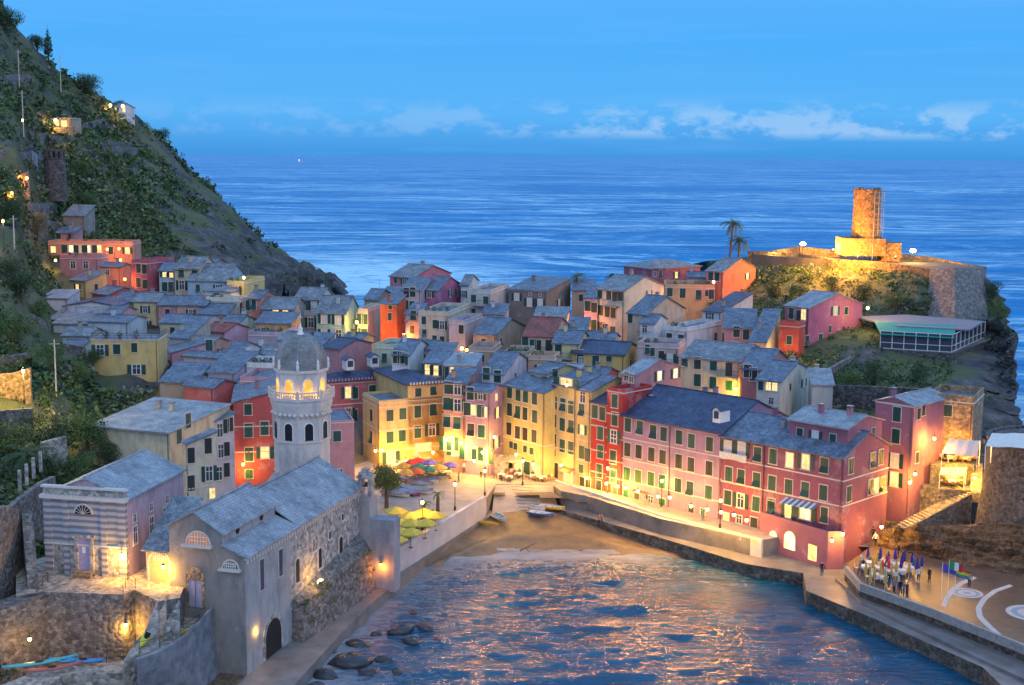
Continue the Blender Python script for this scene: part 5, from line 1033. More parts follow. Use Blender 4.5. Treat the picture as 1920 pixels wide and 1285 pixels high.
# ---- church
ch=H(); th=-16.1; ch.e1=V(math.cos(R(th)),math.sin(R(th)),0); ch.e2=V(-ch.e1.y,ch.e1.x,0); ch.B=P(459,1045,z=12.8); ch.L=7.9; ch.W=28.0
ch.A=ch.B-ch.e1*ch.L; ch.root=empty('church',(ch.B.x,ch.B.y,1.3)); tag(ch.root,'grey stone church with stepped slate roofs standing right at the harbour edge','church')
def CQ(s,t,z): p=ch.A+ch.e1*s+ch.e2*t; return V(p.x,p.y,z)
zN,zR,zL,zE=14.9,16.7,15.2,12.8; sN=5.6; sR=2.7; t1=11.0
b=MB()
b.face([CQ(0,0,0),CQ(ch.L,0,0),CQ(ch.L,0,zE),CQ(sN,0,13.7),CQ(sN,0,zN),CQ(sR,0,zR),CQ(0,0,zL)],0)      # facade
b.face([CQ(0,ch.W,0),CQ(0,0,0),CQ(0,0,zL),CQ(0,t1,zL),CQ(0,ch.W,zL-1)],0)
b.face([CQ(sN,0,13.7),CQ(sN,t1,13.7),CQ(sN,t1,zN),CQ(sN,0,zN)],1)
b.face([CQ(sN,t1,13.7),CQ(0,t1,13.7),CQ(0,t1,zL),CQ(sR,t1,zR),CQ(sN,t1,zN)],0)
b.face([CQ(ch.L,0,0),CQ(ch.L,9.6,0),CQ(ch.L,9.6,zE),CQ(ch.L,0,zE)],1)
b.face([CQ(ch.L,9.6,0),CQ(ch.L,ch.W,0),CQ(ch.L,ch.W,zE),CQ(ch.L,9.6,zE)],2)
b.face([CQ(ch.L,ch.W,0),CQ(0,ch.W,0),CQ(0,ch.W,zL-1),CQ(sR,ch.W,15.7),CQ(ch.L,ch.W,zE)],0)
b.build('wall',[GREY,PALEG,STONE_L],ch.root)
b=MB(); o=.12
b.slab([CQ(sR,-.3,zR+o),CQ(sN+.35,-.3,zN-.15+o),CQ(sN+.35,t1+.3,zN-.15+o),CQ(sR,t1+.3,zR+o)],.14)
b.slab([CQ(-.35,-.3,zL-.15+o),CQ(sR,-.3,zR+o),CQ(sR,t1+.3,zR+o),CQ(-.35,t1+.3,zL-.15+o)],.14)
b.slab([CQ(sN+.01,-.3,13.75+o),CQ(ch.L+.4,-.3,zE-.1+o),CQ(ch.L+.4,t1,zE-.1+o),CQ(sN+.01,t1,13.75+o)],.14)
b.slab([CQ(sR,t1+.31,15.75+o),CQ(ch.L+.4,t1+.01,zE-.1+o),CQ(ch.L+.4,ch.W+.2,zE-.1+o),CQ(sR,ch.W+.2,15.75+o)],.14)
b.slab([CQ(-.35,t1+.31,14.2+o),CQ(sR,t1+.31,15.75+o),CQ(sR,ch.W+.2,15.75+o),CQ(-.35,ch.W+.2,14.2+o)],.14)
b.tube(CQ(sR,t1,15.85+o),CQ(sR,ch.W+.2,15.85+o),.13,n=6); b.tube(CQ(sR,-.3,zR+.1+o),CQ(sR,t1+.3,zR+.1+o),.13,n=6)
b.build('roof',ROOF_L,ch.root)
b=MB() # corbel table
b.prism([(p.x,p.y) for p in (CQ(ch.L+.22,-.1,0),CQ(ch.L+.22,ch.W,0),CQ(ch.L-.0,ch.W,0),CQ(ch.L,-.1,0))],zE-.3,zE-.1)
for k in range(46):
    t=.2+k*.6; q=[CQ(ch.L+.18,t,0),CQ(ch.L+.18,t+.25,0),CQ(ch.L,t+.25,0),CQ(ch.L,t,0)]; b.prism([(p.x,p.y) for p in q],zE-.75,zE-.301)
b.build('cornice',TRIM,ch.root)
def semi(h,face,u,v_,w,mat,sill=True,name='window'):
    M=facem(h,face,u,v_); b=MB(); n=12
    def sp(r): return [(r*math.cos(math.pi*k/n),r*math.sin(math.pi*k/n)) for k in range(n+1)]
    plate(b,sp(w/2+.15),M,-.08,0,0); plate(b,sp(w/2),M,-.11,-.081,1)
    if sill: b.box(-w/2-.35,-.5,-.22,w/2+.35,-.003,-.001,0,M)
    for k in range(-3,4): x=k*w/8; b.box(x-.025,-.14,0,x+.025,-.111,math.sqrt((w/2)**2-x*x)-.03,2,M)
    for z in (w*.14,w*.3): b.box(-w*.38,-.145,z,w*.38,-.111,z+.05,2,M)
    return b.build(name,[TRIM,mat,TRIMW],h.root)
semi(ch,'F',372,1021,2.4,glow('lunette_warm',(.9,.35,.12),.35)); semi(ch,'F',433,1066,1.5,LUN)
M=facem(ch,'F',368,1138); b=MB(); b.box(-.95,-.12,-.05,-.7,0,2.7,0,M); b.box(.7,-.12,-.05,.95,0,2.7,0,M); b.box(-.95,-.16,2.7,.95,0,2.95,0,M); plate(b,[(x,z+2.95) for x,z in archpts(1.9,.95)],M,-.10,0,0)
d=b.build('door_frame',STONE_W,ch.root); b=MB(); b.box(-.69,-.07,0,.69,-.002,2.69,0,M); b.box(-.02,-.09,0,.02,-.071,2.69,1,M); b.build('door',[plain('grey_lilac_door',(.38,.36,.46),.7),METAL],ch.root)
for (u,v_,w,hh) in ((491,1106,.75,3.0),(526,1080,.75,2.7)):
    M=facem(ch,'S',u,v_); b=MB(); b.box(-w/2-.1,-.06,-.1,w/2+.1,0,hh+.1,0,M); b.box(-w/2,-.09,0,w/2,-.061,hh,1,M); b.build('window',[TRIM,GLASS],ch.root)
for (u,v_,w,hh,mt) in ((557,1091,.8,2.4,DARK),(599,1064,.7,2.1,DARK),(587,1033,.5,1.3,STONE_W),(638,1038,.8,1.9,DARK),(641,975,.4,.7,DARK),(617,1010,.4,.8,DARK)):
    arched(ch,'S',u,v_,w,hh,mt)
arched(ch,'S',512,1226,3.3,3.6,DARK,name='tunnel_arch',frame=.5,fm=STONE_L,base=False)
b=MB() # clerestory openings
for t in (3.0,8.0):
    p=CQ(sN,t,14.35); M=Matrix.Translation(p)@Matrix.Rotation(math.atan2(ch.e2.y,ch.e2.x),4,'Z'); ring=[(.33*math.cos(k*math.pi/7),.33*math.sin(k*math.pi/7)) for k in range(14)]
    b=MB(); plate(b,ring,M,-.06,0); b.build('window',DARK,ch.root)
PLG=[]
# plinth talus with grass on the harbour side
b=MB(); tp=[CQ(ch.L+1.0,10,5.0),CQ(ch.L+1.2,16,5.3),CQ(ch.L+1.3,22,5.7),CQ(ch.L+1.3,27.3,6.0)]; bt=[CQ(ch.L+1.5,9.6,.9),CQ(ch.L+1.9,16,.9),CQ(ch.L+2.0,22,.9),CQ(ch.L+2.1,27.8,.9)]; inn=[CQ(ch.L-.1,10,5.6),CQ(ch.L-.1,16,6.3),CQ(ch.L-.1,22,7.1),CQ(ch.L-.1,27.5,7.7)]
b.strip(bt,tp,0); b.strip(tp,inn,1); b.face([bt[0],tp[0],inn[0],CQ(ch.L-.1,9.6,.9)],0); b.face([tp[-1],bt[-1],CQ(ch.L-.1,27.8,.9),inn[-1]],0)
GRASS=ground('grass_green',(.05,.11,.025),(.10,.17,.05),1.5)
b.build('plinth',[STONE,STONE],ch.root)
for k in range(46):
    f=random.random(); p=tp[0].lerp(tp[-1],f).lerp(bt[0].lerp(bt[-1],f),random.random()**2*.6)
    PLG.append((p.x,p.y,p.z+.05))
b=MB() # buttress tower + white block + belfry
def bx(s0,s1,t0,t1,z0,z1,m=0): b.prism([(p.x,p.y) for p in (CQ(s0,t0,0),CQ(s1,t0,0),CQ(s1,t1,0),CQ(s0,t1,0))],z0,z1,m)
bx(ch.L-.3,ch.L+1.3,27.4,29.6,.8,11.6,0); bx(ch.L+1.31,ch.L+4.2,27.5,29.4,1.0,9.3,1)
b.build('buttress',[PALEG,stucco((.30,.33,.37),.8)],ch.root)
b=MB(); bx(ch.L-.2,ch.L+.25,27.6,28.6,11.6,13.9); bx(ch.L+1.0,ch.L+1.4,27.6,28.6,11.6,13.9); bx(ch.L-.35,ch.L+1.55,27.45,28.75,13.9,14.2); bx(ch.L-.1,ch.L+1.3,27.6,28.6,14.2,14.6); bx(ch.L+.25,ch.L+.95,27.6,28.6,14.6,15.0)
b.build('belfry',STONE_L,ch.root)
b=MB(); p=CQ(ch.L+.62,28.1,12.9); b.lathe(p,[(.32,0),(.26,.12),(.16,.4),(.05,.5)],10); b.build('bell',METAL,ch.root,smooth=True)
# spotlight on the sea side of the church
M=facem(ch,'S',581,1090); p=M@V(0,-1.2,0); rt=empty('wall_floodlight',p); tag(rt,'floodlight glaring on the rubble side wall of the church above the plinth','floodlight')
b=MB(); b.box(-.3,-1.4,-.15,.3,-1.05,.2,0,M); b.build('lamp_housing',METAL,rt); b=MB(); b.box(-.28,-1.04,-.1,.28,-.98,.25,0,M); b.box(-.28,-1.4,.2,.28,-1.05,.26,0,M); b.build('lamp_lens',LAMPG,rt); plight(rt,p+V(.3,-.6,.7),200,WARM)
# ---- bell tower
C0=P(565,735,D=154); cx,cy=C0.x,C0.y
def zt(v_): return P(565,v_,D=154).z
bt_=empty('bell_tower',(cx,cy,8)); tag(bt_,'white octagonal bell tower with grey dome and lit balcony arches rising behind the church','bell tower')
ph=math.pi/2*3-R(0)+R(2); k8=math.pi/8
r0=3.27; r1=3.75; r2=2.95
b=MB(); b.lathe((cx,cy,0),[(r0,6),(r0,zt(822))],8,0,ph); b.lathe((cx,cy,0),[(r0-.05,zt(822)),(r0-.05,zt(776)),(r1-.1,zt(752)),(r1-.1,zt(744))],8,0,ph)
b.lathe((cx,cy,0),[(r2,zt(741)),(r2,zt(692))],8,0,ph)
wallo=b.build('wall',PALEW,bt_)
b=MB(); 
for (ra,za,zb) in ((r0+.14,zt(822),zt(818)),(r1+.12,zt(744),zt(739)),(r2+.25,zt(694),zt(689)),(r0+.1,zt(880),zt(878))): b.lathe((cx,cy,0),[(ra,za),(ra,zb)],8,0,ph)
for k in range(8): # pilaster corners and corbel arches
    a=ph+k*math.pi/4; x,y=cx+r0*math.cos(a),cy+r0*math.sin(a); b.tube((x,y,zt(818)),(x,y,zt(778)),.16,n=6)
    a2=ph+(k+1)*math.pi/4; A1=V(cx+r0*math.cos(a),cy+r0*math.sin(a),0); A2=V(cx+r0*math.cos(a2),cy+r0*math.sin(a2),0)
    for j in range(4): q=A1.lerp(A2,(j+.5)/4); b.tube((q.x,q.y,zt(776)),(q.x*1.0+ .28*math.cos((a+a2)/2),q.y+.28*math.sin((a+a2)/2),zt(769)),.16,.26,n=6)
b.build('cornice',TRIM,bt_)
zb0,zb1=zt(689),zt(627); b=MB(); pr=[]
for k in range(13):
    t=k/12; pr.append((max(.28,(r2+.12)*math.cos(t*math.pi/2)**.80),zb0+(zb1-zb0)*math.sin(t*math.pi/2)**1.0))
b.lathe((cx,cy,0),pr,8,0,ph)
dome=b.build('dome',slate('dome_slate',(.28,.29,.28),(.23,.24,.23),.3,.16,.2),bt_)
b=MB()
for k in range(8):
    a=ph+k*math.pi/4; pp=[V(cx+r_*1.01*math.cos(a),cy+r_*1.01*math.sin(a),z_) for r_,z_ in pr]
    for i in range(len(pp)-1): b.tube(pp[i],pp[i+1],.07,n=5)
b.build('dome_rib',ROOF_L,dome)
for k in range(8):
    a=ph+k*math.pi/4; b=MB(); x,y=cx+(r2+.2)*math.cos(a),cy+(r2+.2)*math.sin(a); b.lathe((x,y,zb0),[(.2,0),(.15,.3),(.2,.45),(.12,.8),(.16,.95),(.02,1.3)],7); b.build('pinnacle',TRIMW,bt_,smooth=True)
b=MB(); b.lathe((cx,cy,zb1-.2),[(.5,0),(.42,.3),(.3,.35),(.26,.8),(.34,.9),(.12,1.1),(.05,1.6)],10); b.tube((cx,cy,zb1+1.3),(cx,cy,zb1+2.4),.04,n=5); b.tube((cx-.3,cy,zb1+2.0),(cx+.3,cy,zb1+2.0),.035,n=5); b.build('finial',TRIMW,bt_,smooth=True)
ARCH_LIT=glow('belfry_glow',(1,.50,.08),1.5)
for k in range(8):
    a=ph+(k+.5)*math.pi/4; dr=V(math.cos(a),math.sin(a),0)
    if dr.y>.6: continue
    rz=a+math.pi/2
    for (rr,vb,vt,w_,mt,nm) in ((r2*math.cos(k8),735,706,.95,ARCH_LIT,'lit_arch'),(r0*math.cos(k8)-.03,817,786,.95,DARK,'window')):
        M=Matrix.Translation((cx+dr.x*rr,cy+dr.y*rr,zt(vb)))@Matrix.Rotation(rz,4,'Z'); h_=zt(vt)-zt(vb)
        b=MB(); plate(b,archpts(w_+.3,h_+.15),M,-.10,0,0); plate(b,archpts(w_,h_),M,-.13,-.101,1); b.build(nm,[TRIMW,mt],bt_)
    if k%1==0: # balustrade segment
        A1=V(cx+r1*math.cos(a-k8),cy+r1*math.sin(a-k8),zt(739)); A2=V(cx+r1*math.cos(a+k8),cy+r1*math.sin(a+k8),zt(739)); b=MB()
        for j in range(9): q=A1.lerp(A2,(j+.5)/9); b.lathe(q,[(.07,0),(.10,.2),(.05,.45),(.07,.62)],6)
        for q in (A1,): b.lathe(q,[(.16,0),(.16,.85),(.05,1.0)],6)
        b.tube(A1+V(0,0,.68),A2+V(0,0,.68),.09,n=5); b.build('balustrade',TRIM,bt_)
plight(bt_,V(cx,cy-3.35,zt(734)),18,WARM,.1); plight(bt_,V(cx-2.2,cy-2.5,zt(734)),12,WARM,.1); plight(bt_,V(cx+2.2,cy-2.5,zt(734)),12,WARM,.1)
b=MB(); b.prism([(cx-3.6,cy-3.4),(cx+3.9,cy-3.4),(cx+3.9,cy+3.4),(cx-3.6,cy+3.4)],5,zt(893)); b.build('base',PALEW,bt_)
b=MB(); zz=zt(893); b.face([V(cx-3.8,cy-3.7,zz-.1),V(cx+4.1,cy-3.7,zz-.1),V(cx+2.2,cy-2.2,zz+1.2),V(cx-2.2,cy-2.2,zz+1.2)]); b.face([V(cx+4.1,cy-3.7,zz-.1),V(cx+4.1,cy+3.6,zz-.1),V(cx+2.2,cy+2,zz+1.2),V(cx+2.2,cy-2.2,zz+1.2)]); b.face([V(cx-3.8,cy+3.6,zz-.1),V(cx-3.8,cy-3.7,zz-.1),V(cx-2.2,cy-2.2,zz+1.2),V(cx-2.2,cy+2,zz+1.2)]); b.build('base_roof',ROOF_L,bt_)
# ---- oratory with striped facade
def striped():
    m,nt,b=newmat('striped_marble'); L=nt.links.new; b.inputs['Roughness'].default_value=.8
    g=N(nt,'ShaderNodeNewGeometry'); sp=N(nt,'ShaderNodeSeparateXYZ'); L(g.outputs['Position'],sp.inputs[0]); no=N(nt,'ShaderNodeTexNoise',inp={'Scale':1.4,'Detail':4}); L(g.outputs['Position'],no.inputs[0])
    a=N(nt,'ShaderNodeMath',operation='MULTIPLY_ADD',inp={1:.10}); L(no.outputs[0],a.inputs[0]); L(sp.outputs[2],a.inputs[2])
    f=N(nt,'ShaderNodeMath',operation='MULTIPLY',inp={1:1/.62}); L(a.outputs[0],f.inputs[0]); fr=N(nt,'ShaderNodeMath',operation='FRACT'); L(f.outputs[0],fr.inputs[0])
    r=ramp(nt,[(0,(.42,.44,.46)),(.44,(.38,.40,.43)),(.52,(.18,.19,.23)),(.93,(.20,.21,.25)),(1,(.42,.44,.46))],fr.outputs[0]); L(r.outputs[0],b.inputs['Base Color']); bumpn(nt,b,no.outputs[0],.2,.05); return m
orr=house('pink-sided oratory with grey striped stone facade and steps up to its lilac door',85,238,343,936,125,-8,8.3,(.50,.36,.42),'x','L',.42,cat='chapel',name='oratory',group=None,over=.3,chim=0,dirt=.8,wins={'F':[],'S':[(252,972,'p',.7,.8),(283,951,'p',.7,.8),(313,937,'p',.7,.8),(253,1003,'p',.8,1.8),(284,987,'p',.9,2.0),(309,967,'p',.9,1.8)]})
def OQ(s,t,z): return orr.Q(s,t,z)
b=MB()
def ob(s0,s1,t0,t1,z0,z1,m=0): b.prism([(p.x,p.y) for p in (OQ(s0,t0,0),OQ(s1,t0,0),OQ(s1,t1,0),OQ(s0,t1,0))],z0,z1,m)
Lo=orr.L; ez=orr.ez; zg=orr.zb
ob(0,Lo,-.35,-.01,zg+3.6,ez-.2,0); ob(0,Lo,-.35,-.01,zg-.3,zg+3.599,1); ob(-.0,Lo,-.35,-.01,ez+.15,ez+.85,1)
for (s0,s1) in ((0,.8),(2.0,2.6),(Lo-2.6,Lo-2.0),(Lo-.8,Lo)): ob(s0,s1,-.5,-.351,zg-.3,ez-.2,0 if False else 0)
b.build('striped_facade',[striped(),STONE_L],orr.root)
b=MB(); ob(-.25,Lo+.25,-.75,-.01,ez-.2,ez+.149); ob(-.15,Lo+.15,-.6,-.01,ez+.851,ez+1.05); ob(-.05,Lo+.05,-.55,-.01,zg+3.5,zg+3.65); b.build('cornice',TRIM,orr.root)
M=facem(orr,'F',161,961); b=MB(); n=12; sp_=lambda r:[(r*math.cos(math.pi*k/n),r*math.sin(math.pi*k/n)) for k in range(n+1)]
plate(b,sp_(1.0),M,-.56,-.35,0); plate(b,sp_(.85),M,-.6,-.561,1)
for k in range(-3,4): b.tube(M@V(0,-.62,0),M@V(.85*math.sin(k*.42),-.62,.85*math.cos(k*.42)),.03,n=4,m=2)
b.build('window',[TRIM,DARK,TRIM],orr.root)
M=facem(orr,'F',164,1066); b=MB(); b.box(-1.0,-.62,0,-.62,-.35,3.2,0,M); b.box(.62,-.62,0,1.0,-.35,3.2,0,M); b.box(-1.1,-.68,3.2,1.1,-.35,3.5,0,M); b.build('door_frame',STONE_L,orr.root)
b=MB(); b.box(-.61,-.5,0,.61,-.36,3.19,0,M); b.box(-.2,-.515,1.7,.15,-.501,2.3,1,M); b.build('door',[plain('lilac_door',(.34,.32,.50),.7),TRIMW],orr.root)
b=MB()
for k in range(8): b.box(-1.0-.02*k,-.7-.38*(k+1),-.24*(k+1)-.0,1.0+.02*k,-.55 if k==0 else -.7-.38*k,-.24*k-.02,0,M)
for s in (-1.35,1.15): b.box(s,-4.2,-2.2,s+.2,-.6,-.9,0,M)
b.build('front_steps',STONE_W,orr.root)
# annexe between oratory and church
an=house('small arched porch annexe with dark slate roof between oratory and church',273,322,None,1030,123.4,-14,7.0,STB,'s','G',.55,cat='porch',name='porch_annexe',group=None,chim=0,depth=6,wins={'F':[],'S':[]},over=.5)
arched(an,'F',301,1112,2.0,4.0,plain('porch_inner',(.52,.40,.22),.9),frame=.25,base=False,name='archway')
M=facem(an,'F',301,1052); semi(an,'F',301,1052,1.7,LUN,False)
# ---- church square, lower landings, stairs
SQ=[(30,1118),(84,1110),(231,1115),(252,1106),(297,1128),(337,1121),(352,1085),(420,1040),(200,1010),(30,1060)]
b=prism_px(SQ,9.3,.8,None,''); b.m[-2]=1; struct('church_square',b,[STONE,stone('square_paving',(.38,.35,.30),(.30,.28,.24),.8,.5,.6,.1)])
b=prism_px([(232,1238),(262,1226),(300,1219),(375,1176),(380,1150),(336,1140),(288,1178),(256,1200)],6.3,1.0,None,''); struct('landing',b,[stone('square_paving',(1,1,1),(1,1,1))])
b=prism_px([(-60,1310),(60,1262),(105,1252),(232,1238),(268,1236),(276,1262),(120,1264),(60,1310)],4.5,-.5,None,''); struct('lower_quay',b,[stone('square_paving',(1,1,1),(1,1,1))])
b=prism_px([(-60,1400),(60,1264),(276,1262),(420,1250),(470,1262),(535,1302),(400,1420)],1.2,-1.0,None,''); struct('rock_shelf',b,[ROCK])
def stairs(name,p0,p1,w_,n,zlow,mat,label):
    """flight from p0 (low) to p1 (high), each step a box down to zlow"""
    b=MB(); d=(p1-p0); h=d.z; d.z=0; e=d.normalized(); L=d.length; nn=V(-e.y,e.x,0)
    for k in range(n):
        a=p0+e*(L*k/n); c=p0+e*(L*(k+1)/n); z=p0.z+h*(k+1)/n
        q=[a-nn*w_/2,c-nn*w_/2,c+nn*w_/2,a+nn*w_/2]; b.prism([(x.x,x.y) for x in q],zlow,z)
    o=b.build(name,mat); return tag(o,label,'stairs')
STEP=stone('step_stone',(.42,.38,.32),(.34,.31,.27),1.0,.4,.7,0)
stairs('stone_stairs',P(285,1181,z=6.3),P(314,1122,z=9.3),1.7,12,4.5,STEP,'steep stone stairs with parapets dropping from the church square to the landing')
stairs('stone_stairs',P(240,1243,z=4.5),P(256,1207,z=6.3),1.5,7,3.5,STEP,'short lower flight of pale steps beside the lit rubble wall corner')
wallpx('stair_parapet',[P(271,1188,z=7.4),P(296,1127,z=10.3)],4.6,.35,STONE_L,'sloping stone parapet left of the steep church stairs')
wallpx('stair_parapet',[P(302,1184,z=7.2),P(335,1126,z=10.1)],4.6,.35,STONE_L,'sloping stone parapet right of the steep church stairs')
# curved breakwater apron
tpz=[(256,1238,6.6),(290,1226,6.9),(320,1212,7.0),(352,1190,7.1),(376,1166,7.2),(392,1146,7.6),(399,1140,7.6)]
btz=[(262,1330,1.0),(300,1325,1.0),(345,1312,1.0),(385,1292,1.0),(405,1275,1.0),(416,1262,1.0),(420,1255,1.0)]
A_=resamp([P(a,b_,z=c) for a,b_,c in tpz],24); B_=resamp([P(a,b_,z=c) for a,b_,c in btz],24); b=MB(); rows=[]
for j in range(9):
    t=j/8; f=t**1.8; rows.append([V(*(A_[i].x*(1-f)+B_[i].x*f, A_[i].y*(1-f)+B_[i].y*f, A_[i].z*(1-t)+B_[i].z*t)) for i in range(24)])
for j in range(8): b.strip(rows[j+1],rows[j])
inn=[p+V(-.2,.55,0) for p in A_]; b.strip(A_,inn); b.strip(inn,[p-V(0,0,1.5) for p in inn])
o=b.build('sea_defence',ground('streaked_concrete',(.10,.11,.13),(.30,.32,.35),.9,.8,1.0)); tag(o,'curved grey concrete sea defence wall sweeping down below the church door','sea wall')
# rubble and garden walls on the left
wallpx('retaining_wall',[P(-60,965,z=18.0),P(18,948,z=16.5),P(40,960,z=15.0),P(52,1100,z=9.6)],5,1.0,STONE,'tall curved rubble retaining wall at the left edge beside the oratory')
wallpx('garden_wall',[P(22,950,D=133),P(52,925,D=136),P(80,905,D=140),P(104,893,D=146)],8,.6,STONE,'rubble garden wall with broken posts left of the oratory')
wallpx('bastion_wall',[P(-80,1172,z=8.4),P(-10,1150,z=8.7),P(50,1128,z=9.0),P(88,1112,z=9.2)],-.5,2.5,STONE,'rounded dark rubble bastion wall at the lower left corner')
wallpx('terrace_wall',[P(-60,706,D=170),P(20,700,D=171),P(56,690,D=171)],12,.5,STONE_W,'yellow lit stone wall behind the street lamp on the left path')
wallpx('terrace_wall',[P(-60,775,D=160),P(60,766,D=161)],12,.5,STONE,'rubble wall under the lamp-lit path at the left edge')
wallpx('garden_wall',[P(80,830,D=156),P(125,818,D=159)],10,.5,STONE_L,'pale dry stone wall among the bushes below the path')
for k in range(4):
    p=P(36+k*13,905-k*12+0*k,D=137+k*2.4); tag(wallpx('stone_post',[p+V(-.15,0,1.3),p+V(.15,0,1.3)],p.z-1,.3,STONE_L,'x'),ORD[k]+' broken pale fence post from the left above the garden wall','post','fence posts above the garden wall')
# ---- porch block of the red house
zt_=5.5; pts=[V(31.2,162.0,0),V(37.6,153.2,0),V(39.6,153.5,0),V(39.05,154.3,0)]
b=MB(); b.prism([(p.x,p.y) for p in pts],.8,zt_)
for a,c in ((pts[0],pts[1]),(pts[1],pts[2])):
    d=(c-a).normalized(); nn=V(-d.y,d.x,0)*.2; b.prism([(a.x,a.y),(c.x,c.y),(c.x+nn.x,c.y+nn.y),(a.x+nn.x,a.y+nn.y)],zt_+.001,zt_+.75)
por=b.build('porch',stucco((.30,.12,.19),.4),hRed.root)
pf=H(); pf.A=pts[0].copy(); pf.e1=(pts[1]-pts[0]).normalized(); pf.B=pts[1]; pf.e2=pf.e1; pf.root=hRed.root
arched(pf,'F',1450,1024,1.15,1.9,LITW,por,'window',.1,base=False); arched(pf,'F',1481,1030,1.7,2.2,LITW,por,'window',.1,base=False)
M=facem(pf,'F',1523,1051); b=MB(); b.box(-.65,-.06,0,.65,-.002,1.9,0,M); b.build('door',LIT,por)
b=MB(); p0=P(1428,1012,z=2.6) # striped awning over the terrace
M=facem(hRed,'F',1505,940); b=MB()
for k in range(12): b.slab([M@V(-2.4+k*.4,-1.5,-.35),M@V(-2.0+k*.4,-1.5,-.35),M@V(-2.0+k*.4,-.01,.1),M@V(-2.4+k*.4,-.01,.1)],.05,k%2)
aw=b.build('awning',[TRIMW,plain('awning_grey',(.18,.2,.26),.8)],hRed.root)
stairs('stone_stairs',P(930,874,z=3.7),P(934,853,z=6.6),3.2,12,3,STEP,'broad pale stone steps leading into the alley beside the olive house')
wl(hRed,'F',[(1478,958,'l',.9,1.9),(1510,960,'w',1.5,1.9),(1546,966,'c',1,1.9),(1446,952,'c',1,1.7)])
M=facem(hRed,'F',1377,850); b=MB()
for k in range(9): x=-2.1+k*.47; b.face([M@V(x,-.35-.05*(k%2),.0),M@V(x,-.35-.05*(k%2),-.8-.15*math.sin(k)),M@V(x+.47,-.35-.05*((k+1)%2),-.8-.15*math.sin(k+1)),M@V(x+.47,-.35-.05*((k+1)%2),.0)])
b.tube(M@V(-2.2,-.35,.02),M@V(2.2,-.35,.02),.02,n=4); tag(b.build('hanging_laundry',CURT),'white sheets hanging to dry under the top left windows of the red house','laundry')
# palazzo dormers, dentil friezes
def dormer(h,u,v_,D,w_=1.3,label=None,face='S'):
    p=P(u,v_,D=D); e=h.e2 if face=='S' else h.e1; M=Matrix.Translation(p)@Matrix.Rotation(math.atan2(e.y,e.x),4,'Z'); b=MB()
    b.box(-w_/2,0,-.9,w_/2,2.2,.75,0,M); b.face([M@V(-w_/2,0,.75),M@V(w_/2,0,.75),M@V(0,0,1.15)],0); b.box(-w_/2+.2,-.05,-.35,w_/2-.2,-.001,.6,2,M)
    b.slab([M@V(-w_/2-.2,-.2,.72),M@V(0,-.2,1.28),M@V(0,2.4,1.28),M@V(-w_/2-.2,2.4,.72)],.1,1); b.slab([M@V(0,-.2,1.28),M@V(w_/2+.2,-.2,.72),M@V(w_/2+.2,2.4,.72),M@V(0,2.4,1.28)],.1,1)
    b.build('dormer',[TRIMW,ROOFS['D'],GLASS],h.root)
dormer(hPal,657,684,209); dormer(hPal,703,678,212)
dormer(hPink,1343,780,167,1.1,face='F'); dormer(hPink,1222,752,182,1.2,face='F')
for (h,ln,st) in ((hPal,hPal.W,.55),(hYU,hYU.W,.5)):
    b=MB(); n=int(ln/st)
    for k in range(n): p=h.B+h.e2*(k+.3)*st; nn=V(h.e2.y,-h.e2.x,0); M=Matrix.Translation((p.x,p.y,h.ez+.05))@Matrix.Rotation(math.atan2(h.e2.y,h.e2.x),4,'Z'); b.box(0,-.52,-.05,.22,-.36,.33,0,M)
    b.build('parapet_frieze',[TRIM if h is hYU else plain('pink_frieze',(.6,.25,.28),.8)],h.root)
b=MB() # skylights
for (u,v_) in ((1381,799),(1409,802),(1474,777),(1451,775)):
    p=P(u,v_,D=160+ (805-v_)*.28+ (1400-u)*.05)
for h,u,v_ in ((hYP,760,757),(hYP,790,864)): pass
AW=plain('cream_awning',(.62,.56,.36),.8)
def awning(h,face,u,v_,w_,d_,mat,drop=.5):
    M=facem(h,face,u,v_); b=MB(); b.slab([M@V(-w_/2,-d_,-drop),M@V(w_/2,-d_,-drop),M@V(w_/2,-.01,0),M@V(-w_/2,-.01,0)],.06)
    for s in (-1,1): b.tube(M@V(s*(w_/2-.05),-d_,-drop-.04),M@V(s*(w_/2-.05),-.02,-.7),.025,n=4)
    return b.build('awning',mat,h.root)
awning(hOl,'F',965,855,3.4,1.8,AW); awning(hYP,'S',800,846,3.0,1.6,plain('yellow_awning',(.6,.45,.12),.8)); awning(hYA,'F',1066,876,2.6,1.0,plain('brown_awning',(.2,.12,.07),.8)); awning(hPink,'F',1203,920,2.6,.5,plain('brown_awning',(.2,.12,.07),.8),.15)
# balconies on selected houses
for key,f,u,v_,w_ in (('large cream house with flowered','F',1365,706,3.6),('white upper house','F',578,587,4.2),('large magenta','F',1497,603,3.4),('cream house with rusty','F',1010,660,5),('pale yellow house with railed','F',1075,672,4),('tall grey-white','F',900,572,2.4),('tall white house with a stack','F',1148,573,3),('grey pink house with long','F',1248,684,5),('small white house with curved','F',1210,632,3.2),('slim lilac house','F',772,600,2.4),('lavender top-floor','F',862,716,4.6),('cream attic house','F',812,705,3.4)):
    for lb,h in list(HS.items())+[(hLT.root['label'],hLT)]:
        if lb.startswith(key):
            try: balcony(h,f,u,v_,min(w_,h.L*.9))
            except Exception as e: print('balc',key,e)
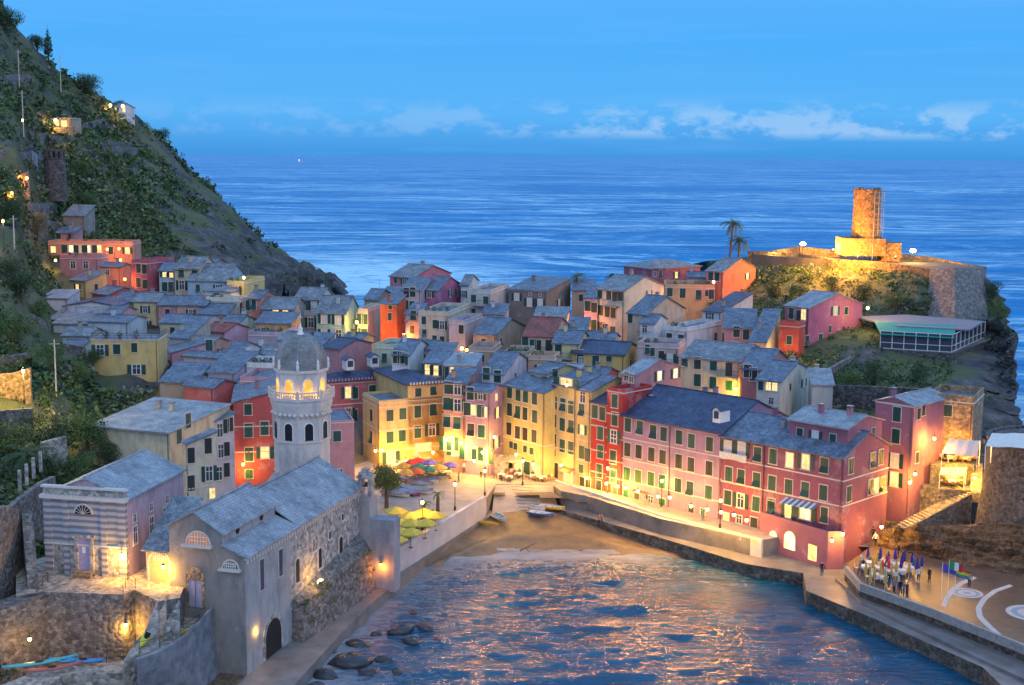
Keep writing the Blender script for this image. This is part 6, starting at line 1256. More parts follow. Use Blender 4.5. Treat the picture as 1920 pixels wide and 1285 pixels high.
# ---- castle
ct=P(1623,446,D=264); rt=empty('castle_tower',(ct.x,ct.y,ct.z-3)); tag(rt,'round brick watchtower glowing orange on its square base at the castle top','tower')
px=264/2500*1.0; rT=25.5*px; hT=(446-357)*px
b=MB(); b.lathe(ct,[(rT*1.08,-.3),(rT*1.0,hT*.25),(rT*.97,hT*.7),(rT*1.0,hT+.02),(rT*.8,hT+.021),(rT*.8,hT-1)],28)
b.build('wall',stone('tower_brick',(.40,.24,.11),(.26,.15,.07),.45,.22,.35,.1),rt)
b=MB()
for k in range(28):
    a=k/28*6.283; 
    if (k*7)%5<3: M=Matrix.Translation((ct.x,ct.y,ct.z+hT+.02))@Matrix.Rotation(a,4,'Z'); b.box(rT*.8,-.28,.0,rT*.99,.28,.15+.3*((k*13)%7)/7,0,M)
b.build('broken_rim',MATS['tower_brick'],rt)
b=MB(); q0=ct+V(-4.9,-3.2,-3.4); b.box(q0.x,q0.y,q0.z,q0.x+8.0,q0.y+7.5,ct.z+.0); b.box(ct.x+3.11,ct.y-2.6,ct.z-4.5,ct.x+6.4,ct.y+4,ct.z-.9); b.build('base',stone('tower_brick',(1,1,1),(1,1,1)),rt)
plight(rt,ct+V(-7.5,-6.5,-2.2),15000,(1,.36,.035),.3); plight(rt,ct+V(-3,-7,-2.8),2200,(1,.42,.06),.3)  # bare lights added to brighten the tower from the left, no lamp modelled
b=MB() # scaffold on the right
for k in range(10):
    z=ct.z-.5+k*1.05
    b.tube((ct.x+.6,ct.y-rT-.55,z),(ct.x+rT+.3,ct.y-rT*.4-.3,z),.05,n=4); b.tube((ct.x+rT+.3,ct.y-rT*.4-.3,z),(ct.x+rT+.5,ct.y+1,z),.05,n=4)
for (x,y) in ((.6,-rT-.55),(1.7,-rT*.7-.42),(rT+.3,-rT*.4-.3),(rT+.5,1)): b.tube((ct.x+x,ct.y+y,ct.z-4),(ct.x+x,ct.y+y,ct.z+hT-.3),.06,n=4)
sc_=b.build('scaffold',plain('scaffold_steel',(.45,.45,.45),.5),None); tag(sc_,'steel pipe scaffold climbing the right side of the castle tower','scaffold')
STONE_C=stone('castle_stone',(.22,.17,.12),(.14,.11,.08),.5,.25)
wallpx('castle_wall',[P(1402,472,D=283),P(1480,474,D=279),P(1560,486,D=264),P(1650,491,D=257),P(1744,505,D=248)],18,1.0,STONE_C,'long stone curtain wall along the castle platform glowing orange at the top')
b=MB(); pl=[P(1744,503,D=247),P(1790,503,D=240),P(1838,503,D=246),P(1848,506,D=256),P(1744,500,D=262)]; bl=[P(1735,600,D=236),P(1790,600,D=227),P(1852,600,D=234),P(1862,600,D=250),P(1735,560,D=262)]
for k in range(4): b.face([bl[k],bl[k+1],pl[k+1],pl[k]])
b.face(pl); b.face([bl[4],bl[0],pl[0],pl[4]]); o=b.build('castle_bulwark',STONE); tag(o,'massive grey stone bulwark at the seaward corner of the castle','bulwark')
b=prism_px([(1402,474),(1560,487),(1744,504),(1838,502),(1848,492),(1700,478),(1560,470),(1410,470)],0,0,None,'') if False else MB()
pp=[P(1402,476,D=283.5),P(1560,489,D=265),P(1744,506,D=249),P(1838,505,D=247),P(1850,500,D=268),P(1700,478,D=285),P(1560,472,D=292),P(1410,470,D=300)]
b.face([V(p.x,p.y,min(p.z,30.2) if False else p.z) for p in pp]); b.strip(pp,[V(p.x,p.y,15) for p in pp]); struct('castle_platform',b,[EARTH])
wallpx('castle_parapet',[P(1575,470,D=275),P(1500,462,D=276),P(1450,471,D=284)],25,.5,STONE_W,'low ruined inner wall lit orange left of the castle tower')
wallpx('castle_parapet',[P(1672,474,D=266),P(1744,482,D=266),P(1835,500,D=258)],25,.5,STONE_W,'low outer wall running right of the castle tower towards the sea')
# ---- cliff restaurant
fl=19.3; b=prism_px([(1571,634),(1650,654),(1784,663),(1862,636),(1893,640),(1890,622),(1850,606),(1600,596)],fl,6,None,''); b.m[-2]=1; struct('restaurant_terrace',b,[STONE_D,QUAYC])
rs=empty('restaurant',P(1720,640,z=fl)); tag(rs,'clifftop restaurant pavilion with flat grey roof, green awning and glazed white railings','restaurant')
f0,f1,f2=P(1650,653,z=fl),P(1784,661,z=fl),P(1846,633,z=fl); top=V(0,0,2.9)
b=MB(); r_=[P(1600,594,z=fl+3.4),P(1684,611,z=fl+3.35),P(1818,618,z=fl+3.3),P(1846,602,z=fl+3.5),P(1700,590,z=fl+3.8)]; b.slab([r_[0],r_[1],r_[2],r_[3],r_[4]],.25); b.build('roof',plain('flat_roof_grey',(.20,.22,.26),.8,var=.3),rs)
b=MB(); n=10; a0,a1=r_[1]+V(-3,3.5,.25),r_[2]+V(-1,3.5,.25); c0,c1=f0+V(-.2,-.5,2.35),f1+V(.1,-.5,2.35)
for k in range(n): b.slab([c0.lerp(c1,k/n),c0.lerp(c1,(k+1)/n),a0.lerp(a1,(k+1)/n),a0.lerp(a1,k/n)],.05)
b.build('awning',plain('green_awning',(.02,.30,.24),.7),rs)
b=MB()
for (a,c,n) in ((f0,f1,6),(f1,f2,8)):
    for k in range(n+1): p=a.lerp(c,k/n); b.tube(p,p+top,.07,n=5)
    for z in (.05,1.0,2.85): b.tube(a+V(0,0,z),c+V(0,0,z),.05,n=5)
b.build('window_frame',TRIMW,rs)
gl=plain('restaurant_glass',(.06,.08,.12),.1); b=MB(); b.face([f0+V(0,.06,0),f1+V(0,.06,0),f1+V(0,.06,2.8),f0+V(0,.06,2.8)]); b.face([f1+V(-.06,0,0),f2+V(-.06,0,0),f2+V(-.06,0,2.8),f1+V(-.06,0,2.8)]); b.build('glazing',gl,rs)
b=MB(); w0=P(1575,640,z=fl); 
for k in range(9): p=P(1575,636,z=fl).lerp(f0,k/8.5); b.tube(p,p+V(0,0,1),.03,n=4)
b.tube(P(1575,636,z=fl+1),f0+V(0,0,1),.03,n=4); b.tube(P(1575,636,z=fl+.5),f0+V(0,0,.5),.03,n=4)
q0=P(1846,634,z=fl);q1=P(1892,640,z=fl);q2=P(1890,622,z=fl)
for a,c in ((q0,q1),(q1,q2)):
    for k in range(8): p=a.lerp(c,k/7); b.tube(p,p+V(0,0,1.1),.03,n=4)
    for z in (.4,.75,1.1): b.tube(a+V(0,0,z),c+V(0,0,z),.03,n=4)
b.build('railing',METAL,rs)
wallpx('terrace_wall',[P(1440,735,D=190),P(1560,690,D=204),P(1600,668,D=210)],8,.6,STONE,'rubble terrace wall climbing behind the magenta house')
wallpx('terrace_wall',[P(1560,722,D=190),P(1700,728,D=184),P(1830,735,D=180)],10,.6,STONE_D,'long terrace wall on the slope below the cliff restaurant')
# ---- right restaurant terraces, stairs and bastion
stairs('stone_stairs',P(1662,1003,z=3.4),P(1815,921,z=8.4),2.0,24,1.5,STEP,'long stone stairs climbing right from the tall pink house to the restaurant terraces')
wallpx('stair_wall',[P(1667,1010,z=3.8),P(1822,927,z=8.7)],1.5,.35,STONE,'grey rubble wall along the seaward side of the long stairs')
b=prism_px([(1745,872),(1826,873),(1850,860),(1850,838),(1745,838)],11.2,2,None,''); struct('upper_dining_terrace',b,[STONE])
b=prism_px([(1708,905),(1762,918),(1820,920),(1835,905),(1830,890),(1750,885),(1710,880)],8.6,2,None,''); struct('lower_dining_terrace',b,[STONE])
stairs('stone_stairs',P(1830,922,z=8.4),P(1832,868,z=11.2),1.4,14,7,STEP,'bright lit steps between the two restaurant terraces beside the bastion')
def canopy(pts,legs,label,mat,zleg,name='awning'):
    rt=empty(name,pts[0]-V(0,0,2.3)); tag(rt,label,'awning'); b=MB(); n=6
    for k in range(n): 
        a,c=pts[0].lerp(pts[1],k/n),pts[0].lerp(pts[1],(k+1)/n); d,e=pts[3].lerp(pts[2],k/n),pts[3].lerp(pts[2],(k+1)/n); sg=V(0,0,-.08*(k%2)); b.slab([a+sg,c+V(0,0,-.08*((k+1)%2)),e+V(0,0,-.08*((k+1)%2)),d+sg],.04)
    b.build('canopy',mat,rt)
    for p in legs: b=MB(); b.tube(V(p.x,p.y,zleg),p-V(0,0,.05),.05,n=5); b.build('pole',TRIMW,rt)
    return rt
CAN=plain('white_canvas',(.72,.68,.62),.8)
a=[P(1766,849,z=13.3),P(1832,855,z=13.3),P(1838,826,z=14.4),P(1780,822,z=14.4)]; canopy(a,a,'pinkish white awning over the upper restaurant terrace by the orange stone house',CAN,11.2)
a=[P(1762,889,z=10.5),P(1808,891,z=10.5),P(1812,876,z=11.0),P(1766,873,z=11.0)]; canopy(a,a,'smaller awning over the lower restaurant terrace beside the lit steps',CAN,8.6)
bc=V(66,158,0); b=MB(); b.lathe((66,158,0),[(9.6,0),(8.3,10),(7.9,16.3)],40); b.lathe((66,158,0),[(8.15,16.3),(8.15,16.7),(7.6,16.71),(7.6,16.4)],40)
bs_=b.build('round_bastion',STONE_D); tag(bs_,'huge round dark stone bastion carrying a restaurant at the right edge','bastion')
M=Matrix.Translation((66-8.5,158-3.0,7.2)); b=MB(); b.box(-.4,-.3,-.35,.1,.9,.3,0,M); 
a=[P(1848,836,z=19.0),P(1990,842,z=19.0),P(1990,812,z=19.8),P(1860,812,z=19.8)]; canopy(a,a,'white peaked canopy over the restaurant on the round bastion',CAN,16.4)
def rlights():
    for (u,v_,z,w_,lb) in ((1790,846,13.2,800,'string light above the upper restaurant tables near the stone house'),(1822,848,13.2,700,'string light above the upper restaurant tables near the bastion'),(1788,885,10.4,500,'lamp under the lower restaurant awning'),(1828,897,10.2,500,'bright lamp by the steps between the terraces'),(1880,834,18.7,700,'lamp under the canopy on the round bastion'),(1930,836,18.7,500,'second lamp under the bastion canopy at the frame edge')):
        p=P(u,v_,z=z); rt=empty('hanging_lamp',p); tag(rt,lb,'lamp','restaurant lamps'); b=MB(); b.lathe(p,[(.08,-.16),(.16,-.05),(.16,.05),(.05,.16)],8); b.build('lamp_globe',LAMPG,rt); b=MB(); b.tube(p+V(0,0,.16),p+V(0,0,.5),.02,n=4); b.build('cord',METAL,rt); plight(rt,p-V(0,.1,.25),w_,WARM)
rlights()
# ---- castle-side garden hut, hillside buildings
house('white hillside villa with lit porch high on the ridge',198,222,243,201,409,-20,4,(.7,.66,.62),'g','G',.3,cat='villa',group='hillside houses',wins={'F':[(205,203,'l',1.4,1.4),(215,205,'l',1.4,1.4)],'S':[(232,206,'q',1.6,1.6)]},chim=0,depth=8)
house('long blue-roofed hillside house at the left edge',-30,50,56,287,302,-3,4,(.40,.40,.42),'g','D',.3,group='hillside houses',rows=1,depth=6)
house('small plain hillside house with one lit window near the top left edge',-20,22,26,146,334,-3,4,(.34,.32,.32),'g','G',.3,group='hillside houses',wins={'F':[(12,150,'q',.8,.8)]},depth=5)
hg=house('glowing hillside restaurant with lamp-lit terrace and pergola',34,132,138,222,349,-4,4,(.50,.36,.20),'f','B',.3,cat='restaurant',name='hillside_restaurant',group='hillside houses',wins={'F':[(46,229,'q',2,1.6),(60,229,'q',2,1.6),(74,227,'q',3,1.8),(92,230,'q',1.6,1.6),(106,231,'q',1.6,1.6),(120,232,'q',1.6,1.6)]},depth=7,par=.2)
wallpx('terrace_wall',[P(28,240,D=342),P(140,238,D=346)],55,.6,STONE,'stone terrace wall below the glowing hillside restaurant')
for (u,v_,w_,lb) in ((38,216,2200,'left lamp of the hillside restaurant'),(72,212,3200,'bright middle lamp of the hillside restaurant'),(55,218,2500,'second lamp of the hillside restaurant'),(104,226,1800,'lamp by the pergola of the hillside restaurant')): wall_lamp(u,v_,345,w_,lb,WARM,.4,1.0,'hillside restaurant lamps')
wall_lamp(207,198,403,1500,'left porch lamp of the white ridge villa',WARM,.4,1.0,'hillside restaurant lamps'); wall_lamp(230,199,401,1200,'right porch lamp of the white ridge villa',WARM,.4,1.0,'hillside restaurant lamps')
p=P(105,352,D=306); rt=empty('watchtower',p); tag(rt,'round crumbling stone watchtower with slit window on the hillside','tower'); b=MB(); hh=72*.122; b.lathe(p,[(2.6,-3),(2.45,0),(2.25,hh*.72),(2.4,hh*.74),(2.4,hh*.76)],20)
for k in range(12):
    a=k/12*6.283; M=Matrix.Translation((p.x,p.y,p.z+hh*.76))@Matrix.Rotation(a,4,'Z'); b.box(1.9,-.35,0,2.35,.3,hh*.17,0,M)
b.lathe(p,[(2.4,hh*.93),(2.4,hh)],20); b.build('wall',STONE_D,rt); b=MB(); b.box(p.x-.15,p.y-2.3,p.z+2,p.x+.15,p.y-2.05,p.z+3.2); b.build('window',DARK,rt)
house('low stone hillside house attached to the round watchtower',38,84,88,322,318,-3,5,STG,'s','D',.15,group='hillside houses',wins={'F':[(75,335,'c',.8,1)]},depth=6)
wallpx('terrace_wall',[P(-20,346,D=264),P(30,332,D=272),P(54,322,D=280)],30,.4,STONE_W,'wall glowing deep orange beside the path below the watchtower')
wall_lamp(50,334,276,2600,'hidden orange lamp lighting the wall below the watchtower',ORNG,.3,1.5,'hillside restaurant lamps')
wall_lamp(22,362,256,1600,'orange path lamp below the glowing wall at the left edge',ORNG,.25,1.0,'hillside restaurant lamps')
# ================================================================== VEGETATION
def leafmat(name,c1,c2):
    if name in MATS: return MATS[name]
    m,nt,b=newmat(name); b.inputs['Roughness'].default_value=.7; L=nt.links.new
    g=N(nt,'ShaderNodeNewGeometry'); n=N(nt,'ShaderNodeTexNoise',inp={'Scale':.55,'Detail':4}); L(g.outputs['Position'],n.inputs[0])
    r=ramp(nt,[(.32,C4(c1)),(.68,C4(c2))],n.outputs[0]); rr=ramp(nt,[(0,(.6,.6,.6)),(1,(1.35,1.35,1.2))],g.outputs['Random Per Island'])
    mx=N(nt,'ShaderNodeMixRGB',blend_type='MULTIPLY',inp={0:1}); L(r.outputs[0],mx.inputs[1]); L(rr.outputs[0],mx.inputs[2]); L(mx.outputs[0],b.inputs['Base Color']); MATS[name]=m; return m
LEAF=[leafmat('leaf_dark',(.025,.06,.025),(.055,.11,.04)),leafmat('leaf_mid',(.055,.13,.035),(.12,.20,.06)),leafmat('leaf_grey',(.10,.14,.09),(.18,.21,.14)),leafmat('leaf_olive',(.08,.12,.03),(.17,.20,.06))]
def leafcloud(cs,rs,n,size,flat=1.0,r=rng):
    """quads scattered in ellipsoids; cs (k,3), rs (k,)"""
    cs=np.asarray(cs,float); rs=np.asarray(rs,float); k=len(cs); N_=k*n
    d=r.normal(size=(N_,3)); d/=np.linalg.norm(d,axis=1)[:,None]; rad=np.repeat(rs,n)*(.55+.5*r.random(N_)); c=np.repeat(cs,n,0)+d*rad[:,None]*np.array([1,1,flat])
    a=r.normal(size=(N_,3))+d*.9; a/=np.linalg.norm(a,axis=1)[:,None]; t=np.cross(a,r.normal(size=(N_,3))); t/=np.linalg.norm(t,axis=1)[:,None]; b=np.cross(a,t)
    s=(np.repeat(rs,n)*size*(.6+.8*r.random(N_)))[:,None]; 
    v=np.stack([c-t*s*.5,c-b*s*.25+t*0,c+t*s*.5,c+b*s*.35],1).reshape(-1,3); q=np.arange(N_*4).reshape(-1,4); return v,q
def scatter(G,rockm,n,rmin,rmax,name,label_seed,dens=None,leaves=20,zone=False):
    g=np.random.default_rng(label_seed); nu,nv=G.shape[:2]; i=g.integers(0,nu-1,n*4); j=g.integers(0,nv-1,n*4)
    keep=g.random(n*4)>rockm[i,j]*1.6
    if dens is not None: keep&=dens(i/nu,j/nv,g)
    i=i[keep][:n]; j=j[keep][:n]; c=G[i,j].copy(); rs=rmin+(rmax-rmin)*g.random(len(i))**2.2; sc=(c[:,1]/250)**.6; rs=rs*sc
    if zone:
        Q=np.array(R3i)@(c-np.array(CAM)).T; uu=960+F*Q[0]/-Q[2]; vv=642.5-F*Q[1]/-Q[2]; kk=~((uu>np.interp(vv,[480,560,600,640,720],[170,100,120,160,180]))&(vv>np.interp(uu,[90,250,400,520],[545,485,505,560]))&(vv<735)); c=c[kk]; rs=rs[kk]
    c[:,2]+=rs*.25; i=np.zeros(len(c)); mi=g.choice(4,len(i),p=[.38,.27,.22,.13]); v,q=leafcloud(c,rs,leaves,.62,.75,g)
    me=fastmesh(name,v,q,LEAF,np.repeat(mi,leaves)); o=link(bpy.data.objects.new(name,me)); tag(o,kind='stuff'); return o
vn=vnoise(HILL[:,:,0]+HILL[:,:,2],HILL[:,:,1],71,4,.06)
o=scatter(HILL,np.clip(HROCK*.9+np.clip(.33-vn,0,.58),0,.62),10500,.35,1.75,'hillside_scrub',5,leaves=18,zone=True); tag(o,'dense mixed green scrub covering the mountain slope on the left','scrub')
def ch_d(a,b,g): return (g.random(len(a))<.95)&~((a<.5)&(b>.96))
vn=vnoise(CHILL[:,:,0],CHILL[:,:,1]+CHILL[:,:,2],72,4,.12)
o=scatter(CHILL,np.clip(np.clip((np.linspace(1330,1884,220)[:,None]-1780)/60,0,.45)+np.clip(.2-vn,0,.5),0,.62),4200,.25,1.0,'castle_scrub',6,ch_d,leaves=16); tag(o,'bushes and ground cover on the slope below the castle','scrub')
TRUNK=plain('bark',(.12,.09,.06),.9)
def tree(base,h,cr,label,mi=0,group='trees and bushes on the slopes',name='tree',nb=9,flat=.85,seed=None,dense=1.0):
    g=np.random.default_rng(seed if seed is not None else int(abs(base.x*31+base.y*17))); rt=empty(name,base); tag(rt,label,'tree',group)
    b=MB(); top=base+V(0,0,h-cr*.9); b.tube(base-V(0,0,1),top,cr*.10+.06,cr*.06+.03,n=7)
    cs=[];rs=[]
    for k in range(nb):
        d=g.normal(size=3); d/=np.linalg.norm(d); q=base+V(0,0,h-cr*flat)+V(d[0],d[1],d[2]*flat)*cr*.55*(.6+.6*g.random()); cs.append(tuple(q)); rs.append(cr*(.34+.22*g.random()))
        if k<5: b.tube(top-V(0,0,.2),q,cr*.035+.03,.02,n=5)
    b.build('trunk',TRUNK,rt)
    n=int(330*dense); v,q=leafcloud(cs,rs,n,.155,.9,g); me=fastmesh('crown',v-np.array(base),q,[LEAF[mi]]); o=link(bpy.data.objects.new('crown',me)); o.parent=rt; return rt
TL=[(40,560,5,3.2,0,'dark rounded tree on the upper left path slope'),(28,640,5,3.4,1,'bright green tree at the left edge above the stone wall'),(75,600,4,2.6,1,'green bush tree right of the path bend'),(95,700,5,2.8,1,'green tree above the white pole on the left slope'),(150,720,3.5,1.8,1,'round green tree above the cream house roof on the left'),(175,700,4,2.0,0,'dark tree below the bright yellow villa'),
(110,860,6,3.4,0,'large dark green tree left of the cream house'),(165,850,6,3.2,1,'large bushy green tree against the cream wall'),(200,880,4.5,2.4,0,'dark tree between cream house and oratory roof'),(30,860,5,3.2,3,'yellow green tree below the lamp-lit wall'),(60,820,4,2.2,3,'lit bush just under the street lamp'),(85,905,4,2.4,0,'dark bush above the rubble garden wall'),(150,900,4,2.4,1,'green bush above the oratory roof'),
(20,520,4,2.6,0,'dark tree above the left path'),(60,505,4,2.6,2,'grey green tree left of the arched pink house'),(70,440,5,3,2,'grey green tree below the farmhouse'),(25,420,5,3.2,0,'dark palm-like tree below the glowing wall'),(150,335,5,3.0,1,'bright green tree beside the watchtower'),(170,392,5,3.0,1,'green tree above the farmhouse'),
(165,172,8,5.0,0,'dark round pine on the mountain ridge'),(300,262,6,3.6,0,'dark tree standing out on the ridge line above the sea'),(258,228,4,2.4,0,'small dark tree right of the white villa'),(222,196,4,2.0,0,'small dark tree above the white villa'),(70,92,7,3.2,0,'dark tree on the top ridge left of the cypress'),(12,60,9,5,0,'dark tree at the top left corner'),
(1590,735,4.5,2.6,1,'green bush right of the turquoise awning'),(1640,720,4,2.4,0,'dark bush below the restaurant wall'),(1550,745,3.5,2.0,0,'small dark bush behind the white gabled house'),(1720,720,3,2.0,0,'dark bush left of the quarry wall'),(1870,600,4,2.6,1,'green tree clinging to the seaward cliff edge'),(1865,560,3.5,2.2,0,'dark bush at the cliff edge beside the bulwark'),
(1450,560,4,2.6,0,'dark bush right of the brick red house'),(1500,560,4,2.6,1,'green bush on the slope under the castle wall'),(1560,545,3.5,2.4,1,'green bush below the left floodlight'),(1620,560,3.5,2.4,0,'dark bush below the castle tower'),(1680,575,3.5,2.4,3,'reddish lit bush below the right floodlight')]
for u,v_,h,cr,mi,lb in TL:
    cols=CC if u>1300 else LC
    try: p=interp_hill(cols,u,v_)
    except Exception: continue
    sk=3.2 if p.z>48 else 1.0
    tree(p-V(0,0,sk),h+1,cr,lb,mi,nb=9 if cr<3 else 13)
# cypress on the ridge
p=interp_hill(LC,91,108); rt=empty('cypress',p); tag(rt,'tall slender dark cypress on the mountain ridge','tree'); b=MB(); b.tube(p-V(0,0,2),p+V(0,0,6),.3,.1,n=6); b.build('trunk',TRUNK,rt)
cs=[(p.x,p.y,p.z+1+k*.7) for k in range(12)]; rs=[1.3*math.sin(math.pi*min(1,(k+2)/12*.9+.1))**.6*(1.05-k/15)+.15 for k in range(12)]; v,q=leafcloud(cs,rs,60,.5,1.3); o=link(bpy.data.objects.new('crown',fastmesh('crown',v-np.array(p),q,[LEAF[0]]))); o.parent=rt
# round tree on the piazza
p=P(725,952,z=3.7); tree(p,6.0,2.7,'round leafy olive-green tree on the piazza beside the church belfry',3,group=None,nb=20,flat=.75,seed=3,dense=1.4)
def palm(base,h,fr,nf,label,name='palm_tree',lean=(.0,.0),mi=1,group='palm trees'):
    rt=empty(name,base); tag(rt,label,'palm tree',group); b=MB(); top=base+V(lean[0],lean[1],h)
    n=7
    for k in range(n): a=base.lerp(top,k/n); c=base.lerp(top,(k+1)/n); b.tube(a,c,.26*(1-.04*k)+.03,.23*(1-.04*k),n=7)
    b.build('trunk',TRUNK,rt); g=random.Random(int(base.x*10)); vs=[];
    b=MB()
    for k in range(nf):
        a=k/nf*6.283*2.4+g.uniform(-.2,.2); el=g.uniform(-.35,1.15); pr=top; d=V(math.cos(a),math.sin(a),0); pts=[]
        for j in range(7):
            t=j/6; e=el-1.5*t*t; x=fr*t*math.cos(max(-.9,el-.75*t)); z=fr*(math.sin(el)*t-.62*t*t); pts.append(top+d*x+V(0,0,z))
        side=V(-d.y,d.x,0)
        for j in range(6):
            for s in (-1,1):
                for m_ in range(3):
                    q=pts[j].lerp(pts[j+1],m_/3); ln=fr*.30*(1-.6*abs(j/6-.35)); e_=q+side*s*ln*.75+(pts[j+1]-pts[j]).normalized()*ln*.55-V(0,0,ln*.35); w_=(pts[j+1]-pts[j])*.22
                    b.face([q,q+w_,e_])
            b.tube(pts[j],pts[j+1],.035,n=3,cap=False)
    b.build('frond',LEAF[mi],rt,uv=False); return rt
palm(P(1368,487,D=276),7.6,2.9,18,'tall leaning palm on the skyline beside the brick red house',lean=(.5,0),mi=0)
palm(P(1385,489,D=272),4.2,2.9,20,'shorter full palm right of the tall skyline palm',mi=0)
palm(P(1081,560,D=262),4.6,2.0,16,'palm tree glowing from below on the ridge left of the tall white house',mi=3)
palm(P(1145,528,D=268),1.2,1.6,12,'low palm crown behind the tall white roof',mi=0)
palm(P(821,962,z=3.7),2.6,1.0,12,'small potted palm near the covered boats',mi=1); palm(P(795,962,z=3.7),1.3,1.0,12,'low palm among the yellow parasols',mi=1); palm(P(808,972,z=3.7),.9,.8,10,'tiny low palm beside the post lamp',mi=1)
palm(P(1666,995,z=3.6),1.0,1.2,14,'low bright green palm plant at the foot of the tall pink house',mi=3)
palm(P(52,885,D=150),2.0,3.2,22,'drooping dark palm among the garden bushes on the left',mi=0)
for (u,v_,D,hh,lb) in ((36,148,330,9,'upper utility pole on the hillside'),(114,158,340,9,'utility pole below the ridge pine'),(44,240,292,10,'utility pole beside the glowing hillside restaurant'),(28,480,232,9,'utility pole on the path at the left'),(105,720,176,8,'white bare pole among the left bushes')):
    p=P(u,v_,D=D); b=MB(); b.tube(p-V(0,0,2),p+V(0,0,hh-2),.12,.09,n=6); b.tube(p+V(-.7,0,hh-2.6),p+V(.7,0,hh-2.6),.05,n=4); tag(b.build('utility_pole',TRIM),lb,'pole','utility poles on the hillside')
# ================================================================== PEOPLE
SKIN=plain('skin',(.50,.30,.21),.6); HAIR=[plain('hair_dark',(.03,.02,.015),.6),plain('hair_brown',(.12,.07,.03),.6)]
CLO={'navy':(.02,.03,.08),'black':(.015,.015,.02),'white':(.6,.6,.6),'red':(.45,.04,.04),'jeans':(.06,.10,.20),'tan':(.35,.25,.15),'grey':(.18,.18,.2),'green':(.05,.2,.08),'blue':(.05,.15,.4)}
CM={k:plain('cloth_'+k,c,.85) for k,c in CLO.items()}
def person_mesh(pose):
    J={}
    def add(k,p,par,r): J[k]=(Vector(p),par,r)
    if pose=='sit':
        hz=.50; add('pel',(0,0,hz),None,.15); add('ch',(0,.03,hz+.38),'pel',.155); add('sh',(0,.02,hz+.50),'ch',.12); add('nk',(0,0,hz+.60),'sh',.055); add('hd',(0,-.02,hz+.72),'nk',.095); add('ht',(0,-.01,hz+.83),'hd',.085)
        for s,n in ((-1,'l'),(1,'r')):
            add('hip'+n,(s*.1,-.04,hz),'pel',.10); add('kn'+n,(s*.13,-.42,hz+.02),'hip'+n,.075); add('an'+n,(s*.13,-.42,.09),'kn'+n,.05); add('ft'+n,(s*.14,-.58,.04),'an'+n,.045)
            add('s'+n,(s*.19,.02,hz+.47),'sh',.065); add('el'+n,(s*.25,-.05,hz+.22),'s'+n,.05); add('wr'+n,(s*.16,-.30,hz+.25),'el'+n,.036); add('hn'+n,(s*.13,-.38,hz+.26),'wr'+n,.04)
    else:
        w_=.22 if pose=='walk' else .03; add('pel',(0,0,.93),None,.14); add('ws',(0,0,1.08),'pel',.125); add('ch',(0,.02,1.27),'ws',.15); add('sh',(0,.01,1.42),'ch',.12); add('nk',(0,0,1.50),'sh',.055); add('hd',(0,-.02,1.62),'nk',.092); add('ht',(0,-.01,1.74),'hd',.085)
        for s,n in ((-1,'l'),(1,'r')):
            f=s*w_; add('hip'+n,(s*.09,0,.88),'pel',.105); add('kn'+n,(s*.10,-f*.6-.02,.48),'hip'+n,.068); add('an'+n,(s*.10,-f+ (.05 if f<0 else 0),.09),'kn'+n,.045); add('ft'+n,(s*.12,-f-.15,.045),'an'+n,.04)
            add('s'+n,(s*.19,.01,1.39),'sh',.066); add('el'+n,(s*.25,f*.6+.02,1.12),'s'+n,.048); add('wr'+n,(s*.25,f*1.0-.08,.87),'el'+n,.034); add('hn'+n,(s*.24,f*1.0-.12,.79),'wr'+n,.038)
    keys=list(J); me=bpy.data.meshes.new('figure'); me.from_pydata([J[k][0] for k in keys],[(keys.index(J[k][1]),keys.index(k)) for k in keys if J[k][1]],[])
    o=bpy.data.objects.new('tmp_fig',me); link(o); m=o.modifiers.new('s','SKIN'); m.use_smooth_shade=True
    for i,k in enumerate(keys): me.skin_vertices[0].data[i].radius=(J[k][2],J[k][2]*(.75 if k in('ch','pel','ws','sh') else 1))
    me.skin_vertices[0].data[0].use_root=True; o.modifiers.new('u','SUBSURF').levels=1
    dg=bpy.context.evaluated_depsgraph_get(); out=bpy.data.meshes.new_from_object(o.evaluated_get(dg)); bpy.data.objects.remove(o)
    hz=.50 if pose=='sit' else .93; idx=[]
    for p in out.polygons:
        c=p.center; 
        if pose=='sit': k=3 if (c.z>1.27 and c.y>-.05) or c.z>1.31 else (0 if c.z>1.10 else (0 if (c.y<-.27 and c.z>.68) else (1 if c.z>.62 else 2)))
        else: k=3 if (c.z>1.70 or (c.z>1.58 and c.y>.0)) else (0 if c.z>1.50 or (abs(c.x)>.19 and c.z<.86 and c.z>.7) else (1 if c.z>.93 or (abs(c.x)>.2 and c.z>.8) else 2))
        idx.append(k)
    out.materials.clear()
    for i in range(4): out.materials.append(SKIN)
    out.polygons.foreach_set('material_index',idx); return out
PM={k:person_mesh(k) for k in ('stand','walk','sit')}; PV={}
def person(p,rz,pose,top,bot,label,group='people in the harbour',hair=0,s=1.0):
    key=(pose,top,bot,hair)
    if key not in PV:
        me=PM[pose].copy(); me.materials[0]=SKIN; me.materials[1]=CM[top]; me.materials[2]=CM[bot]; me.materials[3]=HAIR[hair]; PV[key]=me
    o=bpy.data.objects.new('person',PV[key]); o.location=p; o.rotation_euler=(0,0,rz); o.scale=(s,s,s); link(o); return tag(o,label,'person',group)
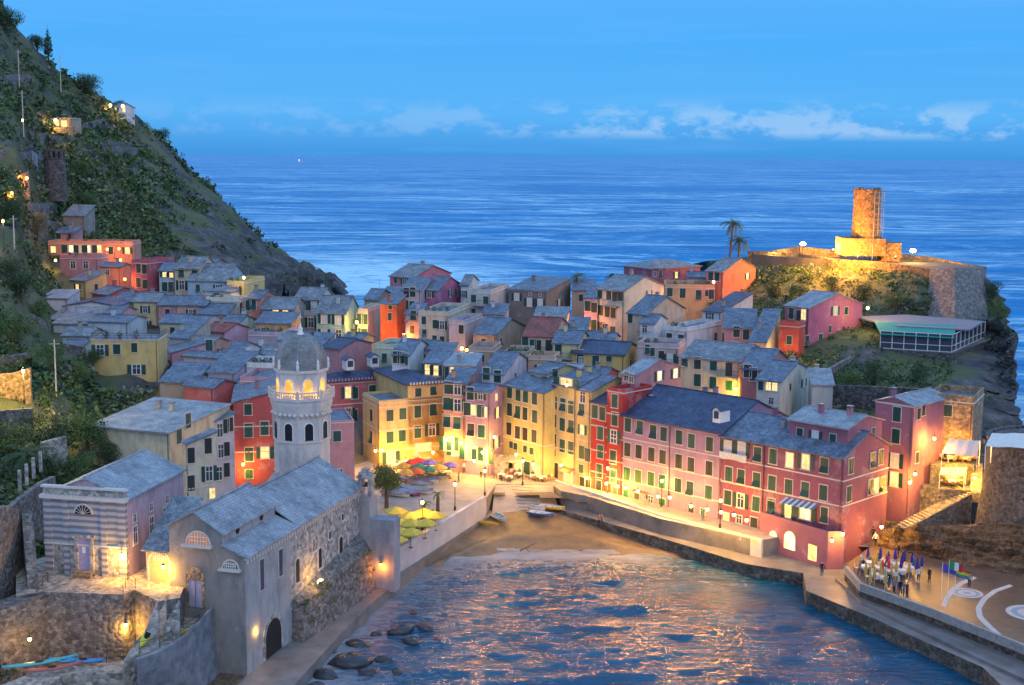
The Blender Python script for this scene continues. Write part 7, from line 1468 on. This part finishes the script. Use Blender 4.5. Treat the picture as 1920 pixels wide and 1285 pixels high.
PL=[(884,877,3.7,'walk','black','black','left walker of a pair in dark clothes crossing the upper piazza'),(893,878,3.7,'walk','navy','jeans','right walker of the pair crossing the upper piazza'),(902,897,3.7,'stand','tan','black','person in tan top standing close to another mid piazza'),(909,896,3.7,'stand','black','grey','person in black facing the tan-topped one mid piazza'),
(1541,1081,1.6,'stand','black','jeans','lone person in black on the quay corner by the porch'),(1123,988,.9,'stand','tan','black','left of two people at the water line on the sand'),(1128,987,.9,'stand','grey','jeans','right of two people at the water line on the sand'),
(1667,1102,3.2,'stand','navy','jeans','person in navy at the left of the terrace parapet group'),(1688,1116,3.2,'stand','black','navy','first person of the close group at the terrace parapet'),(1694,1119,3.2,'stand','grey','jeans','middle person of the close group at the terrace parapet'),(1700,1121,3.2,'stand','navy','black','last person of the close group at the terrace parapet'),(1684,1105,3.2,'stand','white','jeans','person in a white top behind the parapet group'),
(1722,1092,3.2,'walk','white','jeans','person in a white top between umbrellas and flagpoles'),(1742,1093,3.2,'stand','black','black','dark clothed person standing alone near the flags'),(1817,1102,3.2,'stand','tan','navy','person standing on the mosaic circle'),(1641,1024,3.4,'walk','white','black','person in white near the foot of the long stairs'),(1637,1014,3.4,'walk','black','black','dark clothed person behind the one in white at the stairs foot'),
(983,884,3.7,'stand','red','black','person in red beside the cafe tables below the olive house'),(1062,898,3.7,'stand','blue','jeans','person in blue by the arched shop door'),(1078,905,3.7,'walk','white','tan','person in white by the yellow house doors'),(946,876,3.7,'stand','white','black','waiter in white under the cream awning'),(838,870,3.7,'stand','black','jeans','person near the lit shop of the salmon house'),(857,872,3.7,'walk','grey','black','person in grey walking towards the alley'),(1318,977,3.7,'stand','green','jeans','person in green on the promenade under the pink house'),(1212,948,3.7,'walk','navy','tan','person walking past the pale pink house')]
QL=['by the leftmost ochre umbrella','beside the front dark blue umbrella','between the two red umbrellas','at the back edge of the umbrella terrace','at the terrace parapet corner','near the middle of the parapet','right of the umbrella cluster','behind the white-clothed tables']
for i,(u,v_) in enumerate(((1616,1066),(1692,1058),(1661,1066),(1684,1046),(1612,1080),(1676,1113),(1712,1070),(1648,1060))): PL.append((u,v_,3.2,'stand' if i%2 else 'walk',['white','navy','red','black','tan','grey','blue','green'][i],['jeans','black'][i%2],'bystander '+QL[i]))
PL+= [(870,888,3.7,'walk','white','jeans','walker in white left of the pair crossing the piazza'),(922,880,3.7,'stand','navy','black','person in navy at the foot of the alley steps'),(860,905,3.7,'stand','grey','jeans','person in grey beside the covered boats'),(1035,893,3.7,'stand','black','tan','person outside the last shop of the olive house')]
for i,(u,v_,z,po,tp,bt,lb) in enumerate(PL): person(P(u,v_,z=z),random.uniform(-3,3),po,tp,bt,lb,hair=i%2,s=1.03)
# ================================================================== CAFE FURNITURE
WOOD=plain('wood',(.25,.14,.07),.7); CLOTHW=plain('tablecloth_white',(.75,.72,.66),.8)
def proto_table():
    b=MB(); b.box(-.45,-.45,.70,.45,.45,.74); b.box(-.5,-.5,.741,.5,.5,.75); 
    for s in (-1,1): b.box(s*.495-.006,-.5,.5,s*.495+.006,.5,.741); b.box(-.489,s*.495-.006,.5,.489,s*.495+.006,.741)
    t=mesh_np('cafe_table_top',np.array(b.v),b.f,[CLOTHW]); b=MB(); b.tube((0,0,.04),(0,0,.69),.04,n=6); b.box(-.28,-.04,0,.28,.04,.04); b.box(-.04,-.28,.001,.04,.28,.039); return t,mesh_np('cafe_table_leg',np.array(b.v),b.f,[METAL])
def proto_chair(c):
    b=MB(); b.box(-.22,-.22,.43,.22,.22,.47); a=mesh_np('chair_seat',np.array(b.v),b.f,[c]); b=MB(); b.box(-.22,.19,.5,.22,.23,.88); k=mesh_np('chair_back',np.array(b.v),b.f,[c]); b=MB()
    for x in (-.19,.19):
        for y in (-.19,.21): b.tube((x,y,0),(x,y,.43 if y<0 else .86),.018,n=4)
    return a,k,mesh_np('chair_legs',np.array(b.v),b.f,[METAL])
TT=proto_table(); CHW=proto_chair(plain('white_plastic',(.7,.7,.68),.5)); CHB=proto_chair(WOOD)
def table(p,rz,label,group):
    r=empty('cafe_table',p,rz); tag(r,label,'table',group); oadd('tablecloth',TT[0],r); oadd('leg',TT[1],r)
def chair(p,rz,label,group,kind=0):
    r=empty('cafe_chair',p,rz); tag(r,label,'chair',group); c=(CHW,CHB)[kind]; oadd('seat',c[0],r); oadd('backrest',c[1],r); oadd('frame',c[2],r)
TOPS=['navy','black','white','red','tan','grey','green','blue']
SIDE=['far','left','near','right']
def settings(lst,z,area,kind=0,nch=3):
    order=sorted(range(len(lst)),key=lambda i:lst[i][0]); 
    for rank,i in enumerate(order): setting(lst[i][0],lst[i][1],z,area,lst[i][2],kind,nch,ORD[rank])
def setting(u,v_,z,area,people=1,kind=0,nch=3,rk='first'):
    p=P(u,v_,z=z) ; a0=random.uniform(-.25,.25); table(p,a0,rk+' white-clothed cafe table from the left '+area,'cafe tables '+area)
    for k in range(nch):
        a=a0+math.pi/2*k; d=V(math.sin(a),-math.cos(a),0); q=p-d*.85; # sits at q facing d
        chair(q,a,'chair on the '+SIDE[k]+' side of the '+rk+' table '+area,'cafe chairs '+area,kind)
        if k<people: person(q+V(0,0,.0)+d*.02,a+0,'sit',random.choice(TOPS),random.choice(['jeans','black','grey','tan']),'diner on the '+SIDE[k]+' side of the '+rk+' table '+area,'diners '+area,hair=random.randint(0,1))
settings(((752,872,2),(768,877,1),(790,880,2),(812,883,1),(775,889,1),(806,893,0),(828,886,2),(846,882,1),(742,880,1),(840,893,1)),3.7,'under the coloured parasols')
settings(((940,898,1),(955,902,1),(972,896,1),(962,889,0),(1000,900,1),(1018,903,1),(1030,898,0),(1008,889,1)),3.7,'above the slipway',1)
settings(((745,972,1),(765,978,0),(790,978,1),(812,975,1),(745,1000,1),(766,1004,0),(740,1018,1),(782,992,0)),3.7,'under the yellow parasols',1,2)
settings(((1768,862,2),(1782,866,2),(1797,863,2),(1811,867,2),(1824,864,1),(1775,852,1),(1800,853,2),(1757,857,1)),11.2,'on the upper restaurant terrace',1)
settings(((1768,908,2),(1784,911,2),(1800,910,1),(1776,901,1)),8.6,'on the lower restaurant terrace',1)
settings(((1862,838,1),(1880,836,2),(1900,838,1),(1915,836,2)),16.6,'on the round bastion',1)
settings(((1660,645,0),(1700,646,0),(1740,650,0)),19.35,'in the cliff restaurant',1,2)
# parasols
def parasol(p,r,h,mat,label,group,sides=8,name='parasol'):
    rt=empty(name,p); tag(rt,label,'parasol',group); b=MB(); b.tube(p,p+V(0,0,h+.2),.035,n=5); b.lathe(p,[(.28,0),(.28,.08),(.1,.1)],8); b.build('pole',WOOD,rt)
    b=MB(); n=sides; ap=p+V(0,0,h+.12); rg=[p+V(r*math.cos(2*math.pi*k/n),r*math.sin(2*math.pi*k/n),h-.42*r/1.3) for k in range(n)]
    for k in range(n):
        a,c=rg[k],rg[(k+1)%n]; m=(a+c)/2+V(0,0,.06); m=m*.97+p*.03+V(0,0,(h)*.03*0); b.face([ap,a,m]); b.face([ap,m,c]); b.face([a,a-V(0,0,.16),m-V(0,0,.13),m]); b.face([m,m-V(0,0,.13),c-V(0,0,.16),c])
    b.build('canopy',mat,rt,smooth=False)
    b=MB()
    for k in range(n): b.tube(p+V(0,0,h-.05),rg[k]-V(0,0,.02),.015,n=3)
    b.build('rib',METAL,rt)
def cloth(name,c): return plain('canvas_'+name,c,.8)
CP=[(784,859,'red',(.60,.04,.04),'red parasol in the middle row by the yellow house arch'),(768,864,'red',(.60,.04,.04),'red parasol left of the other red one'),(784,870,'green',(.04,.22,.12),'green parasol behind the orange red one'),(803,874,'green',(.04,.22,.12),'dark green parasol in front of the violet one'),(779,878,'orange_red',(.65,.12,.04),'large orange red parasol at the front of the piazza cafe'),(806,862,'violet',(.12,.10,.45),'violet blue parasol behind the green one'),(822,871,'orange',(.70,.35,.05),'orange parasol between the violet and blue ones'),(844,867,'blue',(.08,.08,.42),'blue parasol at the right end of the piazza cafe'),(757,869,'orange',(.70,.35,.05),'orange parasol at the left end of the piazza cafe'),(762,880,'orange',(.70,.35,.05),'orange parasol at the front left of the piazza cafe')]
for u,v_,nm,c,lb in CP: p=P(u,v_,z=6.1); p.z=3.7; parasol(p,1.35,2.4,cloth(nm,c),lb,'coloured parasols of the piazza cafe')
YP=[(742,951,'back left'),(769,961,'second in the back row'),(795,954,'third in the back row'),(816,960,'rightmost'),(742,972,'left in the middle row'),(770,974,'second in the middle row'),(797,974,'right in the middle row, by the post lamp'),(745,989,'left front'),(770,991,'second front'),(740,1004,'nearest the church buttress')]
for u,v_,w_ in YP: p=P(u,v_,z=6.1); p.z=3.7; parasol(p,1.55,2.4,cloth('yellow',(.66,.50,.06)),'yellow parasol, '+w_+' of the seaside restaurant','yellow parasols of the seaside restaurant',6)
def closed(p,mat,label,group):
    rt=empty('beach_umbrella',p); tag(rt,label,'umbrella',group); b=MB(); b.tube(p,p+V(0,0,2.2),.03,n=5); b.build('pole',TRIMW,rt); b=MB(); b.lathe(p,[(.10,.85),(.20,.95),(.17,1.5),(.09,2.05),(.02,2.25)],7); b.build('canopy',mat,rt)
UM=[(1628,1033,'b'),(1651,1034,'b'),(1679,1036,'b'),(1696,1040,'b'),(1690,1052,'b'),(1720,1054,'b'),(1729,1049,'b'),(1711,1042,'b'),(1666,1042,'b'),(1667,1052,'r'),(1655,1058,'r'),(1612,1052,'y'),(1624,1063,'y'),(1637,1052,'y'),(1644,1045,'y'),(1681,1059,'y'),(1705,1061,'y'),(1660,1081,'y'),(1652,1064,'y'),(1640,1070,'y'),(1672,1070,'y'),(1632,1078,'y')]
UMM={'b':cloth('navy',(.03,.03,.30)),'r':cloth('red',(.6,.04,.04)),'y':cloth('ochre',(.55,.36,.08))}
UCN={}
for u,v_,c in sorted(UM): p=P(u,v_,z=4.9); p.z=3.2; n_={'b':'dark blue','r':'red','y':'ochre yellow'}[c]; UCN[c]=UCN.get(c,-1)+1; closed(p,UMM[c],ORD[UCN[c]]+' closed '+n_+' beach umbrella from the left on the harbour terrace','closed '+n_+' umbrellas')
settings(((1630,1065,1),(1650,1075,0),(1672,1082,1),(1640,1088,0),(1690,1080,1),(1662,1062,0),(1705,1075,0),(1620,1072,1),(1657,1093,1),(1680,1068,0)),3.2,'among the closed umbrellas')
# ================================================================== BOATS
def boat(p,rz,L,W,Hh,hull,inner,label,group='small boats on the slipway',cover=None,tilt=0,gun=None):
    rt=empty('rowing_boat',p,rz); rt.rotation_euler=(tilt,0,rz); tag(rt,label,'boat',group); b=MB(); n=11; rings=[]
    for i in range(n):
        t=i/(n-1); x=(t-.5)*L; w_=W/2*(math.sin(math.pi*min(1,t*.93+.16))**.6)*(1 if t<.97 else .3); 
        if t>.98: w_=.02
        k=.02+.25*Hh*max(0,t-.6)**2*4; sh=Hh*(1+.35*max(0,t-.5)**2*2)
        rings.append([V(x,0,k),V(x,-w_*.55,k+.05),V(x,-w_*.93,sh*.55+k),V(x,-w_,sh+k),V(x,-w_*.86,sh+k),V(x,-w_*.72,sh*.45+k),V(x,0,k+.12),V(x,w_*.72,sh*.45+k),V(x,w_*.86,sh+k),V(x,w_,sh+k),V(x,w_*.93,sh*.55+k),V(x,w_*.55,k+.05)])
    for i in range(n-1):
        for j in range(12):
            l=(j+1)%12; b.face([rings[i][j],rings[i+1][j],rings[i+1][l],rings[i][l]],1 if 4<=j<=7 else 0)
    b.face(list(reversed(rings[0])),0); b.build('hull',[hull,inner],rt,local=True)
    g=MB()
    for i in range(n-1):
        for j in (3,9): g.tube((rings[i][j]+rings[i][(4 if j==3 else 8)])/2+V(0,0,.02),(rings[i+1][j]+rings[i+1][(4 if j==3 else 8)])/2+V(0,0,.02),.035,n=5)
    g.build('gunwale',gun or TRIMW,rt,local=True)
    if cover:
        c=MB(); 
        for i in range(n-1):
            A0,B0=rings[i],rings[i+1]; up=V(0,0,.25+.06*math.sin(i*2)); up2=V(0,0,.25+.06*math.sin((i+1)*2)); k0=V(A0[0].x,0,A0[3].z)+up; k1=V(B0[0].x,0,B0[3].z)+up2
            for j,o_ in ((3,-.04),(9,.04)):
                c.face([k0,k1,B0[j]+V(0,o_,.03),A0[j]+V(0,o_,.03)]); c.face([A0[j]+V(0,o_,.03),B0[j]+V(0,o_,.03),B0[j]+V(0,o_,-.2),A0[j]+V(0,o_,-.2)])
        c.build('tarpaulin',cover,rt,local=True)
    else:
        for f in (.25,.5,.72):
            x=(f-.5)*L; s=MB(); s.box(x-.1,-W*.40,Hh*.7,x+.1,W*.40,Hh*.75); s.build('thwart',WOOD,rt,local=True)
    return rt
BW=plain('boat_white',(.72,.72,.70),.4); BB=plain('boat_blue',(.05,.15,.42),.4); BLI=plain('boat_lightblue',(.25,.50,.62),.5); BY=plain('boat_yellow',(.65,.45,.05),.45); BG=plain('boat_grey',(.4,.42,.45),.5)
boat(P(938,975,z=1.15),R(-58),3.6,1.4,.5,BW,BLI,'white rowing boat with light blue inside drawn up left of the slipway',tilt=.15)
boat(P(916,984,z=1.1),R(-25),3.0,.9,.3,BY,BY,'small yellow dinghy on the sand beside the sea wall ramp',gun=BY)
boat(P(1014,968,z=1.3),R(-28),3.9,1.5,.5,BB,BW,'blue and white rowing boat at the foot of the slipway',gun=TRIMW)
boat(P(1034,956,z=1.4),R(-22),3.9,1.4,.5,BY,BW,'white boat with a yellow hull stripe beside the quay wall')
boat(P(1006,957,z=1.6),R(-40),3.0,1.2,.45,BW,BG,'small white dinghy behind the blue boat')
TB=plain('tarp_blue',(.22,.27,.45),.7); TG=plain('tarp_grey',(.28,.28,.30),.7); TGR=plain('tarp_green',(.16,.2,.12),.7)
for i,(u,v_,rz,tp,lb) in enumerate(((775,905,-35,TB,'blue covered boat nearest the round tree'),(790,913,-35,TG,'grey covered boat behind the tree'),(800,902,-38,TB,'long blue covered boat beside the cafe'),(752,918,-30,TG,'grey covered boat under the tree crown'),(762,928,-32,TB,'pale blue covered boat with a red hull'),(815,895,-40,TGR,'olive covered boat at the edge of the cafe tables'),(786,924,-28,TG,'dark grey boat in front of the covered row'),(742,930,-30,TG,'covered boat closest to the belfry'))):
    boat(P(u,v_,z=3.75),R(rz),4.6,1.6,.55,plain('boat_red',(.35,.06,.05),.5) if i==4 else BW,BG,lb,'covered boats parked beside the piazza tree',cover=tp)
def kayak(p,rz,L,mat,label,tilt=0,pitch=0):
    rt=empty('kayak',p,rz); rt.rotation_euler=(tilt,pitch,rz); tag(rt,label,'kayak','kayaks and small craft'); b=MB(); n=12; rg=[]
    for i in range(n): t=i/(n-1); w_=.36*math.sin(math.pi*t)**.7+.01; z=.16*abs(2*t-1)**2; rg.append([V((t-.5)*L,w_*math.cos(a)*1,z+.16+(.15*math.sin(a))) for a in [k*math.pi/4 for k in range(8)]])
    for i in range(n-1): 
        for j in range(8): b.face([rg[i][j],rg[i+1][j],rg[i+1][(j+1)%8],rg[i][(j+1)%8]])
    b.build('hull',mat,rt,local=True,smooth=True); b=MB(); b.lathe((-.1,0,.30),[(.26,0),(.24,.04),(.18,.03)],12,sx=1.6); b.build('cockpit',DARK,rt,local=True)
kayak(P(76,1246,z=4.8),R(28),6.5,plain('turquoise_hull',(.10,.45,.42),.4),'long turquoise and white kayak lying along the lower path'); kayak(P(100,1256,z=4.9),R(26),5.0,plain('boat_red2',(.5,.12,.08),.4),'red and white slim boat beside the turquoise kayak')
kayak(P(158,1242,z=4.7),R(-3),3.6,plain('kayak_blue',(.04,.28,.62),.4),'bright blue kayak at the foot of the rubble wall'); kayak(P(118,1242,z=4.7),R(-8),2.6,plain('kayak_blue2',(.08,.30,.50),.4),'darker blue kayak left of the bright blue one')
kayak(P(276,1190,z=7.2),R(60),3.0,plain('kayak_lime',(.60,.62,.05),.4),'yellow green kayak leaning on the stair parapet',tilt=.9,pitch=-.7)
boat(P(327,1193,z=6.35),R(10),2.6,1.1,.4,BY,BG,'yellow inflatable tender on the church landing',group='kayaks and small craft',gun=BY)
def rail(pts,label,h=1.0,step=1.4):
    b=MB()
    for a,c in zip(pts[:-1],pts[1:]):
        n=max(1,int((c-a).length/step))
        for k in range(n+1): p=a.lerp(c,k/n); b.tube(p,p+V(0,0,h),.03,n=4)
        for z in (h*.5,h): b.tube(a+V(0,0,z),c+V(0,0,z),.025,n=4)
    tag(b.build('railing',METAL),label,'railing','metal railings by the church')
rail([P(262,1224,z=6.3),P(300,1216,z=6.3),P(345,1190,z=6.3),P(374,1172,z=6.3)],'thin metal railing along the curved sea defence landing')
rail([P(232,1240,z=4.5),P(200,1244,z=4.5)],'short railing at the foot of the lower steps'); rail([P(70,1116,z=9.3),P(90,1092,z=9.3)],'railing at the left end of the church square'); rail([P(231,1113,z=9.3),P(240,1092,z=9.3),P(254,1104,z=9.3)],'railing at the corner of the church square')
# flags
for (u,v_,cols,lb,hh) in ((1776,1128,[(.02,.3,.08),(.7,.7,.7),(.55,.03,.04)],'flagpole with green white and red flag on the terrace',4.6),(1764,1126,[(.10,.08,.45)],'flagpole with violet blue flag on the terrace',4.2),(1789,1124,[(.5,.03,.05),(.7,.3,.03),(.7,.6,.05),(.05,.35,.1),(.05,.15,.5)],'flagpole with rainbow striped flag on the terrace',3.6)):
    p=P(u,v_,z=3.2); rt=empty('flagpole',p); tag(rt,lb,'flagpole','flagpoles on the terrace'); b=MB(); b.tube(p,p+V(0,0,hh),.045,.03,n=6); b.build('pole',TRIMW,rt); b=MB(); n=len(cols)
    ver=n==3
    for i in range(8):
        for j in range(n):
            f=lambda a,c: p+V(.05+a*1.3,-.12*math.sin(a*7)-.2*a,hh-.1-.9*c-.35*a)
            if ver: b.face([f(i/8,0),f((i+1)/8,0),f((i+1)/8,1),f(i/8,1)],min(2,int(i/8*3)))if j==0 else None
            else: b.face([f(i/8,j/n),f((i+1)/8,j/n),f((i+1)/8,(j+1)/n),f(i/8,(j+1)/n)],j)
    b.build('flag',[plain('flag_%s_%d'%(lb[14:20],i),c,.8) for i,c in enumerate(cols)],rt)
# white stone arcs and mosaic on the terrace
def bandpx(name,outer,inner,z,mat):
    b=MB(); O=resamp([P(a,c,z=z) for a,c in outer],24); I=resamp([P(a,c,z=z) for a,c in inner],24); b.strip(I,O); o=struct(name,b,mat)
WST=ground('white_stone',(.45,.43,.40),(.6,.58,.55),2)
bandpx('paving_band',[(1825,1081),(1800,1091),(1782,1104),(1772,1118),(1765,1136)],[(1832,1084),(1808,1095),(1791,1107),(1781,1121),(1774,1139)],3.206,WST)
bandpx('paving_band',[(1893,1096),(1862,1106),(1840,1122),(1829,1140),(1832,1158),(1850,1176),(1874,1194)],[(1900,1099),(1870,1110),(1850,1125),(1840,1141),(1843,1157),(1860,1174),(1884,1196)],3.206,WST)
def disc(u,v_,r,z,name):
    c=P(u,v_,z=z); b=MB(); 
    for (r0_,r1_,m_) in ((0,.25*r,0),(.25*r,.55*r,1),(.55*r,.8*r,0),(.8*r,r,2)):
        for k in range(24):
            a,d=k/24*6.283,(k+1)/24*6.283; q=lambda rr,t: c+V(rr*math.cos(t),rr*math.sin(t),0); b.face([q(r0_,a),q(r1_,a),q(r1_,d),q(r0_,d)] if r0_>0 else [q(0,0),q(r1_,a),q(r1_,d)],m_)
    struct(name,b,[plain('mosaic_blue',(.25,.32,.38),.6),plain('mosaic_pale',(.5,.48,.45),.6),WST])
disc(1813,1112,1.7,3.208,'mosaic_circle'); disc(1935,1150,2.6,3.208,'mosaic_circle')
# rocks in the water
def rock(u,v_,s,label,z=.0,sd=0):
    g=np.random.default_rng(int(u+v_)); c=P(u,v_,z=z); n=10; m=7; v=[];q=[]
    for j in range(m+1):
        for k in range(n):
            t=j/m*math.pi; a=k/n*6.283; r_=s*(.75+.4*g.random()); v.append((r_*math.sin(t)*math.cos(a)*1.35,r_*math.sin(t)*math.sin(a)*.9,s*.62*math.cos(t)*(.9+.2*g.random())))
    for j in range(m):
        for k in range(n): l=(k+1)%n; q.append((j*n+k,(j+1)*n+k,(j+1)*n+l,j*n+l))
    me=fastmesh('rock',np.array(v),np.array(q),[WETR]); o=link(bpy.data.objects.new('rock',me)); o.location=c; o.rotation_euler=(0,0,g.random()*3); tag(o,label,'rock','rocks in the surf')
WETR=ground('wet_rock',(.02,.022,.028),(.06,.06,.07),1.2,.25,.6)
RKL=[(775,1152,1.0,'small round rock in the surf nearest the beach'),(752,1185,1.6,'large dark rock pair left part in the surf'),(795,1180,1.3,'dark rock right of the largest surf rock'),(770,1205,1.2,'low rock just below the large pair'),(670,1212,1.6,'rounded rock near the walkway'),(655,1245,2.4,'broad flat rock at the bottom of the surf'),(720,1240,1.1,'small rock right of the flat one'),(690,1262,1.2,'rock near the bottom frame edge'),(610,1268,1.5,'rock by the walkway foot'),(640,1195,1.0,'small rock touching the walkway'),(705,1190,.8,'little rock between walkway and large pair'),(745,1262,1.0,'lowest rock in the surf'),(590,1290,1.2,'rock at the bottom edge by the walkway'),(625,1225,.9,'pointed rock near the walkway'),(820,1200,.7,'outermost small rock in the surf')]
for u,v_,s,lb in RKL: rock(u,v_,s*.72,lb,z=-.05)
# driftwood on the beach, distant ship light, antennas
b=MB(); b.tube(P(975,1033,z=.35),P(1003,1019,z=.5),.10,.05,n=6); b.tube(P(985,1028,z=.4),P(992,1034,z=.4),.05,n=5); tag(b.build('driftwood',plain('old_timber',(.1,.06,.04),.8)),'dark piece of driftwood lying on the wet sand','driftwood')
p=P(562,289,D=9000); p.z=0; rt=empty('ship',p); tag(rt,'tiny distant ship with a light on the horizon','ship'); b=MB(); b.prism([(p.x-14,p.y-4),(p.x+14,p.y-4),(p.x+20,p.y),(p.x+14,p.y+4),(p.x-14,p.y+4)],0,5); b.build('hull',TRIMW,rt); b=MB(); b.box(p.x-9,p.y-3,5,p.x-2,p.y+3,12); b.build('deckhouse',TRIMW,rt); b=MB(); b.box(p.x-6,p.y-3.6,12.01,p.x-3,p.y,15); b.build('lamp',glow('ship_light',(1,.5,.3),8,False),rt)
g=random.Random(4)
for h in list(HS.values())+[hOl,hYA,hRed,hPink,hCr1,hPal]:
    if g.random()<.55:
        s,t=g.uniform(.2,.8)*h.L,g.uniform(.3,.7)*h.W; p=h.Q(s,t,h.ez+.1); b=MB(); hh=g.uniform(2.2,3.4); b.tube(p,p+V(0,0,hh),.03,n=4); b.tube(p+V(-.5,0,hh-.1),p+V(.5,0,hh-.1),.018,n=3)
        for k in range(4): x=-.4+k*.27; b.tube(p+V(x,-.22,hh-.1),p+V(x,.22,hh-.1),.012,n=3)
        b.build('antenna',plain('antenna_grey',(.3,.3,.3),.5,.4),h.root)
# potted plants and clutter on the roof terraces
for h in HS.values():
    lb=h.root['label']
    if ('terrace' in lb or 'balcony' in lb) and h.L>3:
        for k in range(g.randint(2,4)):
            s=(.2+.22*k)*h.L; t=g.uniform(.4,min(2,h.W*.4)); p=h.Q(s,t,h.ez+.06)
            if h.wall and abs(h.rz-h.ez)<.01:
                r=.22; rt=empty('potted_plant',p); tag(rt,ORD[k]+' potted plant on the terrace of the '+' '.join(lb.split()[:6]).replace(' with','').replace(' and',''),'plant','potted plants on roof terraces'); b=MB(); b.lathe(p,[(.18,0),(.25,.35),(.2,.36)],8); b.build('pot',plain('terracotta',(.35,.14,.07),.8),rt)
                v,q=leafcloud([(p.x,p.y,p.z+.75)],[.5],70,.5); o=link(bpy.data.objects.new('leaves',fastmesh('leaves',v-np.array(p),q,[LEAF[k%3]]))); o.parent=rt

v,q=leafcloud(PLG,[.28+.25*random.random() for _ in PLG],26,.5,.6); o=link(bpy.data.objects.new('grass_tufts',fastmesh('grass_tufts',v-np.array(ch.root.location),q,[LEAF[1]]))); o.parent=ch.root; o['kind']='stuff'
# terrace walls across the mountain
for i,(pl,hh) in enumerate((([(150,300),(185,292),(225,288),(262,290)],2.0),([(180,282),(215,276),(250,278)],1.6),([(140,262),(170,240),(205,232)],1.6),([(160,330),(210,322),(260,326)],1.4),([(60,262),(100,268),(140,272)],2.0),([(0,165),(35,158),(60,160)],2.4),([(200,235),(240,262),(270,285)],1.0),([(0,300),(50,305),(84,300)],2.2),([(0,395),(60,400),(110,395)],2.0),([(60,425),(110,432),(120,440)],2.0),([(180,380),(220,372),(262,380)],1.2),([(20,600),(70,606),(100,625)],1.6),([(10,690),(60,680)],1.6),([(120,660),(165,668)],1.6))):
    pts=[interp_hill(LC,a,c)+V(0,-1.2,hh) for a,c in pl]; d=[p.z-hh-3 for p in pts]
    wallpx('terrace_wall',pts,d,.5,STONE,ORD[i]+' dry stone terrace wall on the mountain slope counting from the ridge path','wall','dry stone terrace walls')
for (h,u,zt0,zb0) in ((hPink,1255,15,3.5),(hRed,1432,14.5,6)):
    s_,_=hitface(h,'F',u,900); p=h.A+h.e1*s_+V(h.e1.y,-h.e1.x,0)*.12; b=MB(); b.tube(V(p.x,p.y,zb0),V(p.x,p.y,zt0),.06,n=6); b.build('drainpipe',METAL,h.root)
